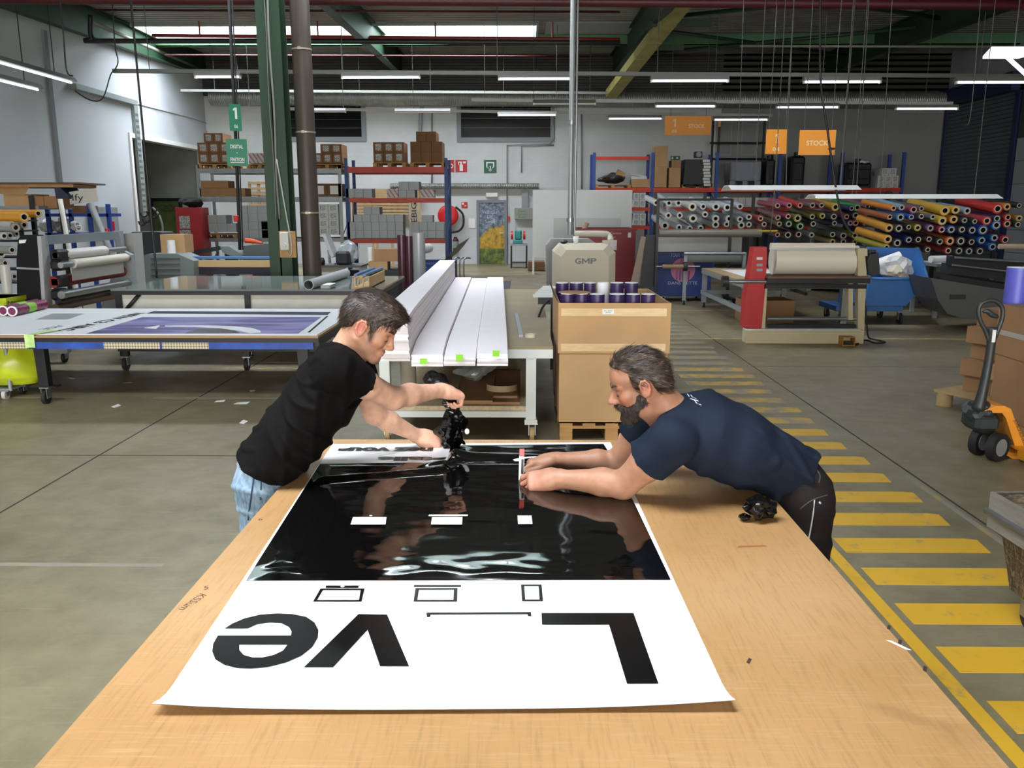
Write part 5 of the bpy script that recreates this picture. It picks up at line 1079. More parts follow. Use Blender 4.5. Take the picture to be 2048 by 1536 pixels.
b = MB(); quadslab(b, [(1093, 570), (1093, 490), (1103, 478), (1180, 478), (1200, 492), (1200, 570)], GY+.9, .5); b.build('grey_cover', mat('machine_grey', '86898a', .5), gm)
b = MB(); quadslab(b, [(1206, 481), (1234, 481), (1233, 500), (1207, 500)], GY+.5, .12); pnl = b.build('control_panel', mat('panel_cream', 'a8a595', .5), gm); b = MB(); quadslab(b, [(1218, 486), (1230, 486), (1230, 500), (1218, 500)], GY+.48, .02); b.build('screen', mat('screen_dark', '1f2e3a', .2), pnl)
b = MB(); b.tube([wy(1150, 468, GY+.9), wy(1205, 468, GY+.9), wy(1218, 472, GY+.9), wy(1222, 484, GY+.8)], .05, 8); b.build('hose', mat('hose_cream', 'a39f90', .5), gm)
p = wy(1153, 489, GY+.2); b = MB(); b.lathe((p.x, GY+.35, p.z+.002), [(.0, 0), (.03, 0), (.042, .11), (.038, .11), (.028, .006), (0, .006)], 16); tag(b.build('paper_cup', WHITE), 'white paper cup on top of the cream machine', 'cup')
p = wy(1130, 489, GY+.2); b = MB(); b.add(*crumple((p.x, GY+.4, p.z), .07, 41, .5, 2)); tag(b.build('dark_cloth', DARK), 'small dark cloth beside the paper cup on the cream machine', 'cloth')
a, z, c, t = rect(1066, 566, 1108, 596, 8.6); o = thing('slatted_wing', 'white slatted feed wing between the trolley and the big carton', 'machine wing', ((a+c)/2, 8.6, 0))
for k in range(7): b = MB(); z_ = wz(1090, 570, .9).z; b.box((a+.02*k, 8.5+.16*k, .93), (c+.05, 8.5+.16*k+.13, .95)); b.build('slat', WHITE, o)
b = MB(); b.box((a+.05, 8.5, .86), (c+.05, 8.55, .93)); b.box((c, 8.55, 0), (c+.05, 8.6, .86)); b.build('wing_frame', DARK, o); b = MB(); b.box((c, 9.5, 0), (c+.05, 9.55, .93)); b.build('wing_leg', DARK, o)
b = MB(); b.tube([wy(1098, 600, 8.3), wy(1085, 615, 8.3), wy(1076, 640, 8.3), wy(1074, 665, 8.3), wy(1082, 690, 8.3)], .012, 6); tag(b.build('hanging_hose', RUBBER), 'black hose hanging between trolley and big carton', 'hose')
# central vertical pole
b = MB(); p0 = wy(1147, -20, 14.0); p1 = wy(1140, 470, 14.0); b.cyl((p1.x, 14, p1.z), (p1.x, 14, 6.2), .045, n=12); o = tag(b.build('drop_pole', mat('pole_grey', '8b8f8e', .4, .4)), 'grey vertical pole dropping from the roof to the cream machine', 'pole')
b = MB(); b.cyl((p1.x+.075, 14, p1.z), (p1.x+.075, 14, 6.2), .018, n=8); b.build('side_conduit', STEEL, o)
for y in (245, 440): p = wy(1142, y, 14.0); b = MB(); b.cyl((p1.x, 14, p.z-.03), (p1.x, 14, p.z+.03), .06, n=12); b.build('pole_joint', STEEL, o)
# leaning board right of the red container
b = MB(); quadslab(b, [(1283, 472), (1292, 474), (1270, 606), (1253, 606)], 16.2, .03); tag(b.build('leaning_plank', mat('grey_brown', '847464', .8)), 'grey-brown plank leaning against the red container', 'plank')
b = MB(); quadslab(b, [(1293, 470), (1313, 470), (1313, 575), (1280, 575)], 16.6, .1); tag(b.build('dark_panel_stack', mat('near_black', '17171a', .5)), 'dark panel standing left of the film stand', 'panel')
# ------------------------------------------------------------------ blue tipping bin
BY = 13.4; tp = thing('tipping_bin', 'blue wheeled tipping bin full of white paper waste', 'bin', (wy(1780, 600, BY).x, BY, 0)); TB = mat('bin_blue', '2c63a0', .5, var=.12, vscale=2.)
a0, a1, a2, a3 = wy(1742, 557, BY), wy(1856, 559, BY), wy(1812, 612, BY), wy(1728, 612, BY); k0, k1 = wy(1733, 497, BY+1.0), wy(1826, 499, BY+1.0)
fr = [(a0.x, BY, a0.z), (a1.x, BY, a1.z), (a2.x, BY, a2.z), (a3.x, BY, a3.z)]; bk = [(k0.x, BY+1., k0.z), (k1.x+.1, BY+1., k1.z), (a2.x, BY+1., a2.z), (a3.x, BY+1., a3.z)]
def off(q, d): return tuple(V(q)+V(d))
b = MB(); b.add(fr+bk, [(0, 1, 2, 3), (7, 6, 5, 4), (1, 5, 6, 2), (0, 3, 7, 4), (3, 2, 6, 7)])
b.add([off(q, (.02, .03, .02)) if i in (0, 3) else off(q, (-.02, .03, .02)) for i, q in enumerate(fr)]+[off(q, (.02, -.03, .02)) if i in (0, 3) else off(q, (-.02, -.03, .02)) for i, q in enumerate(bk)], [(3, 2, 1, 0), (4, 5, 6, 7), (2, 6, 5, 1), (4, 7, 3, 0), (7, 6, 2, 3)])
b.build('hopper', TB, tp)
b = MB(); b.tube([fr[0], fr[1]], .025, 6); b.tube([fr[1], bk[1]], .025, 6); b.tube([bk[1], bk[0]], .025, 6); b.build('rim', TB, tp)
zc = wy(1760, 614, BY).z; xl = wy(1678, 605, BY).x; b = MB(); b.box((xl, BY+.1, zc-.08), (a2.x, BY+.2, zc)); b.box((xl, BY+.8, zc-.08), (a2.x, BY+.9, zc)); b.box((xl, BY+.2, zc-.08), (xl+.1, BY+.8, zc)); b.build('chassis', TB, tp)
b = MB(); quadslab(b, [(1678, 605), (1690, 545), (1700, 545), (1692, 605)], BY+.1, .08); b.build('push_bar', TB, tp)
for x, y in ((xl+.1, BY+.15), (xl+.1, BY+.8), (a2.x-.05, BY+.1), (a2.x-.05, BY+.85)): caster('caster', x, y, tp, zc-.08, .09)
b = MB(); p = wy(1790, 545, BY+.45); b.add(*crumple((p.x, BY+.5, a0.z-.1), .36, 51, .75, 3)); tag(b.build('paper_waste', mat('waste_white', 'c2c4c6', .5)), 'crumpled white paper waste heaped in the blue bin', 'waste')
b = MB(); p = wy(1775, 550, BY+.3); b.add(*crumple((p.x+.1, BY+.24, a0.z-.06), .2, 52, .7, 3)); tag(b.build('cream_waste', mat('waste_cream', 'b8b09a', .5)), 'smaller cream coloured paper lump at the front of the blue bin', 'waste')
b = MB(); a = wy(1755, 528, BY+.5); c = wy(1800, 512, BY+.5); b.cyl(a, c, .08, n=16); tag(b.build('rolled_paper', PAPER), 'loose white paper roll sticking out of the blue bin', 'roll')
# ------------------------------------------------------------------ wide printer at right edge
PY = 12.6; pr = thing('wide_printer', 'wide black and grey printing machine with hull shaped base at the right edge', 'machine', (wy(1950, 600, PY).x, PY, 0))
b = MB(); x0 = wy(1862, 560, PY).x; P = [wy(x, y, PY) for x, y in [(1862, 556), (1876, 600), (1895, 628), (1925, 636), (2080, 655), (2150, 655), (2150, 600), (1960, 572)]]
b.prism([(p.x, p.z) for p in P], .75, 'y', PY); b.build('hull', mat('hull_grey', '4d4e4c', .5, var=.06), pr)
b = MB()
for (xa, ya, xb, yb, dy) in [(1880, 552, 2150, 595, .2), (1895, 535, 2150, 560, .45), (1905, 520, 2150, 540, .7)]:
    p, q = wy(xa, ya, PY+dy), wy(xb, yb, PY+dy); b.add([(p.x, PY+dy, p.z-.1), (q.x, PY+dy, q.z-.1), (q.x, PY+dy+.2, q.z-.1), (p.x, PY+dy+.2, p.z-.1), (p.x, PY+dy, p.z+.03), (q.x, PY+dy, q.z+.03), (q.x, PY+dy+.2, q.z+.06), (p.x, PY+dy+.2, p.z+.06)], [(3, 2, 1, 0), (4, 5, 6, 7), (0, 1, 5, 4), (1, 2, 6, 5), (2, 3, 7, 6), (3, 0, 4, 7)])
b.build('black_head', mat('printer_black', '1c1d1e', .35), pr)
for (xa, ya, xb, yb) in [(1905, 530, 2150, 558), (1910, 515, 2150, 530)]:
    b = MB(); b.cyl(wy(xa, ya, PY+.3), wy(xb, yb, PY+.3), .02, n=8); b.build('guide_rail', STEEL, pr)
b = MB(); xroll(b, 1998, 2140, 493, 5, PY+.9); b.build('tan_roll', mat('tan_roll', 'a08f7a', .6), pr)
b = MB(); p = wy(1915, 592, PY); b.box((p.x-.12, PY-.005, p.z-.05), (p.x+.12, PY, p.z+.02)); b.build('badge', mat('badge_dark', '26262a', .4), pr)
p = wz(1874, 632, 0); b = MB(); b.tube([(p.x-.1, PY+.1, .08), (p.x+.3, PY+.4, .1)], .03, 6); b.build('foot_bar', DARK, pr); caster('caster', p.x, PY+.1, pr, .1, .05)
# light grey flat table behind the bin
a = wy(1830, 525, 15.0); o = thing('side_table', 'grey table with white paper roll beside the wide printer', 'table', (a.x+.7, 15, 0)); zt = wy(1860, 525, 14.6).z
b = MB(); b.box((a.x, 14.2, zt-.05), (a.x+1.5, 15.2, zt)); b.build('table_top', GREYM, o)
for x in (a.x+.05, a.x+1.4):
    for y in (14.25, 15.1): b = MB(); b.box((x, y, 0), (x+.06, y+.06, zt-.05)); b.build('leg', GREYM, o)
b = MB(); q = wy(1885, 515, 14.5); b.cyl((q.x-.2, 14.5, zt+.06), (q.x+.2, 14.6, zt+.06), .06, n=16); tag(b.build('paper_roll', PAPER), 'short white paper roll on the grey side table by the printer', 'roll')
b = MB(); b.box((a.x+.1, 14.3, zt+.001), (a.x+1.2, 15.0, zt+.004)); tag(b.build('paper_sheet', PAPER), 'white paper sheet lying on the grey side table by the printer', 'paper')
# ------------------------------------------------------------------ pallet with cartons, pallet truck, grey cart at right
PLX = 3.97
pl = thing('low_pallet', 'pale wooden pallet with a chipboard deck under the stepped cartons', 'pallet', (PLX+.7, 7.9, 0)); PB = mat('pale_pallet', 'ab9064', .8, var=.1)
pc = [wz(1868, 778, .15), wz(1950, 812, .15)]
ang = math.radians(-28); R_ = Matrix.Translation(V((pc[0].x, pc[0].y, 0))) @ Matrix.Rotation(math.radians(-62), 4, 'Z')
b = MB(); b.M = R_; b.box((0, 0, .125), (.85, 1.1, .15)); b.build('deck', PB, pl)
for i, (x, y) in enumerate([(0, 0), (.36, 0), (.71, 0), (0, .5), (0, .95), (.36, .95), (.71, .95)]):
    b = MB(); b.M = R_; b.cyl((x+.07, y+.07, 0), (x+.07, y+.07, .125), .07, n=14); b.build('foot', PB, pl)
steps = [(1905, 1990, 740, 792), (1913, 1990, 704, 745), (1925, 1990, 672, 722), (1922, 1990, 640, 685), (1932, 1985, 612, 650)]
z = .151; RS = random.Random(3); hs = [.155, .15, .15, .15, .16]; offs = [.05, .0, .09, .03, .12]
for k in range(5):
    b = MB(); b.M = R_ @ Matrix.Translation(V((.14+offs[k]*.3, .14+offs[k], z))) @ Matrix.Rotation(RS.uniform(-.06, .06), 4, 'Z'); b.box((0, 0, 0), (.62, .5, hs[k]-.003)); o = tag(b.build('carton', CARD2), 'brown carton, %s of the stepped stack beside the pallet truck' % ('bottom', 'second from below', 'middle', 'second from top', 'top')[k], 'carton')
    c2 = MB(); c2.M = b.M; c2.box((.28, -.002, 0), (.34, 0, hs[k]-.003)); c2.build('tape_strip', CL, o); z += hs[k]
yb = 5.8; a = wy(1992, 706, 6.8); bc = thing('large_carton', 'large tall brown carton with a grey strap at the right edge', 'carton', (a.x+.5, yb+.5, .15)); zt = wy(2003, 608, 6.8).z; zs = a.z
b = MB(); b.M = Matrix.Translation(V((a.x, yb, 0))); b.box((0, 0, .16), (.95, 1.0, zs)); b.box((-.012, -.012, zs), (.962, 1.012, zt)); b.build('carton_body', CARD2, bc)
s2 = MB(); s2.M = b.M; s2.box((-.015, -.016, zs+.16), (.965, -.012, zs+.2)); s2.box((-.016, -.016, zs+.16), (-.012, 1.01, zs+.2)); s2.build('strap', mat('strap_grey', 'a9a59c', .5), bc)
bp = MB(); bp.M = b.M
for y_ in (0, .45, .9): bp.box((0, y_, 0), (.95, y_+.1, .1))
bp.box((0, 0, .1), (.95, 1.0, .155)); tag(bp.build('carton_pallet', WOOD), 'pallet under the large strapped carton at the right edge', 'pallet')
PUR2 = mat('violet_print', '5a5cc0', .4, var=.1)
for i, (x, r) in enumerate([(2028, .085), (2058, .085)]):
    Yv = 6.95; p = wy(x, 612, Yv); z1 = wy(x, 535, Yv).z; o = thing('violet_roll', 'violet printed roll standing behind the large strapped carton, %s' % ('left', 'right')[i], 'roll', (p.x, Yv, 0)); b = MB(); b.cyl((p.x, Yv, 0), (p.x, Yv, z1), r, n=20); b.build('wrap', PUR2, o); b = MB(); b.cyl((p.x, Yv, z1), (p.x, Yv, z1+.005), r*.98, n=20); b.build('roll_end', TW, o)
# pallet truck
JY = 6.05; j = thing('pallet_truck', 'orange hand pallet truck with dark looped handle beside the cartons', 'pallet truck', (wy(1985, 900, JY).x, JY, 0)); JO = mat('truck_orange', 'd98a1c', .45, var=.08); JD = mat('truck_dark', '2a2f2e', .45, var=.1)
def T(x, y, dy=0): return wy(x, y, JY+dy)
b = MB(); b.tube([T(1956, 820), T(1966, 780), T(1976, 730), T(1982, 690), T(1985, 655)], [.045, .033, .03, .03, .034], 10); b.build('handle_shaft', JD, j)
b = MB(); loop = [T(1979, 683), T(1971, 662), T(1960, 640), T(1957, 622), T(1962, 608), T(1977, 601), T(1993, 603), T(2004, 615), T(2005, 633), T(1998, 655), T(1989, 678)]
b.tube(loop, .016, 8); b.build('handle_loop', JD, j)
b = MB(); b.tube([T(1966, 624), T(1974, 622), T(1985, 630), T(1996, 634)], [.01, .018, .02, .012], 8); b.build('control_lever', JD, j)
b = MB(); q = T(1982, 672); b.box((q.x-.012, JY-.04, q.z-.04), (q.x+.012, JY-.034, q.z+.05)); b.build('handle_sticker', LABELW, j)
b = MB(); b.add(*crumple((T(1965, 860).x, JY+.06, T(1965, 862).z), .14, 61, .9, 3)); b.bbox((T(1945, 860).x, JY-.05, T(1960, 862).z), (T(1995, 850).x, JY+.2, T(1960, 828).z), .03); b.cyl(T(1960, 845, .05), T(1960, 815, .05), .07, n=14); b.build('pump_block', JD, j)
for dy, x in ((-.1, 1980), (.06, 1963)):
    q = wz(1983, 917, 0); r = .105; xx = q.x-(.0 if dy < 0 else .04); yy = JY+dy; o2 = MB(); dr = V((.5, -.86, 0)).normalized(); cc = V((xx, yy, r)); o2.cyl(cc-dr*.03, cc+dr*.03, r, n=24); w_o = o2.build('steer_wheel', RUBBER, j); o2 = MB(); o2.cyl(cc+dr*.03, cc+dr*.034, r*.62, n=20); o2.build('wheel_hub', GREYM, w_o)
b = MB(); b.tube([T(1960, 858), T(1985, 868), T(2010, 880), T(2030, 892)], .03, 6); b.build('linkage', JD, j)
b = MB(); P = [(1970, 822), (1990, 812), (2010, 812), (2022, 818), (2030, 840), (2048, 875), (2062, 905), (2062, 925), (2038, 925), (2012, 910), (2014, 902), (2030, 908), (2034, 905), (2022, 868), (2012, 836), (2004, 826), (1985, 826)]
quadslab(b, P, JY-.05, .25); fo = b.build('fork_frame', JO, j)
qa, qb = wy(2021, 836, JY), wy(2044, 893, JY); d_ = qb-qa; text('lettering', 'JUNGHEINRICH', .1, Matrix.Translation((qa+qb)/2+V((0, -.053, 0))) @ Matrix.Rotation(math.atan2(-d_.z, d_.x), 4, 'Y') @ Matrix.Rotation(math.pi/2, 4, 'X'), mat('letter_brown', '4a2410', .5), j, width=d_.length, height=.03)
b = MB(); zf = .09; q = wz(2030, 922, 0); b.box((q.x, JY-.28, .03), (q.x+1.1, JY-.12, .085)); b.box((q.x, JY+.12, .03), (q.x+1.1, JY+.28, .085)); b.box((q.x, JY-.28, .085), (q.x+.12, JY+.28, .1)); b.build('forks', JO, j)
# grey plastic cart at lower right
KX = 2.02
kt = thing('plastic_cart', 'scratched dark tub cart with a grey rim at the lower right edge', 'cart', (KX+.5, 3.9, 0))
nn = NT('scratched_tub'); w1 = nn.noise(6., nn.map((1, 8, 3), rot=(.6, .2, .3)), detail=8., rough=.7, dist=1.5); w2 = nn.noise(14., nn.map((3, 3, 14)), detail=6.)
nn.out('Base Color', nn.mix(nn.ramp(w1, (.5, 0.), (.68, 1.)), nn.ramp(w2, (.4, '2a2520'), (.65, '5a4a36')), 'a08a62')); nn.out('Roughness', .5); TUB = nn.m
tl, tr = wz(1983, 983, .62), None
T0 = wy(1984, 985, 3.54); top = T0.z
b = MB(); M_ = Matrix.Translation(V((T0.x+.055, 3.54-1.1, 0))) @ Matrix.Rotation(math.radians(2), 4, 'Z'); b.M = M_
L1, W1 = .8, 1.1
def tub(z, i): return [(i, i, z), (L1-i, i, z), (L1-i, W1-i, z), (i, W1-i, z)]
vs = tub(top, 0)+tub(.16, .07)+tub(top, .03)+tub(.19, .1)
b.add(vs, [(0, 1, 5, 4), (1, 2, 6, 5), (2, 3, 7, 6), (3, 0, 4, 7), (7, 6, 5, 4), (8, 12, 13, 9), (9, 13, 14, 10), (10, 14, 15, 11), (11, 15, 12, 8), (12, 15, 14, 13), (0, 8, 9, 1), (1, 9, 10, 2), (2, 10, 11, 3), (3, 11, 8, 0)]); b.build('tub_body', TUB, kt)
b = MB(); b.M = M_
for lo, hi in [((-.015, -.015, top-.16), (L1+.015, .0, top)), ((-.015, W1, top-.16), (L1+.015, W1+.015, top)), ((-.015, 0, top-.16), (0, W1, top)), ((L1, 0, top-.16), (L1+.015, W1, top))]: b.box(lo, hi)
b.build('rim_band', mat('rim_grey', '8f8a80', .35, .3, var=.15, vscale=10, stretch=(1, 1, 6)), kt)
b = MB(); b.M = M_
for p0, p1 in [((-.02, W1+.02, top-.09), (-.02, -.02, top-.09))]: b.tube([p0, p1], .016, 8)
b.build('rim_bar', STEEL, kt)
b = MB(); b.M = M_; b.box((.1, .1, .17), (L1-.1, W1-.1, .3)); b.build('tub_contents', mat('tub_inside', '15171c', .6, var=.6, vscale=25.), kt)
for x, y in ((.14, .12), (L1-.14, .12), (.14, W1-.12), (L1-.14, W1-.12)):
    q = M_ @ V((x, y, 0)); caster('caster', q.x, q.y, kt, .16, .065)
# ------------------------------------------------------------------ lamps on rails
TUBEM = emis('lamp_tube', 'eef2ff', TUBE); HOUS = mat('lamp_housing', '6f706b', .5); RAILM = mat('lamp_rail', 'a4a6a1', .5); WIRE = mat('thin_wire', '4c4d48', .5)
def rail(label, Y, x0, y0, x1, y1, m, wires, r=.035, fixtures=()):
    a, c = wy(x0, y0, Y), wy(x1, y1, Y); o = thing('lamp_rail', label, 'rail', ((a.x+c.x)/2, Y, a.z))
    b = MB(); b.add([a+V((0, -r, -r)), a+V((0, r, -r)), a+V((0, r, r)), a+V((0, -r, r)), c+V((0, -r, -r)), c+V((0, r, -r)), c+V((0, r, r)), c+V((0, -r, r))], [(3, 2, 1, 0), (4, 5, 6, 7), (0, 1, 5, 4), (1, 2, 6, 5), (2, 3, 7, 6), (3, 0, 4, 7)]); b.build('rail_bar', m, o)
    for x in wires:
        t = (x-x0)/(x1-x0); p = a.lerp(c, t); b = MB(); b.cyl(p, (p.x, Y, deck(Y)), .008, n=5); b.build('suspension_wire', WIRE, o)
    return o
def batten(Y, x0, x1, y, lab, lit=True):
    a, c = wy(x0, y, Y), wy(x1, y, Y); z = a.z; o = thing('strip_lamp', lab, 'lamp', ((a.x+c.x)/2, Y, z), 'fluorescent strip lamps')
    b = MB(); b.prism([(Y-.09, z), (Y+.09, z), (Y+.04, z+.07), (Y-.04, z+.07)], c.x-a.x, 'x', a.x); b.build('lamp_housing', HOUS, o)
    b = MB(); b.cyl((a.x+.03, Y-.02, z-.022), (c.x-.03, Y-.02, z-.022), .018, n=8); b.build('lamp_tube', TUBEM if lit else WHITE, o)
    for x in (a.x, c.x-.03): b = MB(); b.box((x, Y-.05, z-.05), (x+.03, Y+.02, z)); b.build('tube_holder', WHITE, o)
rail('dark lamp rail of the nearest lamp row', 16.5, 226, 142, 2150, 153, mat('rail_dark', '55564f', .5), [300, 690, 1000, 1320, 1650, 1960])
for i, (a, c, y) in enumerate([(390, 482, 152), (683, 841, 153), (996, 1144, 156), (1301, 1457, 160), (1606, 1761, 162), (1910, 2070, 163)]):
    batten(16.5, a, c, y, 'fluorescent strip lamp, %s from left in the nearest row' % ORD[i])
rail('white lamp rail of the middle lamp row', 20, 943, 200, 1905, 207, RAILM, [1068, 1430, 1850])
for i, (a, c, y) in enumerate([(1066, 1191, 206), (1310, 1431, 211), (1552, 1677, 213), (1790, 1915, 216)]):
    batten(20, a, c, y, 'fluorescent strip lamp, %s from left in the middle row' % ORD[i], i != 0)
rail('white lamp rail of the farthest lamp row', 23.3, 478, 216, 1545, 231, RAILM, [500, 688, 828, 971, 1114])
for i, (a, c, y) in enumerate([(610, 692, 222), (790, 901, 223), (995, 1113, 229), (1216, 1324, 236), (1427, 1536, 238)]):
    batten(23.3, a, c, y, 'fluorescent strip lamp, %s from left in the farthest row' % ORD[i], i > 1)
rail('long white rail from the left wall below the roof', 25.4, 362, 181, 1215, 186, mat('rail_pale', '84867f', .6), [430, 478, 720, 862, 1008, 1180], .035)
# pair of long lamps along the left wall
for i, (xa, ya, xb, yb, X) in enumerate([(-60, 133, 145, 164, -9.3), (-80, 150, 78, 178, -9.75)]):
    a, c = wx(xa, ya, X), wx(xb, yb, X); c = V((c.x, c.y, c.z)); a.z = c.z
    o = thing('strip_lamp', 'bright strip lamp running along the left wall, %s of two' % ('right hand', 'left hand')[i], 'lamp', tuple(a), 'fluorescent strip lamps')
    b = MB(); b.prism([(X-.11, c.z), (X+.11, c.z), (X+.05, c.z+.09), (X-.05, c.z+.09)], c.y-a.y, 'y', a.y); b.build('lamp_housing', HOUS, o)
    b = MB(); b.cyl((X, a.y, c.z-.022), (X, c.y-.05, c.z-.022), .02, n=8); b.build('lamp_tube', TUBEM, o)
    for t in (.25, .8): p = a.lerp(c, t); b = MB(); b.cyl((X, p.y, c.z+.09), (X, p.y, deck(p.y)), .01, n=5); b.build('suspension_wire', BLACKM, o)
# low hanging reflector lamps above the red press
for i, (x0, x1, y, Y) in enumerate([(1452, 1712, 382, 12.0), (1622, 1992, 399, 12.8)]):
    a, c = wy(x0, y, Y), wy(x1, y, Y); o = thing('reflector_lamp', 'wide white reflector lamp hanging low above the %s' % ('red press', 'blue bin')[i], 'lamp', ((a.x+c.x)/2, Y, a.z))
    b = MB(); z = a.z+.01; L_ = c.x-a.x; b.prism([(Y-.30, z), (Y-.29, z), (Y-.11, z+.055), (Y+.11, z+.055), (Y+.29, z), (Y+.30, z), (Y+.12, z+.065), (Y-.12, z+.065)], L_*.98, 'x', a.x); b.build('reflector', mat('reflector_white', 'd9dad6', .4), o)
    for dy in (-.15, .15): b = MB(); b.cyl((a.x+.1, Y+dy*.6, z+.028), (c.x-.1, Y+dy*.6, z+.028), .013, n=8); b.build('lamp_tube', TUBEM, o)
    for t in (.22, .88): x = a.x+L_*t; b = MB(); b.cyl((x, Y, z+.06), (x, Y, deck(Y)), .006, n=5); b.build('suspension_chain', WIRE, o)
a, c = wy(1968, 104, 13.5), wy(2090, 104, 13.5); b = MB(); b.add([(a.x, 13.3, a.z), (c.x, 13.3, a.z), (c.x, 14.2, a.z+.02), (a.x+.35, 14.2, a.z+.02)]+[(a.x, 13.3, a.z+.04), (c.x, 13.3, a.z+.04), (c.x, 14.2, a.z+.06), (a.x+.35, 14.2, a.z+.06)], [(3, 2, 1, 0), (4, 5, 6, 7), (0, 1, 5, 4), (1, 2, 6, 5), (2, 3, 7, 6), (3, 0, 4, 7)])
o = thing('corner_lamp', 'bright white panel lamp at the top right edge', 'lamp', (c.x, 13.5, a.z)); b.build('lamp_panel', emis('panel_glow', 'e6ecff', 1.6), o); b = MB(); b.cyl(wy(2012, 112, 13.4), wy(2062, 158, 13.2), .03, n=8); b.build('lamp_tube', TUBEM, o); b = MB(); b.cyl((c.x-.3, 13.8, a.z+.05), (c.x-.3, 13.8, deck(13.8)), .01, n=5); b.build('suspension_wire', WIRE, o)
# hanging cables and chains
CABLES = [('dark power cable hanging down to the glass table', [(258, -10), (283, 230), (302, 430), (314, 556)], 10.6, .014), ('dark cable hanging to the left lamps', [(118, -10), (126, 60), (133, 140), (146, 152)], 15.5, .014),
 ('thin cable with a loop below the black pipe', [(227, -10), (229, 80), (236, 122), (229, 140), (221, 150), (205, 197), (180, 200), (150, 182)], 16.4, .012), ('slanting black hose hanging to the right of the red press', [(1628, -10), (1640, 120), (1655, 260), (1680, 420), (1705, 470)], 11.8, .014),
 ('thin chain hanging left of the square orange sign', [(1586, -10), (1578, 200), (1572, 374)], 12.0, .008), ('thin chain hanging right of the square orange sign', [(1562, 120), (1553, 320), (1540, 470)], 12.0, .006),
 ('thin chain hanging between the orange signs', [(1706, -10), (1693, 200), (1680, 374)], 12.0, .008), ('thin chain hanging right of the wide orange sign', [(1735, -10), (1722, 250), (1712, 392)], 12.8, .007),
 ('thin wire hanging left of the roller door', [(1780, -10), (1772, 200), (1760, 392)], 12.8, .006), ('thin wire hanging in front of the roller door', [(1955, -10), (1945, 200), (1930, 250)], 12.8, .006), ('thin wire hanging at the right of the yellow duct', [(1485, -10), (1480, 200), (1470, 375)], 14.5, .005)]
for lab, pts, Y, r in CABLES:
    P = [wy(x, y, Y) for x, y in pts]; P[0].z = max(P[0].z, deck(Y)-.02); b = MB(); b.tube(P, r, 6); tag(b.build('hanging_cable', BLACKM if r > .009 else WIRE), lab, 'cable')
# cable tray on the left wall
a, c = wx(146, 172, XL+.12), wx(270, 206, XL+.12); o = thing('cable_tray', 'galvanised cable tray turning down the left white wall', 'cable tray', (XL+.1, c.y, 2)); TRY = mat('tray_grey', '8f9896', .5, .3)
b = MB(); b.box((XL+.01, a.y, c.z-.06), (XL+.2, c.y, c.z+.06)); b.build('tray_run', TRY, o); b = MB(); b.box((XL+.01, c.y, 1.6), (XL+.09, c.y+.22, c.z)); tv = b.build('tray_drop', TRY, o)
for k in range(18): b = MB(); z = 1.7+k*.15; b.box((XL+.09, c.y+.03, z), (XL+.1, c.y+.19, z+.06)); b.build('tray_rung', mat('tray_dark', '5a625f', .5), tv)
for dx in (.26, .36): b = MB(); b.tube([(XL+.03, c.y+dx, 1.4), (XL+.03, c.y+dx, c.z-.05)], .02, 6); b.build('conduit', mat('grey_cable', 'a3a49f'), o)
b = MB(); b.tube([(XL+.02, c.y+.3, c.z+.02), (XL+.02, YB-.1, c.z+.02), (XL+.02, YB-.1, c.z-.3)], .016, 6); b.build('long_conduit', mat('grey_cable', 'a3a49f'), o)
# ------------------------------------------------------------------ signs
SG = mat('sign_green', '1f7a5c', .5); SO = mat('sign_orange', 'd98a1f', .5); SWT = mat('sign_white', 'd8dcd8', .5); SWO = mat('sign_cream', 'e2c9a0', .5)
pole = thing('sign_cable', 'thick black cable hanging left of the green column carrying two green signs', 'cable', (wy(470, 300, 14).x, 14, 1.2))
P = [wy(460, -15, 14), wy(466, 160, 14), wy(474, 340, 14), wy(480, 500, 14)]; P[0].z = max(P[0].z, deck(14)-.02)
b = MB(); b.tube(P, .028, 8); b.build('main_cable', RUBBER, pole); b = MB(); b.tube([p+V((.05, -.01, 0)) for p in P], .012, 6); b.build('thin_cable', RUBBER, pole)
p = wy(474, 437, 13.97); b = MB(); b.bbox((p.x-.04, 13.9, p.z-.05), (p.x+.04, 13.97, p.z+.05), .01); b.build('red_plug', RED, pole)
def sign(name, label, x0, y0, x1, y1, Y, m, rz, lines, wires=True):
    a, z, c, t = rect(x0, y0, x1, y1, Y); cx = (a+c)/2; w = c-a; o = thing(name, label, 'sign', (cx, Y, z)); R = Matrix.Translation(V((cx, Y, 0))) @ Matrix.Rotation(rz, 4, 'Z'); w = w/math.cos(rz)
    b = MB(); b.M = R; b.box((-w/2, -.006, z), (w/2, .006, t)); b.build('sign_board', m, o)
    for (s, u, v, wid, hei, mm) in lines:
        M = R @ Matrix.Translation(V((-w/2+w*u, -.0075, z+(t-z)*v))) @ Matrix.Rotation(math.pi/2, 4, 'X'); text('sign_text', s, .2, M, mm, o, offset=.004, width=w*wid if wid else None, height=(t-z)*hei)
    if wires:
        for u in (.12, .88): b = MB(); q = R @ V((-w/2+w*u, 0, t)); b.cyl(q, (q.x, q.y, deck(Y)), .006, n=5); b.build('sign_wire', WIRE, o)
    return o
sign('hanging_sign', 'small green hanging sign reading 1 and 06', 462, 208, 479, 262, 13.92, SG, .5, [('1', .5, .66, None, .42, SWT), ('06', .52, .17, .32, .13, SWT)], False)
sign('hanging_sign', 'green hanging sign reading DIGITAL and FINITION', 457, 278, 491, 332, 13.9, SG, .35, [('DIGITAL', .5, .72, .6, .14, SWT), ('v', .5, .48, .06, .05, SWT), ('FINITION', .5, .24, .66, .14, SWT), ('_______', .5, .13, .66, .03, SWT)], False)
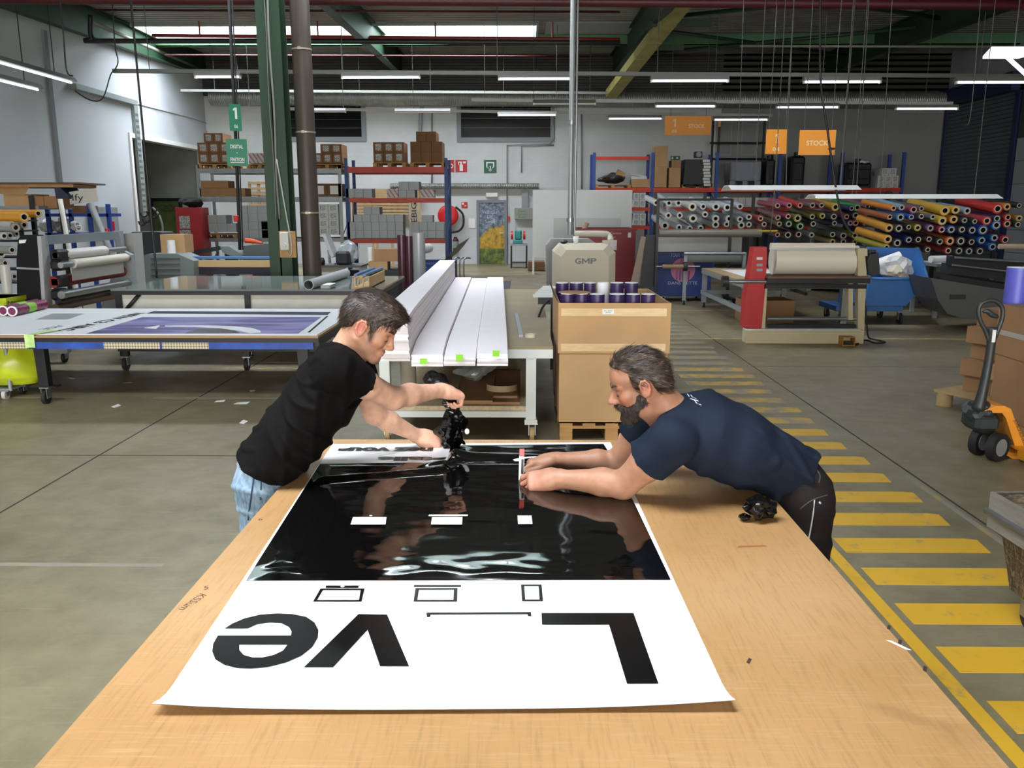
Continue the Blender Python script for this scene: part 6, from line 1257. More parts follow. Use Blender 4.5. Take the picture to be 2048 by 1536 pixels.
sign('hanging_sign', 'wide orange hanging sign reading 1 05 and STOCK', 1329, 232, 1423, 270, 21.5, SO, 0, [('1', .21, .64, None, .42, SWO), ('05', .21, .2, .11, .16, SWO), ('STOCK', .69, .47, .36, .22, SWO)])
sign('hanging_sign', 'square orange hanging sign reading 1 and 04', 1530, 259, 1577, 308, 15.0, SO, .05, [('1', .5, .64, None, .4, SWO), ('04', .48, .2, .32, .16, SWO)])
o = sign('hanging_sign', 'orange hanging sign reading STOCK with a dark mark', 1597, 260, 1672, 310, 15.0, SO, -.05, [('STOCK', .5, .48, .6, .2, SWO)])
p = wy(1662, 298, 14.97); b = MB(); b.add([(p.x-.07, 14.95, p.z), (p.x-.02, 14.95, p.z+.025), (p.x+.07, 14.95, p.z+.02), (p.x+.05, 14.95, p.z-.02), (p.x-.03, 14.95, p.z-.018)], [(0, 1, 2, 3, 4)]); b.build('dark_mark', INK, o)
def wallsign(name, label, x0, y0, x1, y1, m): a, z, c, t = rect(x0, y0, x1, y1, YB); b = MB(); b.bbox((a, YB-.02, z), (c, YB, t), .004); return tag(b.build(name, m), label, 'sign'), a, z, c, t
SR = mat('sign_red', 'b8221f', .5)
o, a, z, c, t = wallsign('wall_sign', 'red fire extinguisher sign on the back wall', 911, 320, 934, 344, SR)
w, h = c-a, t-z; b = MB(); b.box((a+w*.36, YB-.024, z+h*.08), (a+w*.64, YB-.0205, z+h*.62)); b.box((a+w*.42, YB-.024, z+h*.62), (a+w*.56, YB-.0205, z+h*.78)); b.box((a+w*.3, YB-.024, z+h*.78), (a+w*.58, YB-.0205, z+h*.86)); b.box((a+w*.24, YB-.024, z+h*.6), (a+w*.3, YB-.0205, z+h*.86)); b.box((a+w*.66, YB-.024, z+h*.72), (a+w*.9, YB-.0205, z+h*.88)); b.build('pictogram', WHITE, o)
o, a, z, c, t = wallsign('wall_sign', 'red fire hose sign half hidden by the blue rack', 893, 320, 908, 344, SR)
b = MB(); b.pipe((a+.16, YB-.0245, (z+t)/2), (a+.16, YB-.0205, (z+t)/2), .07, .045, 16); b.build('pictogram', WHITE, o)
o, a, z, c, t = wallsign('wall_sign', 'green exit sign with a white arrow on the back wall', 968, 320, 993, 346, mat('sign_exit', '1c5a40', .5)); w, h = c-a, t-z; b = MB()
for lo, hi in [((.18, .35), (.28, .85)), ((.72, .35), (.82, .85)), ((.28, .75), (.72, .85)), ((.46, .12), (.54, .55)), ((.18, .35), (.36, .43)), ((.64, .35), (.82, .43))]: b.box((a+w*lo[0], YB-.0245, z+h*lo[1]), (a+w*hi[0], YB-.0205, z+h*hi[1]))
b.add([(a+w*.34, YB-.0245, z+h*.26), (a+w*.66, YB-.0245, z+h*.26), (a+w*.5, YB-.0245, z+h*.08)], [(0, 1, 2)]); b.build('pictogram', SWT, o)
o, a, z, c, t = wallsign('wall_sign', 'small red and white sign beside the picture door', 923, 404, 935, 416, SR); w, h = c-a, t-z; b = MB(); b.box((a+w*.1, YB-.0245, z+h*.55), (a+w*.4, YB-.0205, z+h*.9)); b.box((a+w*.5, YB-.0245, z+h*.3), (a+w*.8, YB-.0205, z+h*.45)); b.build('pictogram', WHITE, o)
o, a, z, c, t = wallsign('wall_sign', 'small green running man exit sign above the tan cartons', 1341, 312, 1360, 320, mat('sign_exit', '1c5a40', .5)); w, h = c-a, t-z; b = MB(); b.box((a+w*.1, YB-.0245, z+h*.2), (a+w*.28, YB-.0205, z+h*.8)); b.box((a+w*.6, YB-.0245, z+h*.3), (a+w*.8, YB-.0205, z+h*.75)); b.build('pictogram', WHITE, o)
o, a, z, c, t = wallsign('paper_notice', 'white paper notice on the back wall left of the picture door', 937, 437, 950, 456, PAPER)
# ------------------------------------------------------------------ picture door and things near it
a, z, c, t = rect(954, 400, 1014, 528, YB); DGR = mat('door_frame_grey', '74797e', .5); b = MB(); w = .09
for lo, hi in [((a, YB-.08, 0), (a+w, YB, t)), ((c-w, YB-.08, 0), (c, YB, t)), ((a+w, YB-.08, t-w), (c-w, YB, t))]: b.box(lo, hi)
dr = b.build('door_3', DGR, None, kind='structure')
nn = NT('mountain_print'); gz = nn.n('SeparateXYZ'); nn.t.links.new(nn.tc.outputs['Object'], gz.inputs[0])
ns = nn.noise(2.2, detail=8., rough=.65, dist=.6); M2 = lambda op, x, y: nn.n('Math', _operation=op, i0=x, i1=y).outputs[0]
hgt = M2('ADD', M2('SUBTRACT', gz.outputs[2], M2('MULTIPLY', gz.outputs[0], .5)), M2('MULTIPLY', ns, .7))
rock = nn.ramp(nn.noise(6., detail=9., rough=.75), (.35, '262c38'), (.5, '5c6878'), (.62, '93a0ab'), (.72, 'b5a27a')); gold = nn.ramp(nn.noise(5., detail=8., rough=.7), (.35, '6a5a1e'), (.5, 'b08a24'), (.65, 'd0a53c')); grass = nn.ramp(nn.noise(4., detail=8., rough=.7), (.35, '20301c'), (.5, '56692a'), (.65, '93913a'))
up = nn.mix(nn.ramp(M2('MULTIPLY', hgt, .4), (.58, 0.), (.62, 1.)), gold, rock); nn.out('Base Color', nn.mix(nn.ramp(M2('MULTIPLY', M2('ADD', gz.outputs[2], M2('MULTIPLY', ns, .1)), .4), (.22, 0.), (.24, 1.)), grass, up)); nn.out('Roughness', .5)
b = MB(); b.box((a+w, YB-.05, .01), (c-w, YB-.02, t-w)); b.build('door_leaf', nn.m, dr)
b = MB(); b.box((c-w-.16, YB-.09, 1.02), (c-w-.04, YB-.05, 1.05)); b.build('handle', STEEL, dr)
for s, py in (('Vechtuur', 424), ('Uit', 433), ('Sortie', 443)):
    p = wy(980, py, YB-.055); text('door_text', s, .2, face_cam((p.x, YB-.054, p.z)), mat('door_text_pale', 'b9c2cc', .6), dr, width={'Uit': .17, 'Sortie': .33}.get(s, .52), height=.11)
b = MB(); p = wy(984, 390, YB); b.bbox((p.x-.2, YB-.12, p.z-.07), (p.x+.2, YB, p.z+.07), .02); tag(b.build('exit_light', WHITE), 'white box lamp above the picture door', 'lamp')
p = wy(896, 431, 28.3); r = .34; o = thing('hose_reel', 'round red fire hose reel on the back wall', 'hose reel', (p.x, 28.4, p.z)); b = MB(); b.lathe((p.x, 28.25, p.z), [(0, 0), (.08, -.01), (.3, .0), (r, .03), (r, .15), (0, .3)], 28, axis='y'); b.build('reel_drum', mat('reel_red', 'c0161c', .4), o)
b = MB(); b.tube([(p.x+.25, 28.35, p.z+.28), (p.x+.48, 28.35, p.z+.05), (p.x+.5, 28.35, p.z-.3), (p.x+.35, 28.35, p.z-.5), (p.x+.1, 28.35, p.z-.55)], .035, 8); b.build('hose', RUBBER, o); b = MB(); b.box((p.x-.04, 28.3, p.z-.05), (p.x+.04, YB, p.z+.05)); b.build('bracket', DARK, o)
p = wy(911, 489, 28.4); o = thing('fire_extinguisher', 'dark fire extinguisher with label hanging left of the picture door', 'extinguisher', (p.x, 28.45, p.z-.25)); b = MB(); b.lathe((p.x, 28.47, p.z), [(0, -.26), (.09, -.26), (.1, -.2), (.1, .14), (.07, .2), (.03, .22), (0, .22)], 16); b.build('cylinder', mat('maroon_metal', '4a1518', .35), o); b = MB(); b.cyl((p.x, 28.47, p.z-.12), (p.x, 28.47, p.z+.1), .102, n=16); b.build('label_band', GREYM, o); b = MB(); b.box((p.x-.06, 28.44, p.z+.2), (p.x+.05, 28.5, p.z+.25)); b.build('valve', BLACKM, o); b = MB(); b.box((p.x-.03, 28.5, p.z-.1), (p.x+.03, YB, p.z+.1)); b.build('bracket', BLACKM, o)
a, z, c, t = rect(1029, 416, 1066, 440, 28.4); b = MB(); b.bbox((a, 28.35, z), (c, YB, t), .02); o = tag(b.build('switch_cabinet', mat('cabinet_grey', '8c8d84', .5)), 'grey electric cabinet right of the picture door', 'cabinet'); g_ = wy(1044, 428, 28.34); text('cabinet_text', 'Papier\nCarton\nPlastic', .1, face_cam((g_.x, 28.345, g_.z)), mat('text_green', '2c7a4c', .5), o, width=.28, height=.26)
b = MB(); q = wy(1050, 398, 28.5); b.box((q.x-.11, 28.5, t), (q.x+.11, YB-.02, wy(1050, 380, 28.5).z)); b.build('cable_duct', GREYM, o)
b = MB(); p = wy(1016, 437, YB); b.box((p.x-.07, YB-.06, p.z-.07), (p.x+.07, YB, p.z+.07)); tag(b.build('alarm_button', RED), 'small red alarm box right of the picture door', 'alarm')
a, z, c, t = rect(1021, 488, 1055, 530, 26.5); o = thing('grinder_stand', 'black steel stand with shelf right of the picture door', 'stand', ((a+c)/2, 26.7, 0)); b = MB(); b.box((a, 26.5, t-.05), (c, 27.0, t)); b.build('stand_top', GREYM, o)
for x in (a, c-.05):
    for y in (26.5, 26.95): b = MB(); b.box((x, y, 0), (x+.05, y+.05, t-.05)); b.build('leg', BLACKM, o)
b = MB(); b.box((a, 26.5, .15), (c, 27.0, .18)); b.build('shelf', BLACKM, o)
p = wy(1036, 472, 26.7); TEAL = mat('teal_metal', '2a7a78', .5); o = thing('bench_grinder', 'teal bench grinder with red guards on the black stand', 'grinder', (p.x, 26.7, t)); b = MB(); b.bbox((p.x-.16, 26.55, t+.001), (p.x+.14, 26.85, t+.12), .02); b.bbox((p.x-.1, 26.6, t+.12), (p.x+.12, 26.8, t+.42), .04); b.build('motor_body', TEAL, o)
for x in (p.x-.22, p.x+.16): b = MB(); b.cyl((x, 26.7, t+.26), (x+.07, 26.7, t+.26), .13, n=18); b.build('wheel_guard', RED, o)
# trolley rails near the blue rack foot
b = MB()
p = wy(918, 522, 21.0); o = thing('tube_trolley', 'small steel tube trolley at the foot of the blue rack', 'trolley', (p.x, 21, 0))
for x in (909, 920, 928): q = wy(x, 520, 21); b = MB(); b.tube([(q.x, 21, 0), (q.x, 21, q.z), (q.x+.15, 21.2, q.z+.03)], .02, 6); b.build('tube', STEEL, o)
b = MB(); q = wy(915, 556, 21); b.box((wy(908, 550, 21).x, 20.9, .0), (wy(930, 550, 21).x, 21.4, .05)); b.build('foot_frame', STEEL, o)
p = wy(990, 560, 16.0); b = MB(); pm = wz(1000, 556, 0); b.box((wz(992, 573, 0).x-.25, 19.2, 0), (wz(1020, 573, 0).x, 21.5, .012)); tag(b.build('floor_mat', mat('mat_dark', '3d3f42', .8)), 'dark rubber mat on the floor behind the white panels', 'mat')
a, z, c, t = rect(1056, 512, 1088, 528, 25.5); grid('pallet_stack', 'low dark pallet', 'under the white board right of the grinder', 1056, 524, 1090, 541, 1, 2, 25.2, .8, CARDIN, None, 'pallet')
# ------------------------------------------------------------------ left side: machines, shelf, cabinet, bags
# laminator standing end-on at far left
MX = -5.75
ml = thing('film_laminator', 'black ended roll laminator with red and white rollers at the left', 'machine', (MX, 11, 0))
NY, FY = 10.25, 12.2
b = MB(); quadslab(b, [(35, 640), (33, 520), (36, 478), (44, 470), (76, 470), (84, 520), (90, 640)], NY, .12); ep = b.build('near_end_panel', mat('panel_black', '121213', .6, spec=.2), ml)
b = MB(); quadslab(b, [(74, 472), (82, 472), (93, 640), (86, 640)], NY-.01, .16); b.build('edge_trim', mat('trim_grey', '9a9c98', .5), ml)
b = MB(); quadslab(b, [(38, 480), (53, 479), (50, 486), (38, 487)], NY-.006, .006); b.build('badge', LABELW, ep); b = MB(); quadslab(b, [(33, 534), (88, 537), (88, 540), (33, 538)], NY-.006, .006); b.build('tape_band', GREYM, ep)
b = MB(); quadslab(b, [(225, 462), (240, 462), (243, 500), (262, 510), (272, 600), (200, 640), (205, 600), (236, 520)], FY, .1); b.build('far_end_plate', GREYM, ml)
b = MB(); quadslab(b, [(243, 468), (266, 466), (275, 590), (258, 600)], FY+.25, .3); b.build('grey_cover', mat('cover_pale', '9a9b98', .5), ml)
def yroll(xn, yn, rpx, m, name, ya=NY+.12, yb=FY, dx=0.):
    p = wy(xn, yn, NY); r = rpx/1680*NY; b = MB(); b.cyl((p.x, ya, p.z), (p.x+dx, yb, p.z), r, n=18); return b.build(name, m, ml)
FILM = mat('film_white', 'b9b6b0', .3)
p = wy(76, 480, NY); b = MB(); b.box((p.x-.02, NY+.1, p.z-.06), (p.x+.06, FY, p.z+.05)); b.build('top_beam', mat('beam_grey', '6f7678', .5), ml)
q = wy(226, 470, FY-.05); b = MB(); b.cyl((p.x+.05, FY-.3, p.z+.06), (p.x+.05, FY-.3, p.z+.1), .03, n=12); b.build('stop_button', RED, ml)
yroll(100, 512, 11, FILM, 'film_roll', NY+.3, FY-.6); yroll(100, 512, 6, STEEL, 'roll_core')
yroll(110, 532, 10, mat('film_cream', 'bdb8aa', .35), 'feed_roll', NY+.4, FY-.1); yroll(110, 532, 6, STEEL, 'feed_core')
a = wy(112, 540, NY); b = MB(); b.box((a.x, NY+.35, a.z-.16), (a.x+.006, FY-.2, a.z)); b.build('film_web', mat('film_grey', '98958e', .4), ml)
yroll(95, 566, 12, mat('roller_red', '7a1c1e', .5), 'red_roller'); yroll(112, 592, 8, STEEL, 'lower_roller'); yroll(108, 604, 5, BLACKM, 'lower_bar'); yroll(100, 618, 8, mat('roller_brown', '5f4a3c', .6), 'brown_roller')
for y in (512, 532, 566, 592):
    b = MB(); p = wy(100, y, NY); b.bbox((p.x-.08, NY+.12, p.z-.07), (p.x+.06, NY+.36, p.z+.07), .03); b.build('bearing', BLACKM, ml)
b = MB(); q = wz(140, 722, 0); b.box((q.x-.55, 9.85, .12), (q.x+.05, 9.95, .19)); b.box((q.x-.5, 9.95, .12), (q.x-.4, 12.2, .19)); b.build('base_frame', GREYM, ml)
b = MB(); b.box((q.x-.85, 10.0, .15), (q.x-.35, 10.25, .5)); b.build('motor_box', DARK, ml); caster('caster', q.x-.02, 9.92, ml, .12, .055); caster('caster', q.x-.45, 12.0, ml, .12, .055)
b = MB(); b.tube([(q.x-.4, 9.97, .1), (q.x-.2, 9.8, .02), (q.x-.5, 9.7, .02), (q.x-.7, 9.9, .06)], .01, 6); b.build('cable', RUBBER, ml)
# rolls on the far left shelf
LRK = thing('left_roll_shelf', 'dark shelf carrying film rolls at the far left edge', 'shelf', (-8, 11.6, 0))
for x in (-8.4, -7.0): b = MB(); b.box((x, 12.1, 0), (x+.05, 12.16, 2.0)); b.build('post', BLACKM, LRK)
LR = [('orange', 48, 434, 'd09018', 9, 0), ('orange', 76, 427, 'c88a1c', 7, .5), ('clear', 24, 449, 'a9aba6', 6, 0), ('grey', 48, 450, '9fa09a', 7, .4), ('grey', 31, 455, '8f908a', 8, .0), ('white', 8, 472, 'c2c4c4', 6, 0), ('clear', 20, 471, 'b0b2b0', 6, .3), ('grey', 33, 468, '9c9e9a', 5, .5), ('grey', 24, 500, '8c8e8a', 7, 0), ('white', 2, 507, 'bcbcb8', 8, .2), ('grey', 10, 526, '9a9c98', 6, 0), ('white', 18, 552, 'b4b6b4', 7, 0), ('pale', 28, 553, 'a3a5a3', 6, .4)]
for i, (cw, x, y, h, r_, dy) in enumerate(LR):
    p = wy(x, y, 11.0+dy); r = r_/1680*11*1.15; e = V((-1.3, .75, 0)); o = thing('film_roll', '%s film roll on the far left shelf, %s from above' % (cw, ORD[i]), 'roll', tuple(p), 'film rolls on the far left shelf')
    b = MB(); b.pipe(p, p+e, r, r*.6, 14, 0, 1, 0); b.build('film_wrap', [mat('film_'+h, h, .25), COREIN], o); b = MB(); b.pipe(p-e.normalized()*.006, p+e*.02, r*.72, r*.52, 14, 0, 1, 0); b.build('core', [CORE, COREIN], o)
for y in (440, 460, 480, 512, 536, 562): b = MB(); p = wy(0, y, 11.9); b.box((-8.6, 11.7, p.z-.02), (-6.9, 12.1, p.z)); b.build('shelf_bar', BLACKM, LRK)
b = MB(); p = wy(10, 540, 10.6); b.cyl((p.x, 10.6, wy(10, 596, 10.6).z-.2), (p.x, 10.6, wy(10, 530, 10.6).z), .06, n=14); b.cyl((p.x, 10.6, 0), (p.x, 10.6, .5), .05, n=10); tag(b.build('upright_roll', FILM), 'white roll standing upright at the far left edge', 'roll')
# boxes and boards above the shelf
LYB = 13.0
a, z, c, t = rect(10, 388, 62, 417, LYB); b = MB(); b.box((a, LYB, z), (c, LYB+.5, t)); o = tag(b.build('open_carton', CARD), 'open tan carton with bent flaps on the left shelf', 'carton'); b = MB(); b.add([(a-.05, LYB-.12, t+.0), (c-.03, LYB-.12, t-.02), (c, LYB, t+.12), (a, LYB, t+.12), (a-.05, LYB-.115, t+.006), (c-.03, LYB-.115, t-.014), (c, LYB+.005, t+.126), (a, LYB+.005, t+.126)], [(0, 1, 2, 3), (7, 6, 5, 4), (0, 4, 5, 1), (1, 5, 6, 2), (2, 6, 7, 3), (3, 7, 4, 0)]); b.build('flap', CARD, o)
grid('carton', 'crumpled tan carton', 'beside the open carton on the left shelf', 63, 392, 113, 417, 2, 1, LYB+.1, .5, CARD2)
a, z, c, t = rect(-20, 365, 166, 371, LYB); b = MB(); b.box((a, LYB-.1, z+.02), (c, LYB+.7, t)); tag(b.build('flat_board', mat('dark_card', '55453a', .8)), 'flat dark board lying on top of the left cartons', 'board')
b = MB(); b.box((a, LYB-.12, z-.03), (c-.1, LYB+.6, z+.015)); tag(b.build('flat_carton', CARD2), 'flattened tan carton under the dark board at left', 'carton')
a, z, c, t = rect(-20, 412, 88, 419, LYB); b = MB(); b.box((a, LYB-.15, z), (c, LYB+.8, t)); o = tag(b.build('carton_shelf', GREYM), 'pale shelf on legs under the left cartons', 'shelf')
for x_ in (a+.05, c-.1):
    b = MB(); b.box((x_, LYB+.6, 0), (x_+.05, LYB+.65, z)); b.build('shelf_leg', BLACKM, o)
b = MB(); quadslab(b, [(108, 373), (116, 372), (138, 392), (136, 398), (112, 396)], LYB-.1, .5); tag(b.build('navy_box', mat('navy', '1b2440', .5)), 'dark blue box leaning beside the left cartons', 'box')
b = MB(); quadslab(b, [(138, 384), (192, 376), (196, 402), (140, 409)], LYB, .03); o = tag(b.build('white_board_sign', mat('board_offwhite', 'b8b6ae', .6)), 'tilted off-white board with dark handwritten letters on the left shelf', 'board'); p = wy(156, 397, LYB); text('lettering', 'lfy', .2, face_cam((p.x, LYB-.004, p.z)), INK, o, width=.17, height=.13)
grid('carton', 'small brown carton', 'below the off-white board on the left shelf', 141, 411, 174, 427, 1, 1, 13.82, .35, CARDIN)
b = MB(); p0, p1 = wy(120, 398, 12.4), wy(138, 497, 12.4); k_ = p0.z/(p0.z-p1.z); b.cyl(p0, p0+(p1-p0)*k_, .035, n=10); tag(b.build('white_pole', WHITE), 'white pole leaning behind the left laminator', 'pole')
b = MB(); p0, p1 = wy(180, 406, 13.3), wy(204, 463, 13.3); k_ = (p0.z-.02)/(p0.z-p1.z); b.pipe(p0, p0+(p1-p0)*k_, .05, .04, 14); tag(b.build('grey_tube', GREYM), 'grey tube leaning on the blue shelf at left', 'tube')
BSY = 13.8; bs = thing('blue_shelf', 'small blue steel shelf behind the left laminator', 'shelf', (wy(150, 450, BSY).x, BSY, 0))
for x in (92, 138, 176, 214): p = wy(x, 408, BSY); b = MB(); b.box((p.x-.03, BSY, 0), (p.x+.03, BSY+.05, p.z)); b.build('post', BLUE, bs)
for y in (427, 466): p, q = wy(90, y, BSY), wy(216, y, BSY); b = MB(); b.box((p.x, BSY, p.z-.05), (q.x, BSY+.45, p.z)); b.build('shelf_plate', BLUE, bs)
for i, (x, y, r, m_) in enumerate([(85, 445, .16, PAPER), (105, 452, .14, FILM), (75, 455, .12, FILM)]):
    p = wy(x, y+8, BSY); b = MB(); b.add(*crumple((p.x, BSY+.2, wy(150, 466, BSY).z), r, 70+i, .8, 3)); tag(b.build('paper_waste', m_), 'crumpled white paper on the blue shelf, %s' % ('left behind', 'middle', 'far left')[i], 'waste')
for i, (x0, y0, x1, y1) in enumerate([(122, 440, 155, 450), (115, 452, 158, 456)]):
    b = MB(); b.pipe(wy(x1, y1, BSY-.05), wy(x0, y0, BSY+.3), .05, .035, 14); tag(b.build('paper_roll', PAPER), 'white paper roll on the blue shelf, %s' % ('upper', 'lower')[i], 'roll')
p = wy(211, 452, BSY-.1); b = MB(); b.cyl((p.x, BSY+.1, wy(150, 466, BSY).z), (p.x, BSY+.1, p.z+.07), .05, n=14); tag(b.build('red_can', RED), 'red spray can on the blue shelf', 'can')
# grey plotter with blue bar
PY2 = 14.6; gp = thing('grey_plotter', 'grey ribbed plotter housing with blue and tan bars behind the glass table', 'machine', (wy(330, 540, PY2).x, PY2, 0)); PG = mat('plotter_grey', '6f7876', .5, var=.05)
b = MB(); quadslab(b, [(286, 575), (284, 512), (296, 508), (355, 508), (388, 522), (388, 575)], PY2, .6); b.build('housing', PG, gp)
for k in range(4): b = MB(); quadslab(b, [(302, 516+k*11), (360, 516+k*11), (360, 519+k*11), (302, 519+k*11)], PY2-.01, .01); b.build('vent_slot', mat('slot_dark', '4a5250', .5), gp)
a = wy(296, 575, PY2); b = MB(); b.box((a.x, PY2+.1, 0), (a.x+.7, PY2+.5, a.z)); b.build('pedestal', DARK, gp)
for nm, y0, y1, m_, dy in [('blue_bar', 513, 518, mat('bar_blue', '3c6a9a', .4), .3), ('tan_board', 521, 534, mat('tan_bar', 'b59a6c', .6), .2), ('navy_beam', 535, 549, mat('navy2', '232a3c', .5), .25)]:
    a, z, c, t = rect(385, y0, 560, y1, PY2+dy); b = MB(); b.box((a, PY2+dy, z), (c, PY2+dy+.12, t)); b.build(nm, m_, gp)
b = MB(); p = wy(540, 545, PY2+.3); b.box((p.x-.1, PY2+.3, 0), (p.x+.0, PY2+.4, p.z)); b.build('leg', DARK, gp)
p = wy(339, 508, PY2+.2); b = MB(); b.cyl((p.x, PY2+.3, p.z+.002), (p.x, PY2+.3, wy(339, 481, PY2+.2).z), .07, n=16); tag(b.build('paper_roll', PAPER), 'white paper roll standing on the grey plotter', 'roll')
a, z, c, t = rect(323, 469, 368, 508, PY2+.5); b = MB(); b.box((a, PY2+.5, wy(339, 508, PY2+.2).z), (c, PY2+.9, t)); o = tag(b.build('carton', CARD), 'tan carton standing behind the paper roll on the grey plotter', 'carton')
P2 = 17.0; g2 = thing('dark_plotter', 'dark grey plotter with slanted ends and diagonal arm behind the blue bar', 'machine', (wy(450, 540, P2).x, P2, 0)); DG = mat('plotter_dark', '4c5151', .5)
b = MB(); quadslab(b, [(487, 525), (485, 492), (540, 487), (560, 503), (560, 525)], P2, .5); b.build('right_housing', DG, g2); b = MB(); quadslab(b, [(440, 493), (458, 493), (484, 510), (480, 520), (445, 505)], P2-.2, .4); b.build('left_housing', PG, g2)
b = MB(); b.add([wy(x, y, P2-.2+d) for d in (0, .3) for x, y in ((360, 505), (440, 492), (450, 498), (372, 514))], [(0, 1, 2, 3), (7, 6, 5, 4), (0, 4, 5, 1), (1, 5, 6, 2), (2, 6, 7, 3), (3, 7, 4, 0)]); b.build('arm', DARK, g2)
a = wy(500, 520, P2); b = MB(); b.box((a.x, P2+.1, 0), (a.x+.4, P2+.4, a.z+.02)); b.box((wy(450, 520, P2).x, P2, 0), (wy(470, 520, P2).x, P2+.2, wy(450, 505, P2).z)); b.build('pedestal', DARK, g2)
p = wy(505, 486, P2+.1); b = MB(); b.tube([wy(490, 481, P2+.1), wy(505, 482, P2+.1), wy(525, 486, P2+.1)], [.05, .045, .02], 8); tag(b.build('orange_tool', mat('tool_orange', 'd8501c', .5)), 'orange cutter tool lying on the dark plotter', 'tool')
# dark cupboard and hooks at the left wall
a, z, c, t = rect(270, 464, 322, 575, 18.5); b = MB(); b.bbox((a, 18.5, 0), (c, 19.2, t), .03); o = tag(b.build('dark_bin', mat('bin_dark', '2b2f33', .5)), 'dark bins behind the grey plotter at the left wall', 'bin'); b = MB(); b.box((a+.1, 18.49, .5), (c-.1, 18.5, .9)); b.build('bin_panel', mat('navy2', '232a3c', .5), o)
a, z, c, t = rect(275, 413, 296, 465, 21); b = MB(); b.bbox((XL+.02, 20.4, z), (XL+.25, 21.4, t), .02); o = tag(b.build('wall_cabinet', GREYM), 'grey steel cabinet on the left wall below the cable tray', 'cabinet')
rk = thing('hook_rack', 'black coat hooks with hoses hanging at the left opening', 'hooks', (wy(303, 440, 21).x, 21, wy(303, 470, 21).z))
for i, (x, y) in enumerate([(288, 428), (292, 440), (300, 425), (306, 420), (310, 430), (284, 445)]):
    p = wy(x, y, 21); b = MB(); b.tube([p+V((.12, 0, .05)), p+V((.06, -.02, -.05)), p+V((-.03, -.03, -.06)), p+V((-.07, -.03, .03))], .02, 6); b.build('hook', BLACKM, rk)
b = MB(); p = wy(303, 412, 21); b.box((p.x-.03, 21, 0), (p.x+.03, 21.05, p.z)); b.build('hook_post', BLACKM, rk)
b = MB(); b.tube([wy(305, 415, 21), wy(318, 430, 21), wy(325, 455, 21), wy(322, 475, 21)], .025, 6); b.build('hose', GREYM, rk)
a, z, c, t = rect(357, 415, 400, 505, 22.0); RC = mat('cabinet_red', 'a81e22', .5); b = MB(); b.bbox((a, 22.0, 0), (c, 22.6, t), .01); o = tag(b.build('red_cabinet', RC), 'red steel cabinet with two paper notices at the side room opening', 'cabinet')
for x0, y0, x1, y1 in ((360, 432, 379, 457), (361, 460, 381, 485)): a2, z2, c2, t2 = rect(x0, y0, x1, y1, 22); b = MB(); b.box((a2, 21.994, z2), (c2, 21.999, t2)); b.build('notice', LBL, o)
b = MB(); b.add(*crumple(((a+c)/2, 22.3, t), .33, 81, .5, 3)); tag(b.build('black_jacket', mat('black_cloth', '121214', .9)), 'black jacket heaped on the red cabinet', 'jacket')
a, z, c, t = rect(311, 396, 364, 520, YB); b = MB()
for lo, hi in [((a, YB-.06, 0), (a+.1, YB, t)), ((c-.1, YB-.06, 0), (c, YB, t)), ((a+.1, YB-.06, t-.1), (c-.1, YB, t))]: b.box(lo, hi)
d4 = b.build('door_4', BLACKM, None, kind='structure'); b = MB(); b.box((a+.1, YB-.03, 0), (c-.1, YB-.01, t-.1)); b.build('door_leaf', mat('mossy_door', '4d5a2c', .7, var=.35, vscale=3.), d4)
for s, py in (('CENTRALE', 413), ('INCENDIE', 420)): p = wy(340, py, YB-.04); text('door_text', s, .2, face_cam((p.x, YB-.035, p.z)), INK, d4, width=.62, height=.1)
# desk with monitor behind the column
DY = 16.5; a, z, c, t = rect(626, 531, 722, 600, DY); o = thing('office_desk', 'pale office desk with monitor behind the brown pipe', 'desk', ((a+c)/2, DY, 0)); b = MB(); b.box((a, DY, t-.04), (c, DY+.8, t)); b.build('desk_top', mat('desk_dark', '4b4a47', .5), o); b = MB(); b.box((a, DY+.05, 0), (c-.35, DY+.1, t-.04)); b.build('front_panel', mat('desk_pale', 'b5b3aa', .6), o)
for x in (a, c-.06): b = MB(); b.box((x, DY+.1, 0), (x+.05, DY+.7, t-.04)); b.build('side_panel', mat('desk_pale', 'b5b3aa', .6), o)
b = MB(); quadslab(b, [(644, 468), (650, 467), (668, 512), (662, 516)], DY+.2, .4); o = tag(b.build('monitor', mat('monitor_silver', 'a9abac', .4)), 'silver computer monitor seen edge-on on the desk', 'monitor'); b = MB(); b.box((wy(650, 525, DY+.3).x, DY+.3, t), (wy(668, 525, DY+.3).x, DY+.5, t+.02)); b.tube([wy(657, 500, DY+.4), (wy(660, 525, DY+.4).x, DY+.4, t+.02)], .03, 6); b.build('monitor_foot', mat('monitor_silver', 'a9abac'), o)
a2, z2, c2, t2 = rect(671, 503, 697, 528, DY+.1); b = MB(); b.bbox((a2, DY+.1, t), (c2, DY+.4, t2), .04); tag(b.build('black_speaker', DARK), 'black box beside the monitor on the desk', 'box')
p = wy(643, 525, DY+.05); b = MB(); b.lathe((p.x, DY+.1, t), [(0, 0), (.05, 0), (.06, .08), (.04, .14), (0, .15)], 12); tag(b.build('desk_phone', BLACKM), 'small black gadget on the desk left of the monitor', 'gadget')
b = MB(); p = wy(695, 500, DY+.4); b.add(*crumple((p.x, DY+.5, t), .26, 91, 1.0, 3)); tag(b.build('clear_bag', mat('clear_bag', 'b4bcc0', .2, trans=.4)), 'clear plastic bag on the desk behind the black box', 'bag')
b = MB(); quadslab(b, [(627, 385), (636, 387), (638, 530), (632, 530)], 18.5, .04); b.box((wy(634, 530, 18.5).x-.1, 18.5, 0), (wy(634, 530, 18.5).x+.1, 18.6, wy(634, 529, 18.5).z)); tag(b.build('tall_board', GREYM), 'tall narrow grey panel standing just right of the brown pipe', 'panel')
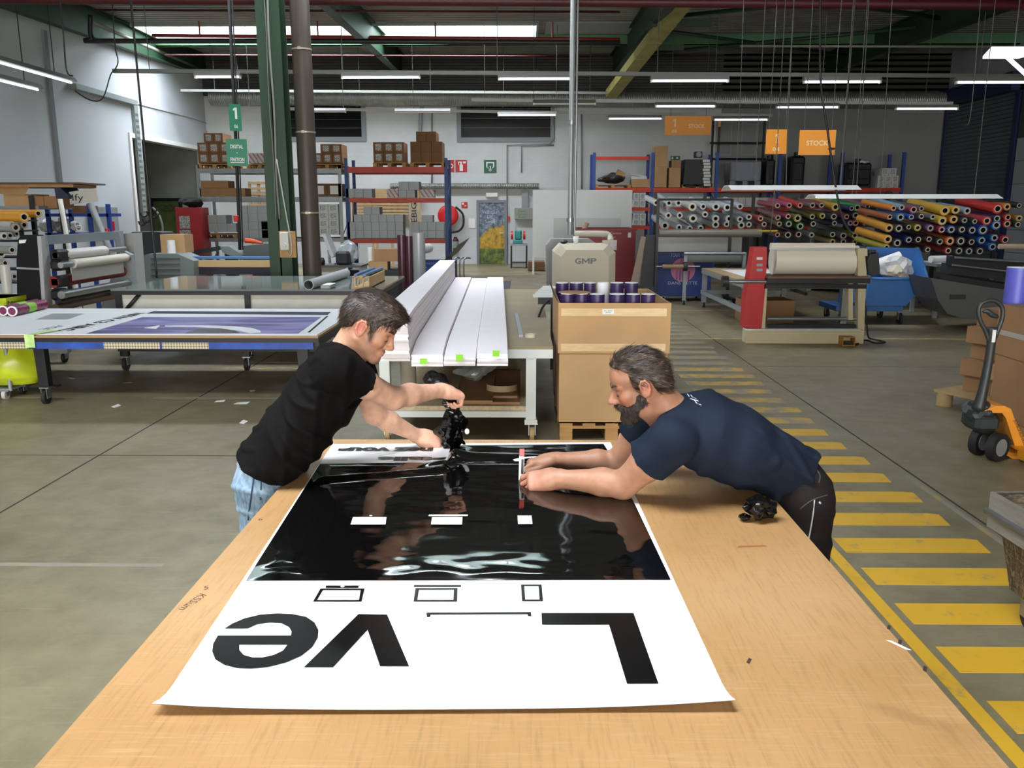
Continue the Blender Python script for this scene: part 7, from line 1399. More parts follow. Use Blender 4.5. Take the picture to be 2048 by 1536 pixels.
grid('carton', 'tan carton', 'in front of the blue rack beside the maroon tubes', 737, 523, 775, 540, 1, 1, 17.5, .4, CARD)
grid('carton', 'open tan carton', 'on the lower carton in front of the blue rack', 748, 498, 798, 523, 1, 1, 17.5, .5, CARD2)
b = MB(); p0, p1 = wy(741, 540, 17.8), wy(741, 495, 17.8); b.cyl((p0.x, 17.8, .0), (p0.x, 17.8, p1.z), .06, n=14); tag(b.build('white_roll', PAPER), 'white roll standing left of the cartons before the blue rack', 'roll')
a, z, c, t = rect(700, 540, 800, 560, 17.4); b = MB(); b.box((a, 17.4, 0), (c, 18.3, t)); tag(b.build('low_bench', DARK), 'low dark bench under the tan cartons before the blue rack', 'bench')
for i, (x0, x1, y0) in enumerate([(797, 812, 470), (812, 826, 472), (827, 850, 466)]):
    a2, z2, c2, t2 = rect(x0, y0, x1, 575, 15.5); r = (c2-a2)/2; b = MB(); b.cyl(((a2+c2)/2, 15.5, 0), ((a2+c2)/2, 15.5, t2), r, n=16); tag(b.build('wrapped_tube', mat('tube_maroon', '3f1d28', .3) if i < 2 else mat('tube_clear', '9c9ea0', .2, trans=.3)), ['left maroon wrapped tube standing before the blue rack', 'right maroon wrapped tube standing before the blue rack', 'clear wrapped tube standing beside the maroon tubes'][i], 'tube')
# yellow bin bag on a stand at the left edge
YG = mat('bag_yellow', 'c2d02a', .3, var=.08, trans=.15)
bgY = 7.9; sd = thing('bag_stand', 'grey wheeled stand holding the yellow bag at the left edge', 'stand', (wy(8, 780, bgY).x, bgY, 0))
for x in (-60, 10): p = wy(x, 690, bgY); b = MB(); b.cyl((p.x, bgY, .08), (p.x, bgY, .53), .018, n=8); b.build('post', GREYM, sd)
p = wy(10, 760, bgY); b = MB(); b.box((p.x-.4, bgY-.02, .08), (p.x+.04, bgY+.3, .1)); b.build('base', GREYM, sd); caster('caster', p.x, bgY, sd, .09, .045, FILM); caster('caster', p.x+.02, bgY+.25, sd, .09, .04)
b = MB(); vs = []; fs = []; N, M_ = 24, 14; cx = wy(-5, 700, bgY).x; zt, zb = .53, .13
for j_ in range(M_+1):
    t_ = j_/M_; r = .15+.13*math.sin(math.pi*min(1, t_*.75+.1)) if t_ < .92 else .2
    for i_ in range(N):
        an = 2*math.pi*i_/N; rr = r*(1+.12*mnoise.noise(V((math.cos(an)*2, math.sin(an)*2, t_*3)))+.05*math.sin(an*5+t_*4)); vs.append((cx+rr*math.cos(an)+.06*t_*(1 if math.cos(an) > .3 else 0), bgY+.18+rr*.8*math.sin(an), zt+(zb-zt)*t_))
for j_ in range(M_):
    for i_ in range(N): fs.append((j_*N+i_, j_*N+(i_+1) % N, (j_+1)*N+(i_+1) % N, (j_+1)*N+i_))
fs.append(tuple(range(M_*N, M_*N+N))); b.smooth = True; b.add(vs, fs); tag(b.build('yellow_bag', YG), 'translucent yellow-green waste bag hanging at the left edge', 'bag')
a, z, c, t = rect(-60, 594, 25, 640, 10.0); bgY = 9.45; b = MB(); b.bbox((a, bgY+.4, z), (c, bgY+.9, t), .02); o = tag(b.build('yellow_box', YG), 'yellow-green box behind the bag stand at the left edge', 'box'); b = MB(); b.box((a-.01, bgY+.38, t-.05), (c+.02, bgY+.92, t)); b.build('lid', YG, o); p = wy(20, 607, bgY+.39); text('marking', 'M', .1, face_cam((p.x, bgY+.395, p.z)), INK, o, width=.05, height=.06)
b = MB(); b.box((a+.05, bgY+.45, 0), (c-.05, bgY+.85, z)); b.build('box_base', DARK, o)
# ------------------------------------------------------------------ people: smooth implicit bodies
from mathutils.bvhtree import BVHTree
A_ = lambda *p: np.array(p, np.float32)
def unit(v): v = np.array(v, np.float64); return v/np.linalg.norm(v)
def smin(a, b, k):
    if k <= 0: return np.minimum(a, b)
    h = np.maximum(k-np.abs(a-b), 0)/k; return np.minimum(a, b)-h*h*k*.25
class Blob:
    def __init__(s): s.p = []
    def cap(s, a, b, ra, rb=None, k=.02, wide=None, op=0):
        s.p.append(('c', np.array(a, float), np.array(b, float), ra, ra if rb is None else rb, k, wide, op)); return s
    def ell(s, c, r, R=None, k=.015, op=0): s.p.append(('e', np.array(c, float), np.array(r, float), np.eye(3) if R is None else R, k, op)); return s
    def chain(s, pts, rs, k=.02, wide=None):
        for i in range(len(pts)-1): s.cap(pts[i], pts[i+1], rs[i], rs[i+1], k, wide)
        return s
    def bounds(s):
        lo = np.full(3, 9e9); hi = -lo
        for q in s.p:
            if q[-1] == 1: continue
            if q[0] == 'c':
                w = q[6][1] if q[6] else 1.; r = max(q[3], q[4])*max(1, w); pts = [q[1], q[2]]
            else: r = max(q[2]); pts = [q[1]]
            for c in pts: lo = np.minimum(lo, c-r); hi = np.maximum(hi, c+r)
        return lo, hi
    def dist(s, P, q):
        if q[0] == 'c':
            _, a, b, ra, rb, k, wide, op = q; X = P-a.astype(np.float32); ab = (b-a)
            if wide is not None:
                n, sc = np.array(wide[0], float), wide[1]; X = X+(X@n.astype(np.float32))[..., None]*(n*(1/sc-1)).astype(np.float32); ab = ab+ab.dot(n)*n*(1/sc-1)
            L = ab.dot(ab); t = np.clip((X@ab.astype(np.float32))/max(L, 1e-9), 0, 1)
            D = X-t[..., None]*ab.astype(np.float32); return np.sqrt((D*D).sum(-1))-(ra+(rb-ra)*t)
        _, c, r, R, k, op = q; X = (P-c.astype(np.float32))@R.astype(np.float32); r = r.astype(np.float32)
        k0 = np.sqrt(((X/r)**2).sum(-1)); k1 = np.sqrt(((X/(r*r))**2).sum(-1)); return k0*(k0-1)/np.maximum(k1, 1e-6)
    def mesh(s, h, post=None, lo=None, hi=None, pad=.012):
        l0, h0 = s.bounds(); pad = pad if post is None else .036; lo = l0-pad if lo is None else np.maximum(l0-pad, lo); hi = h0+pad if hi is None else np.minimum(h0+pad, hi)
        n = np.ceil((hi-lo)/h).astype(int)+1; F_ = np.full(n, 1., np.float32); ax = [lo[i]+np.arange(n[i])*h for i in range(3)]
        for q in s.p:
            if q[0] == 'c':
                w = max(1., q[6][1]) if q[6] else 1.; r = max(q[3], q[4])*w; a = np.minimum(q[1], q[2])-r; b = np.maximum(q[1], q[2])+r; k = q[5]
            else: r = max(q[2]); a = q[1]-r; b = q[1]+r; k = q[4]
            m = k+3*h+.01; i0 = np.clip(np.floor((a-m-lo)/h).astype(int), 0, n); i1 = np.clip(np.ceil((b+m-lo)/h).astype(int)+1, 0, n)
            if np.any(i1 <= i0): continue
            sl = tuple(slice(i0[i], i1[i]) for i in range(3)); G = np.stack(np.meshgrid(*[ax[i][sl[i]].astype(np.float32) for i in range(3)], indexing='ij'), -1)
            d = s.dist(G, q)
            if q[-1] == 0: F_[sl] = smin(F_[sl], d, k)
            else: F_[sl] = -smin(-F_[sl], d, k)
        if post is not None:
            G = np.stack(np.meshgrid(*[x.astype(np.float32) for x in ax], indexing='ij'), -1); F_ = post(G, F_)
        return nets(F_, lo, h)
def nets(f, lo, h):
    S = f < 0; n = np.array(f.shape)-1; cnt = np.zeros(n, np.int8)
    C8 = [(i, j, k) for i in (0, 1) for j in (0, 1) for k in (0, 1)]
    for i, j, k in C8: cnt += S[i:n[0]+i, j:n[1]+j, k:n[2]+k]
    act = np.argwhere((cnt > 0) & (cnt < 8)); idx = np.full(n, -1, np.int32); idx[tuple(act.T)] = np.arange(len(act))
    acc = np.zeros((len(act), 3)); w = np.zeros(len(act))
    val = {c: f[act[:, 0]+c[0], act[:, 1]+c[1], act[:, 2]+c[2]].astype(np.float64) for c in C8}
    for a in C8:
        for d in range(3):
            if a[d]: continue
            b = list(a); b[d] = 1; va, vb = val[a], val[tuple(b)]; m = (va < 0) != (vb < 0); t = np.where(m, va/np.where(m, va-vb, 1), 0)
            p = np.tile(np.array(a, float), (len(act), 1)); p[:, d] = t; acc += p*m[:, None]; w += m
    V_ = lo+(act+acc/np.maximum(w, 1)[:, None])*h; Q = []
    for d in range(3):
        e = [0, 0, 0]; e[d] = 1; s0 = S[:f.shape[0]-e[0], :f.shape[1]-e[1], :f.shape[2]-e[2]]; s1 = S[e[0]:, e[1]:, e[2]:]
        E_ = np.argwhere(s0 != s1); u, v = [(1, 2), (2, 0), (0, 1)][d]
        E_ = E_[(E_[:, u] > 0) & (E_[:, v] > 0) & (E_[:, u] < n[u]) & (E_[:, v] < n[v])]
        fl = s0[tuple(E_.T)]; cs = []
        for du, dv in ((1, 1), (0, 1), (0, 0), (1, 0)):
            q = E_.copy(); q[:, u] -= du; q[:, v] -= dv; cs.append(idx[tuple(q.T)])
        q = np.stack(cs, 1); q[~fl] = q[~fl][:, ::-1]; Q.append(q)
    Q = np.concatenate(Q); return V_, Q[(Q >= 0).all(1)]
def np_mesh(name, V_, Q, m, parent, cols=None):
    me = bpy.data.meshes.new(name); O = np.array(parent['_o']); V_ = V_-O
    me.vertices.add(len(V_)); me.vertices.foreach_set('co', V_.astype(np.float32).ravel()); me.loops.add(Q.size); me.loops.foreach_set('vertex_index', Q.astype(np.int32).ravel())
    me.polygons.add(len(Q)); me.polygons.foreach_set('loop_start', np.arange(0, Q.size, 4, dtype=np.int32)); me.polygons.foreach_set('use_smooth', np.ones(len(Q), bool)); me.update(); me.validate()
    me.materials.append(m)
    if cols is not None:
        at = me.attributes.new('paint', 'FLOAT_COLOR', 'POINT'); at.data.foreach_set('color', np.concatenate([cols, np.ones((len(cols), 1))], 1).astype(np.float32).ravel())
    return link(name, me, parent, tuple(O))
def joinm(*ms):
    Vs, Qs, o = [], [], 0
    for v, q in ms: Vs.append(v); Qs.append(q+o); o += len(v)
    return np.concatenate(Vs), np.concatenate(Qs)
def wob(G, fs, amp, seed):
    """cheap smooth pseudo noise"""
    r = np.random.RandomState(seed); out = np.zeros(G.shape[:-1], np.float32)
    for f in fs:
        a, b = r.randn(3)*f, r.randn(3)*f*.7; out += np.sin(G@a.astype(np.float32)+r.rand()*6+1.4*np.sin(G@b.astype(np.float32)+r.rand()*6))
    return out*amp/len(fs)
def skin_mat(name, tint):
    n = NT(name); at = n.n('Attribute', _attribute_name='paint'); nz = n.noise(35., detail=4.); blo = n.ramp(nz, (.35, .88), (.65, 1.06))
    n.out('Base Color', n.mix(1., at.outputs['Color'], blo, 'MULTIPLY')); n.out('Roughness', .5); n.out('Subsurface Weight', .12); n.b.inputs['Subsurface Radius'].default_value = (.012, .005, .003); n.b.inputs['Subsurface Scale'].default_value = .6
    n.bump(n.noise(260., detail=3.), .08, .002); return n.m
def cloth_mat(name, c1, c2, sc=3., rough=.85, b=.25):
    n = NT(name); n.out('Base Color', n.ramp(n.noise(sc, detail=6.), (.35, c1), (.65, c2))); n.out('Roughness', rough); n.out('Specular IOR Level', .12)
    n.bump(n.n('Math', _operation='ADD', i0=n.noise(420., detail=2.), i1=n.n('Math', _operation='MULTIPLY', i0=n.noise(22., detail=3.), i1=1.5).outputs[0]).outputs[0], b, .003); return n.m
class Head:
    def __init__(s, c, fwd, up, sc=1.):
        s.c = np.array(c, float); s.f = unit(fwd); u = np.array(up, float); s.l = unit(np.cross(u, s.f)); s.u = np.cross(s.f, s.l); s.s = sc; s.R = np.stack([s.f, s.l, s.u], 1)
    def w(s, x, y, z): return s.c+s.R@np.array([x, y, z])*s.s
    def loc(s, P): return (P-s.c)@s.R/s.s
    def E(s, B, x, y, z, rx, ry, rz, k=.015, op=0, rot=None):
        R = s.R if rot is None else s.R@rot; B.ell(s.w(x, y, z), np.array([rx, ry, rz])*s.s, R, k*s.s, op)
    def C(s, B, a, b, ra, rb, k=.012, op=0): B.cap(s.w(*a), s.w(*b), ra*s.s, rb*s.s, k*s.s, None, op)
def roty(a): c, s_ = math.cos(a), math.sin(a); return np.array([[c, 0, s_], [0, 1, 0], [-s_, 0, c]])
def build_head(B, H, nose=1., jaw=1.):
    H.E(B, -.016, 0, .046, .097, .075, .083); H.E(B, .043, 0, .04, .044, .060, .056, .03); H.E(B, .034, 0, -.035, .053, .055, .075, .03)
    for y in (-1, 1):
        H.C(B, (-.008, y*.056, -.045), (.068, y*.014, -.097), .017*jaw, .016, .025); H.E(B, .056, y*.04, -.02, .026, .022, .024, .02)
        H.C(B, (.084, y*.012, .021), (.066, y*.048, .02), .0095, .008, .012)
        H.E(B, .090, y*.032, .001, .013, .017, .011, .012, 1); H.E(B, .0715, y*.032, .0, .0140, .0155, .0125, .004)
        H.E(B, .099, y*.012, -.034, .012, .0085, .008, .006); H.E(B, .108, y*.007, -.041, .006, .004, .004, .003, 1)
        # ear: body, rim, concha
        H.E(B, -.016, y*.075, -.004, .019, .007, .031, .008, 0, roty(-.2)); H.E(B, -.012, y*.083, -.003, .010, .006, .017, .004, 1, roty(-.2))
        pts = [(-.002, .078, -.010), (.0, .083, .012), (-.010, .086, .026), (-.024, .087, .025), (-.033, .085, .008), (-.030, .082, -.014), (-.020, .079, -.030), (-.010, .077, -.034)]
        for a, b in zip(pts[:-1], pts[1:]): H.C(B, (a[0], y*a[1], a[2]), (b[0], y*b[1], b[2]), .0042, .0042, .004)
    H.E(B, .078, 0, -.096, .017, .021, .017, .02)
    H.C(B, (.076, 0, .022), (.086, 0, -.03), .014, .014, .008); H.C(B, (.089, 0, .014), (.106*nose, 0, -.022), .0075, .0095, .012); H.E(B, .1085*nose, 0, -.029, .0125, .0125, .0105, .008)
    H.E(B, .080, 0, -.062, .016, .026, .02, .012); H.E(B, .0935, 0, -.058, .006, .019, .0048, .004); H.E(B, .0915, 0, -.0705, .0065, .017, .0055, .004)
    H.C(B, (.101, -.016, -.0645), (.101, .016, -.0645), .0022, .0022, .003, 1)
def in_poly(x, z, poly):
    """signed distance to a 2D polygon (negative inside)"""
    d = np.full(x.shape, 9., np.float32); ins = np.zeros(x.shape, bool); n = len(poly)
    for i in range(n):
        (x0, z0), (x1, z1) = poly[i], poly[(i+1) % n]; ex, ez = x1-x0, z1-z0; t = np.clip(((x-x0)*ex+(z-z0)*ez)/(ex*ex+ez*ez), 0, 1)
        d = np.minimum(d, np.hypot(x-x0-t*ex, z-z0-t*ez)); c = ((z0 <= z) & (z1 > z)) | ((z1 <= z) & (z0 > z)); xi = x0+(z-z0)/(ez if abs(ez) > 1e-9 else 1e-9)*ex; ins ^= c & (x < xi)
    return np.where(ins, -d, d)
def hand(B, wrist, f, n, side, curls, spread=.1, thumb=(.55, .75, -.25), sc=1., tcurl=25, k=.008):
    """side = unit vector from the palm centre to the thumb side"""
    f, n = unit(f), np.array(n, float); n = unit(n-f*np.dot(n, f)); sd = np.cross(f, n); sd = sd if np.dot(sd, side) > 0 else -sd; w = np.array(wrist, float); S = lambda a, b, c: w+(f*a+sd*b+n*c)*sc
    B.cap(S(-.01, 0, 0), S(.03, .0, .002), .024*sc, .026*sc, .02, (sd, 1.2)); 
    for y, r in ((.026, .0145), (.009, .0145), (-.009, .014), (-.025, .0125)): B.cap(S(.02, y*.75, 0), S(.082-.12*abs(y-.008), y, .002), .017*sc, r*.95*sc, .018)
    for i, (y, L, r) in enumerate(((.029, .9, .0084), (.0098, 1.0, .0087), (-.0095, .93, .0083), (-.0275, .75, .0073))):
        p = S(.084-.12*abs(y-.008), y, .003); ang = 0.; d0 = unit(f+sd*spread*(y*20)); c3 = curls[i] if isinstance(curls[0], (list, tuple)) else curls
        for ln, cu, rr in ((.044, c3[0], 1.), (.027, c3[1], .92), (.021, c3[2], .82)):
            ang += math.radians(cu); d = d0*math.cos(ang)-n*math.sin(ang); q = p+d*ln*L*sc; B.cap(p, q, r*rr*sc, r*rr*.93*sc, .003); p = q
    t = unit(f*thumb[0]+sd*thumb[1]+n*thumb[2]); p = S(.016, .022, -.004); q = p+t*.042*sc; B.cap(p, q, .0155*sc, .0115*sc, .016)
    ax = unit(np.cross(t, f)); a = math.radians(tcurl); t2 = t*math.cos(a)+np.cross(ax, t)*math.sin(a); q2 = q+t2*.032*sc; B.cap(q, q2, .0108*sc, .0098*sc, .005); t3 = t*math.cos(1.6*a)+np.cross(ax, t)*math.sin(1.6*a); B.cap(q2, q2+t3*.024*sc, .0098*sc, .0078*sc, .005)
    return S
def hair_strands(name, V_, Q, H, m, parent, count, comb, length, seed, lift=.25, width=.0011):
    r = np.random.RandomState(seed); fi = r.randint(0, len(Q), count); P = V_[Q[fi]].mean(1); a = V_[Q[fi, 1]]-V_[Q[fi, 0]]; b = V_[Q[fi, 3]]-V_[Q[fi, 0]]; N = np.cross(a, b); N /= np.linalg.norm(N, axis=1)[:, None]+1e-12
    ctr = H.w(-.01, 0, .02); N[((P-ctr)*N).sum(1) < 0] *= -1
    D = np.array([H.R@np.array(comb(*H.loc(p))) for p in P])+r.randn(count, 3)*.22; D -= N*(D*N).sum(1)[:, None]; D /= np.linalg.norm(D, axis=1)[:, None]+1e-9
    Sd = np.cross(N, D); L = (length*(.6+.8*r.rand(count)))[:, None]; vs = []; K = 4
    for t in range(K):
        u = t/(K-1); c = P+D*L*u+N*(lift*L*(u-.8*u*u)-.001); wd = width*(1-.8*u); vs += [c-Sd*wd, c+Sd*wd]
    vs = np.stack(vs, 1).reshape(-1, 3); q = np.array([(2*t, 2*t+1, 2*t+3, 2*t+2) for t in range(K-1)]); Qq = (np.arange(count)[:, None, None]*2*K+q[None]).reshape(-1, 4)
    return np_mesh(name, vs, Qq, m, parent)
def paint_skin(V_, H, base, parts):
    col = np.tile(np.array(lin(base)), (len(V_), 1)); L = H.loc(V_)
    def mix(mask, c): nonlocal_ = np.array(lin(c)); col[:] = col*(1-mask[:, None])+nonlocal_*mask[:, None]
    for fn, c in parts: mix(np.clip(fn(L, V_), 0, 1), c)
    return col
def gauss(L, x, y, z, rx, ry, rz): return np.exp(-(((L[:, 0]-x)/rx)**2+((np.abs(L[:, 1])-y)/ry)**2+((L[:, 2]-z)/rz)**2))
def body_hit(bv, px, py, off=.002):
    d = _ray(px, py).normalized(); h = bv.ray_cast(V((0, 0, CAM_H)), d, 12); return None if h[0] is None else h[0]-d*off
def P3(v): return np.array([v.x, v.y, v.z])
def person_common(root, H, skin_cols, skinm, meshes, browcol):
    V_, Q = joinm(*meshes); np_mesh('body', V_, Q, skinm, root, paint_skin(V_, H, *skin_cols))
    for y in (-1, 1):
        b = MB(); b.tube([H.w(.0945, y*.012, .024), H.w(.090, y*.026, .031), H.w(.080, y*.041, .032), H.w(.068, y*.051, .026)], [.002, .0042, .0036, .0014], 6); b.build('eyebrow', browcol, root)
        b = MB(); b.tube([H.w(.0855, y*.020, -.007), H.w(.0865, y*.031, -.0095), H.w(.081, y*.043, -.007)], [.0008, .0016, .0008], 5); b.build('eyelashes', browcol, root)
def cutter(ends, planes):
    def f(G, F_):
        for e, d, r in ends:
            X = G-np.array(e, np.float32); t = X@np.array(d, np.float32); near = (X*X).sum(-1) < r*r; F_ = np.where(near, np.maximum(F_, t), F_)
        for p0, n in planes: F_ = np.maximum(F_, (G-np.array(p0, np.float32))@np.array(n, np.float32))
        return F_
    return f
def folds(dirs, seed, amp=.004):
    def f(G, F_):
        d = np.zeros_like(F_); r = np.random.RandomState(seed)
        for v, fr, ph in dirs:
            w = G@(np.array(v, np.float32)*fr)+ph; m = np.sin(G@(r.randn(3)*9).astype(np.float32)+r.rand()*6); d += np.maximum(0, np.sin(w+1.3*m))**2*np.maximum(0, .35+m*.65)
        return F_-amp*d/len(dirs)*1.6-wob(G, (14, 23, 31), .0025, seed)
    return f
# ---------------------------------------------------------------- young man at the left of the table
yo = thing('person', 'young man in a black t-shirt and light jeans lifting black vinyl off the sheet', 'person', (-.98, 2.88, 0))
fw = unit((.86, -.03, -.52)); H1 = Head((0, 0, 0), fw, (0, 0, 1), .91); ear = P3(wy(722, 656, 2.78)); H1.c = ear-H1.R@np.array([-.016, -.078, -.003])*.91
NB = np.array((-.615, 2.875, 1.30)); shR, shL = np.array((-.615, 2.715, 1.285)), np.array((-.62, 3.04, 1.265))
elR, wrR = P3(wy(786, 797, 2.93)), P3(wy(884, 781, 3.14)); elL, wrL = P3(wy(748, 828, 3.13)), P3(wy(838, 873, 3.27))
B = Blob(); build_head(B, H1, 1.0, .95); B.cap(H1.w(-.035, 0, -.035), NB+np.array((-.02, 0, -.02)), .049, .060, .03); B.cap(H1.w(.0, 0, -.07), NB+np.array((.03, 0, -.03)), .03, .03, .03)
hd = B.mesh(.0022)
B = Blob(); mR = shR*.5+elR*.5; B.chain([shR, mR, elR], [.052, .047, .040], .02); fm = elR*.68+wrR*.32; B.chain([elR, fm+np.array((0, 0, .004)), wrR], [.039, .040, .025], .02)
gR = P3(wy(914, 790, 3.19)); hand(B, wrR, gR-wrR+np.array((.02, 0, -.005)), (-.35, -.35, .87), (0, 1, 0), [(62, 78, 50), (68, 80, 50), (72, 80, 50), (76, 80, 50)], .03, (.75, .5, -.5), 1.0, 35)
aR = B.mesh(.0026)
B = Blob(); mL = shL*.5+elL*.5; B.chain([shL, mL, elL], [.052, .045, .039], .02); fm = elL*.68+wrL*.32; B.chain([elL, fm, wrL], [.038, .039, .024], .02)
gL = P3(wy(888, 890, 3.29)); hand(B, wrL, gL-wrL+np.array((0, .0, .012)), (.2, -.6, .75), (0, -1, .3), [(12, 25, 20), (26, 36, 25), (40, 45, 30), (50, 55, 35)], .05, (.9, .25, -.2), 1.0, 12)
aL = B.mesh(.0026)
LT = unit(shL-shR); SP = [(-.925, 2.88, .90), (-.80, 2.88, 1.035), (-.705, 2.875, 1.155), (-.64, 2.875, 1.235), (-.615, 2.875, 1.29)]
B = Blob(); B.chain(SP, [.085, .085, .09, .085, .05], .03, (LT, 1.4)); B.cap(NB, shR, .04, .045, .03); B.cap(NB, shL, .04, .045, .03); tor = B.mesh(.007)
SK1 = skin_mat('skin_young', 'd9ae95')
stub = lambda L, V_: .72*np.clip(1.2*gauss(L, .088, .0, -.102, .022, .034, .018)+.9*gauss(L, .097, .0, -.049, .012, .026, .006)+.5*gauss(L, .035, .05, -.075, .045, .03, .03), 0, 1)
burn = lambda L, V_: .9*gauss(L, .030, .06, -.02, .011, .03, .028)
person_common(yo, H1, ('d6a88e', [(lambda L, V_: np.clip(1.6-np.sqrt(((L-np.array((.02, 0, .0)))**2).sum(1))/.12, 0, 1), 'b58468'), (lambda L, V_: .35*gauss(L, .07, .04, -.03, .03, .03, .03), 'b06a54'), (lambda L, V_: .75*gauss(L, -.02, .085, .0, .02, .012, .03), 'c8695a'), (lambda L, V_: .6*gauss(L, .1, 0, -.064, .01, .02, .009), 'a8605a'), (stub, '3c2c24'), (burn, '1f1713'), (lambda L, V_: .5*gauss(L, .082, .033, .006, .012, .018, .010), '8f5f50'),
    (lambda L, V_: .30*np.exp(-((V_-gR)**2).sum(1)/.07**2)+.35*np.exp(-((V_-gL)**2).sum(1)/.07**2), 'd08878')]), SK1, [hd, aR, aL, tor], mat('brow_dark', '2a1e18', .8))
HAIR1 = NT('hair_dark'); HAIR1.out('Base Color', HAIR1.ramp(HAIR1.noise(55., HAIR1.map((1, 1, .35)), detail=5.), (.35, '1d140f'), (.65, '3d2c22'))); HAIR1.out('Roughness', .45); HAIR1.bump(HAIR1.noise(90., HAIR1.map((.5, 1, 1)), detail=4.), .8, .004); HAIR1 = HAIR1.m
B = Blob(); H1.E(B, -.018, 0, .050, .106, .083, .091); H1.E(B, .040, 0, .090, .072, .064, .042, .03); H1.E(B, -.075, 0, .01, .045, .066, .06, .03)
poly = [(.10, .050), (.080, .050), (.062, .036), (.050, .005), (.040, -.03), (.024, -.034), (.016, .0), (.004, .030), (-.030, .034), (-.046, .008), (-.05, -.03), (-.062, -.058), (-.12, -.070), (-.17, 0), (-.17, .2), (.17, .2), (.17, .056)]
def hp(G, F_): L = H1.loc(G).astype(np.float32); return -smin(-F_-wob(L, (60, 90, 140), .0022, 5), -in_poly(L[..., 0], L[..., 2], poly), .006)
hv, hq = B.mesh(.0026, hp); np_mesh('hair', hv, hq, HAIR1, yo)
o = hair_strands('hair_strands', hv, hq, H1, HAIR1, yo, 5000, lambda x, y, z: (1, y*4, .1) if z > .075 else (-.35 if x < 0 else .1, 0, -1), .026, 3); o['kind'] = 'stuff'
# t-shirt
B = Blob(); B.chain([(-.94, 2.88, .87)]+SP[1:], [.113, .112, .116, .108, .058], .035, (LT, 1.48)); B.cap(NB+np.array((-.02, -.03, -.01)), shR+np.array((-.01, .01, .0)), .058, .062, .035); B.cap(NB+np.array((-.02, .03, -.01)), shL+np.array((-.01, -.01, 0)), .058, .062, .035)
dR, dL = unit(elR-shR), unit(elL-shL); seR, seL = shR+dR*.125, shL+dL*.125
B.cap(shR, seR+dR*.03, .066, .064, .03); B.cap(shL, seL+dL*.03, .066, .064, .03)
B.cap(shR+dR*.085, shR+dR*.24, .054, .060, .004, None, 1); B.cap(shL+dL*.09, shL+dL*.24, .054, .057, .004, None, 1)
B.cap(NB+np.array((.03, 0, .01)), NB+np.array((.06, 0, .14)), .058, .075, .006, None, 1)
fo = folds([((.75, .2, .6), 60, 0), ((.45, .3, .85), 85, 1), ((.9, .1, -.1), 70, 2)], 11, .017); cu = cutter([(seR, dR, .10), (seL, dL, .10)], [((-.918, 2.88, .912), unit((-.52, 0, -.854)))])
sv, sq = B.mesh(.0042, lambda G, F_: cu(G, fo(G, F_))); TS1 = np_mesh('t_shirt', sv, sq, cloth_mat('black_cotton', '0a0909', '110f0f'), yo)
bv = BVHTree.FromPolygons([V(p) for p in sv.tolist()], sq.tolist())
p = body_hit(bv, 584, 728)
# jeans
B = Blob(); B.ell((-.915, 2.88, .885), (.085, .16, .12)); B.ell((-.935, 2.82, .85), (.060, .085, .085), None, .04); B.ell((-.935, 2.95, .85), (.060, .085, .085), None, .04)
for y in (2.80, 2.965): B.chain([(-.918, y, .86), (-.93, y, .47), (-.99, y, .10)], [.077, .064, .056], .04)
jf = folds([((.2, .3, .93), 75, 0), ((.5, .3, .8), 110, 1)], 21, .010); jv, jq = B.mesh(.0055, jf)
n = NT('faded_denim'); f1 = n.noise(5., detail=6.); n.out('Base Color', n.mix(.3, n.ramp(f1, (.35, '48627c'), (.5, '7a94a8'), (.68, 'a3b6c0')), n.ramp(n.noise(90., n.map((1, 1, .3)), detail=3.), (.4, '2f4a66'), (.6, '9fb4c2')))); n.out('Roughness', .85); n.bump(n.noise(300.), .2, .002)
JN = np_mesh('jeans', jv, jq, n.m, yo); bj = BVHTree.FromPolygons([V(p) for p in jv.tolist()], jq.tolist())
SEAM = mat('denim_seam', '33475e', .9)
for k, pts in enumerate([[(480, 918), (484, 940), (496, 947), (508, 950)], [(508, 950), (503, 985), (499, 1015), (496, 1040)], [(523, 945), (522, 970), (521, 1000)], [(524, 958), (540, 958), (560, 957)]]):
    P = [body_hit(bj, *q) for q in pts]; P = [q for q in P if q is not None]
    if len(P) > 1: b = MB(); b.tube(P, .0028, 5); b.build('seam', SEAM, JN)
for y in (2.80, 2.965):
    B = Blob(); B.ell((-.94, y, .05), (.14, .048, .045)); B.cap((-.99, y, .06), (-.99, y, .11), .05, .05, .03); v_, q_ = B.mesh(.007, cutter([], [((0, 0, .004), (0, 0, -1))])); np_mesh('shoe', v_, q_, DARK, yo)
# waste film hanging from the fist
fs_ = thing('vinyl_strip', 'crumpled strip of black vinyl hanging from the young man\'s fist', 'waste', tuple(gR))
def rag(pts, rads, seed, n=18):
    b = MB(); vs = []; N = 26; pts = [V(p) for p in pts]; r = random.Random(seed)
    for k in range(N+1):
        t = k/N*(len(pts)-1); i = min(int(t), len(pts)-2); f = t-i; p = pts[i].lerp(pts[i+1], f); rr = rads[i]+(rads[i+1]-rads[i])*f
        for a in range(n):
            an = 2*math.pi*a/n; q = rr*(.75+.7*mnoise.noise(V((math.cos(an)*2.2+seed, math.sin(an)*2.2, k*.13)))+.3*mnoise.noise(V((math.cos(an)*5, math.sin(an)*5+seed, k*.22)))); vs.append((p.x+q*math.cos(an), p.y+.6*q*math.sin(an), p.z))
    b.smooth = False; b.add(vs, [(k*n+a, k*n+(a+1) % n, (k+1)*n+(a+1) % n, (k+1)*n+a) for k in range(N) for a in range(n)]+[tuple(range(n)), tuple(range(N*n, N*n+n))]); return b
rag([wy(897, 798, 3.2), wy(905, 815, 3.2), wy(908, 840, 3.22), wy(905, 868, 3.25), wy(905, 895, 3.28)], [.035, .032, .055, .058, .03], 4).build('film_strip', FOIL, fs_)
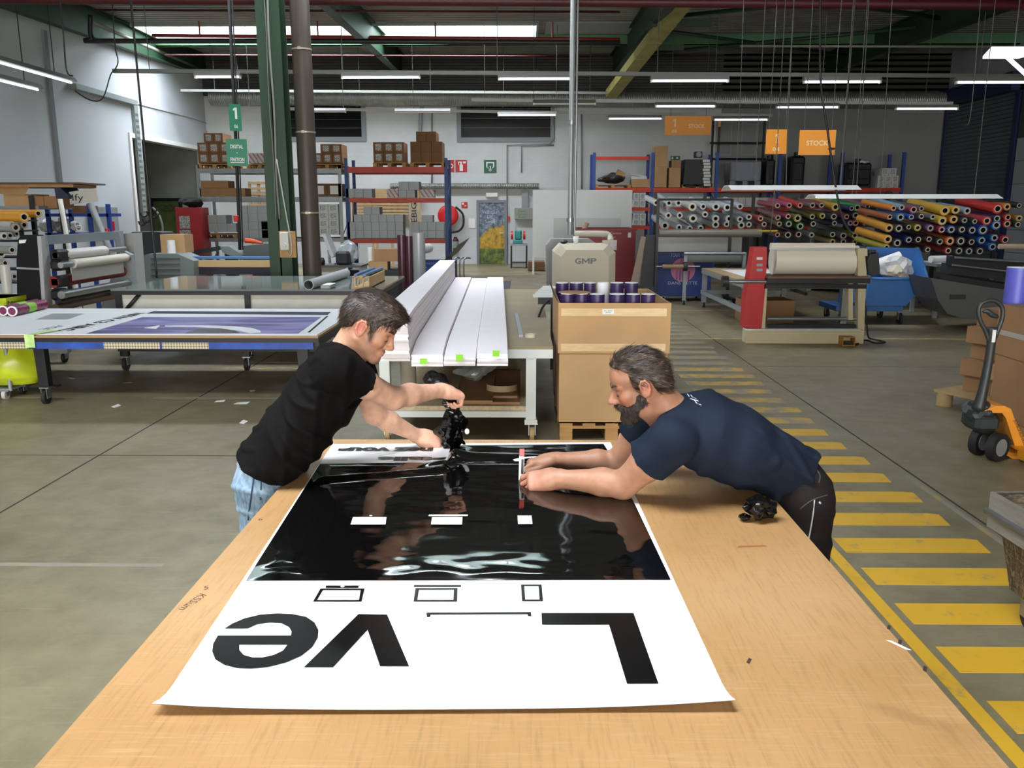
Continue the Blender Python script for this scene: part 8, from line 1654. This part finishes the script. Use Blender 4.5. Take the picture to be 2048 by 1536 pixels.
rag([wy(903, 855, 3.21), wy(893, 880, 3.24), wy(896, 902, 3.26)], [.03, .025, .03], 9, 12).build('film_fold', FOIL, fs_)
rag([wy(919, 868, 3.22), wy(923, 880, 3.24), wy(929, 889, 3.26)], [.012, .012, .006], 14, 8).build('film_tail', FOIL, fs_)
q = wy(934, 863, 3.2); b = MB(); b.sphere(q, .011, 10, 6, None, (.9, .3, 1.1)); b.build('paper_bit', PAPER, fs_); b = MB(); b.tube([wy(924, 868, 3.2), wy(930, 858, 3.2), q], .0015, 4); b.build('film_thread', FOIL, fs_)
# ---------------------------------------------------------------- bearded man at the right of the table
om = thing('person', 'bearded man in a navy t-shirt bending over the table, cutting the black vinyl', 'person', (1.0, 2.76, 0))
fw = unit((-.94, .0, -.35)); H2 = Head((0, 0, 0), fw, (0, 0, 1), .88); ear = P3(wy(1291, 776, 2.625)); H2.c = ear-H2.R@np.array([-.018, .078, -.003])*.88
NB = np.array((.50, 2.72, 1.135)); shN, shF = np.array((.47, 2.565, 1.08)), np.array((.465, 2.90, 1.085))
elN, wrN = P3(wy(1246, 970, 2.655)), P3(wy(1112, 957, 2.735)); elF, wrF = P3(wy(1232, 928, 2.96)), P3(wy(1108, 921, 2.945))
B = Blob(); build_head(B, H2, 1.06, 1.05); B.cap(H2.w(-.035, 0, -.035), NB+np.array((.02, 0, -.02)), .056, .07, .03); B.cap(H2.w(.0, .03, -.09), NB+np.array((-.02, 0, -.04)), .03, .04, .03)
hd = B.mesh(.0022)
def arm(sh, el, wr, rr=1.):
    B = Blob(); B.chain([sh, sh*.5+el*.5, el], [.056*rr, .054*rr, .045*rr], .02); B.chain([el, el*.7+wr*.3+np.array((0, 0, .004)), wr], [.044*rr, .045*rr, .028*rr], .02); return B
B = arm(shN, elN, wrN); gN = P3(wy(1060, 966, 2.76)); hand(B, wrN, gN-wrN+np.array((-.02, 0, 0)), (-.05, -.66, .75), (0, 1, .4), [(24, 40, 28), (34, 46, 30), (44, 50, 32), (54, 56, 34)], .05, (.85, .4, -.35), 1.06, 15)
aN = B.mesh(.0026)
B = arm(shF, elF, wrF, .97); gF = P3(wy(1066, 931, 2.93)); hand(B, wrF, gF-wrF+np.array((-.02, 0, .004)), (-.1, .15, .98), (0, -1, 0), [(26, 50, 40), (40, 56, 40), (50, 60, 42), (56, 62, 42)], .03, (.9, .3, -.25), 1.05, 12)
aF = B.mesh(.0026)
LT = np.array((0, 1., 0)); SP = [(.93, 2.76, .925), (.85, 2.76, .962), (.715, 2.755, 1.022), (.60, 2.745, 1.075), (.515, 2.73, 1.11)]
B = Blob(); B.chain(SP, [.08, .08, .1, .1, .06], .03, (LT, 1.4)); B.cap(NB, shN, .045, .05, .03); B.cap(NB, shF, .045, .05, .03); tor = B.mesh(.007)
SK2 = skin_mat('skin_tan', 'c99a7f')
person_common(om, H2, ('a97b60', [(lambda L, V_: np.clip(1.6-np.sqrt(((L-np.array((.02, 0, .0)))**2).sum(1))/.12, 0, 1), '96684f'), (lambda L, V_: .5*gauss(L, .07, .045, -.028, .035, .03, .028), 'b8705c'), (lambda L, V_: .6*gauss(L, .11, 0, -.03, .014, .016, .014), 'b86a5a'), (lambda L, V_: .7*gauss(L, -.02, .085, .0, .02, .012, .03), 'c27462'), (lambda L, V_: .6*gauss(L, .098, 0, -.064, .01, .02, .009), '9a5850'), (lambda L, V_: .5*gauss(L, .082, .033, .004, .012, .018, .011), '7d5040'), (lambda L, V_: .5*gauss(L, .02, .06, -.03, .02, .03, .03), '7a5f50'),
    (lambda L, V_: .35*np.exp(-((V_-gN)**2).sum(1)/.07**2), 'c88070')]), SK2, [hd, aN, aF, tor], mat('brow_brown', '33261e', .8))
HAIR2 = NT('hair_brown'); HAIR2.out('Base Color', HAIR2.ramp(HAIR2.noise(60., HAIR2.map((.4, 1, 1)), detail=5.), (.33, '1e1712'), (.55, '3f3128'), (.72, '75665a'))); HAIR2.out('Roughness', .45); HAIR2.bump(HAIR2.noise(90., HAIR2.map((.5, 1, 1)), detail=4.), .8, .004); HAIR2 = HAIR2.m
B = Blob(); H2.E(B, -.020, 0, .046, .103, .081, .090); H2.E(B, -.07, 0, .0, .052, .07, .068, .03); H2.E(B, .0, 0, .098, .07, .058, .038, .03)
poly = [(.088, .104), (.066, .094), (.040, .082), (.026, .052), (.022, .01), (.018, -.02), (.006, -.006), (.002, .026), (-.030, .033), (-.046, .008), (-.05, -.03), (-.058, -.066), (-.085, -.088), (-.14, -.085), (-.2, 0), (-.2, .2), (.10, .2)]
def hp2(G, F_): L = H2.loc(G).astype(np.float32); return -smin(-F_-wob(L, (50, 80, 120), .0032, 8), -in_poly(L[..., 0], L[..., 2], poly), .006)
hv, hq = B.mesh(.0026, hp2); np_mesh('hair', hv, hq, HAIR2, om)
o = hair_strands('hair_strands', hv, hq, H2, HAIR2, om, 5000, lambda x, y, z: (-1, y*3, -.2) if z > .05 else (-.8, 0, -.7), .036, 5, .3); o['kind'] = 'stuff'
BEARD = NT('beard'); BEARD.out('Base Color', BEARD.ramp(BEARD.noise(80., detail=5.), (.35, '1c1511'), (.62, '3c2f27'), (.75, '6a5c50'))); BEARD.out('Roughness', .7); BEARD.bump(BEARD.noise(220., detail=4.), .9, .004); BEARD = BEARD.m
B = Blob(); H2.E(B, .037, 0, -.042, .060, .0605, .082, .02); H2.E(B, .072, 0, -.106, .028, .034, .022, .02)
for y in (-1, 1): H2.C(B, (-.004, y*.056, -.045), (.068, y*.016, -.108), .0235, .025, .02); H2.C(B, (.1, y*.003, -.0495), (.085, y*.028, -.066), .0085, .008, .006)
H2.E(B, .11, 0, -.066, .016, .017, .0052, .004, 1)
poly2 = [(.006, -.012), (.018, -.02), (.036, -.05), (.066, -.058), (.080, -.046), (.1, -.041), (.14, -.043), (.14, -.17), (.0, -.15), (-.014, -.06), (-.004, -.012)]
def bp(G, F_): L = H2.loc(G).astype(np.float32); return -smin(-F_-wob(L, (120, 190), .0022, 9), -in_poly(L[..., 0], L[..., 2], poly2), .005)
gv, gq = B.mesh(.0026, bp); np_mesh('beard', gv, gq, BEARD, om); o = hair_strands('beard_strands', gv, gq, H2, BEARD, om, 3500, lambda x, y, z: (.3, y*2, -1), .012, 6, .5, .0008); o['kind'] = 'stuff'
B = Blob(); B.chain([(.945, 2.76, .90)]+SP[1:], [.105, .098, .126, .124, .07], .035, (LT, 1.5)); B.cap(NB+np.array((.02, -.03, -.02)), shN, .066, .068, .04); B.cap(NB+np.array((.02, .03, -.02)), shF, .066, .068, .04)
for cr in ([(1445, 925, 2.583), (1490, 903, 2.584), (1520, 868, 2.622)], [(1490, 940, 2.592), (1550, 925, 2.596)], [(1432, 830, 2.64), (1438, 860, 2.602), (1410, 895, 2.588)]):
    for q0, q1 in zip(cr[:-1], cr[1:]): B.cap(P3(wy(*q0)), P3(wy(*q1)), .014, .014, .014)
dN, dF = unit(elN-shN), unit(elF-shF); seN, seF = shN+dN*.105, shF+dF*.11
B.cap(shN, seN+dN*.03, .073, .072, .03); B.cap(shF, seF+dF*.03, .073, .072, .03); B.cap(shN+dN*.07, shN+dN*.24, .060, .064, .004, None, 1); B.cap(shF+dF*.075, shF+dF*.24, .060, .064, .004, None, 1)
B.cap(NB+np.array((-.03, 0, .005)), NB+np.array((-.10, 0, .13)), .068, .085, .006, None, 1)
fo = folds([((.5, .3, .8), 60, 0), ((-.3, .35, .88), 75, 1), ((.85, .2, .4), 55, 2)], 31, .019); cu = cutter([(seN, dN, .11), (seF, dF, .11)], [((.915, 2.76, .915), unit((.70, 0, -.71)))])
sv, sq = B.mesh(.0042, lambda G, F_: cu(G, fo(G, F_))); np_mesh('t_shirt', sv, sq, cloth_mat('navy_cotton', '121924', '1d2634'), om); bv = BVHTree.FromPolygons([V(p) for p in sv.tolist()], sq.tolist())
vs, fs = text_faces('HELIO', 1., .012, 'LEFT'); x1 = max(v[0] for v in vs); y1 = max(v[1] for v in vs); y0 = min(v[1] for v in vs); b = MB(); ok = True; P = []
for v in vs:
    u, w_ = v[0]/x1, (v[1]-y0)/(y1-y0); P.append(body_hit(bv, 1404-32*u-17*w_, 812-46*u-5*w_, .003))
keep = [f for f in fs if all(P[i] is not None for i in f) and max((P[f[0]]-P[i]).length for i in f) < .03]
P = [q if q is not None else V((0, 0, 0)) for q in P]; used = sorted({i for f in keep for i in f}); rm = {o_: k for k, o_ in enumerate(used)}
if keep: b.add([P[i] for i in used], [tuple(rm[i] for i in f) for f in keep]); b.build('shirt_print', mat('print_pale', 'c9d2da', .7), om)
B = Blob(); B.ell((.935, 2.76, .885), (.092, .165, .11)); B.ell((.958, 2.69, .855), (.066, .09, .095), None, .04); B.ell((.958, 2.83, .855), (.066, .09, .095), None, .04)
for y in (2.675, 2.845): B.chain([(.94, y, .85), (.965, y, .47), (1.03, y, .10)], [.092, .078, .066], .04)
jf = folds([((.2, .3, .93), 65, 0), ((.5, .2, .8), 95, 1)], 41, .009); jv, jq = B.mesh(.0055, jf); TRO = np_mesh('trousers', jv, jq, cloth_mat('black_workwear', '141211', '242020', 4., .8), om); bj = BVHTree.FromPolygons([V(p) for p in jv.tolist()], jq.tolist())
for pts, m_ in (([(1629, 1000), (1626, 1030), (1621, 1060), (1617, 1080)], mat('reflective_piping', 'a9a9a9', .4)), ([(1600, 1018), (1625, 1000), (1655, 990)], mat('trouser_seam', '383432', .7)), ([(1630, 935), (1640, 950), (1638, 965)], mat('trouser_seam', '383432', .7))):
    P = [q for q in (body_hit(bj, *q) for q in pts) if q is not None]
    if len(P) > 1: b = MB(); b.tube(P, .0025, 5); b.build('piping', m_, TRO)
q = body_hit(bj, 1640, 1006)
if q is not None: b = MB(); b.sphere(q, .006, 8, 6); b.build('snap_button', STEEL, TRO)
for y in (2.675, 2.845):
    B = Blob(); B.ell((1.0, y, .05), (.145, .05, .048)); B.cap((1.05, y, .06), (1.05, y, .12), .055, .055, .03); v_, q_ = B.mesh(.007, cutter([], [((0, 0, .004), (0, 0, -1))])); np_mesh('shoe', v_, q_, DARK, om)
# ring on the near hand
b = MB(); c_ = V(gN)+V((.0, -.02, -.012)); 
# cutting rule held upright between the hands
t0, t1 = wy(1044, 898, 2.86), wy(1042, 968, 2.84); kn = thing('cutting_knife', 'white and red craft knife held upright between the bearded man\'s hands', 'knife', tuple(t1)); d = (t0-t1)
b = MB(); b.add([t1+V((sx*.009, sy*.004, 0))+d*k for k in (0, .45, .8) for sx, sy in ((-1, -1), (1, -1), (1, 1), (-1, 1))], [(0, 3, 2, 1), (8, 9, 10, 11)]+[(k*4+i, k*4+(i+1) % 4, k*4+4+(i+1) % 4, k*4+4+i) for k in (0, 1) for i in range(4)]); b.build('blade_body', mat('knife_steel', 'd5d5d2', .3), kn)
b = MB(); b.add([t1+V((sx*.0085, sy*.005, 0))+d*k for k in (.8, 1.0) for sx, sy in ((-1, -1), (1, -1), (1, 1), (-1, 1))], [(0, 3, 2, 1), (4, 5, 6, 7)]+[(i, (i+1) % 4, 4+(i+1) % 4, 4+i) for i in range(4)]); b.build('red_end', mat('knife_red', 'd0443c', .4), kn)
b = MB(); b.add([t1+V((.003+sx*.0045, -.0045, 0))+d*k for k in (.3, .72) for sx in (-1, 1)], [(0, 1, 3, 2)]); b.build('dark_slot', INK, kn)
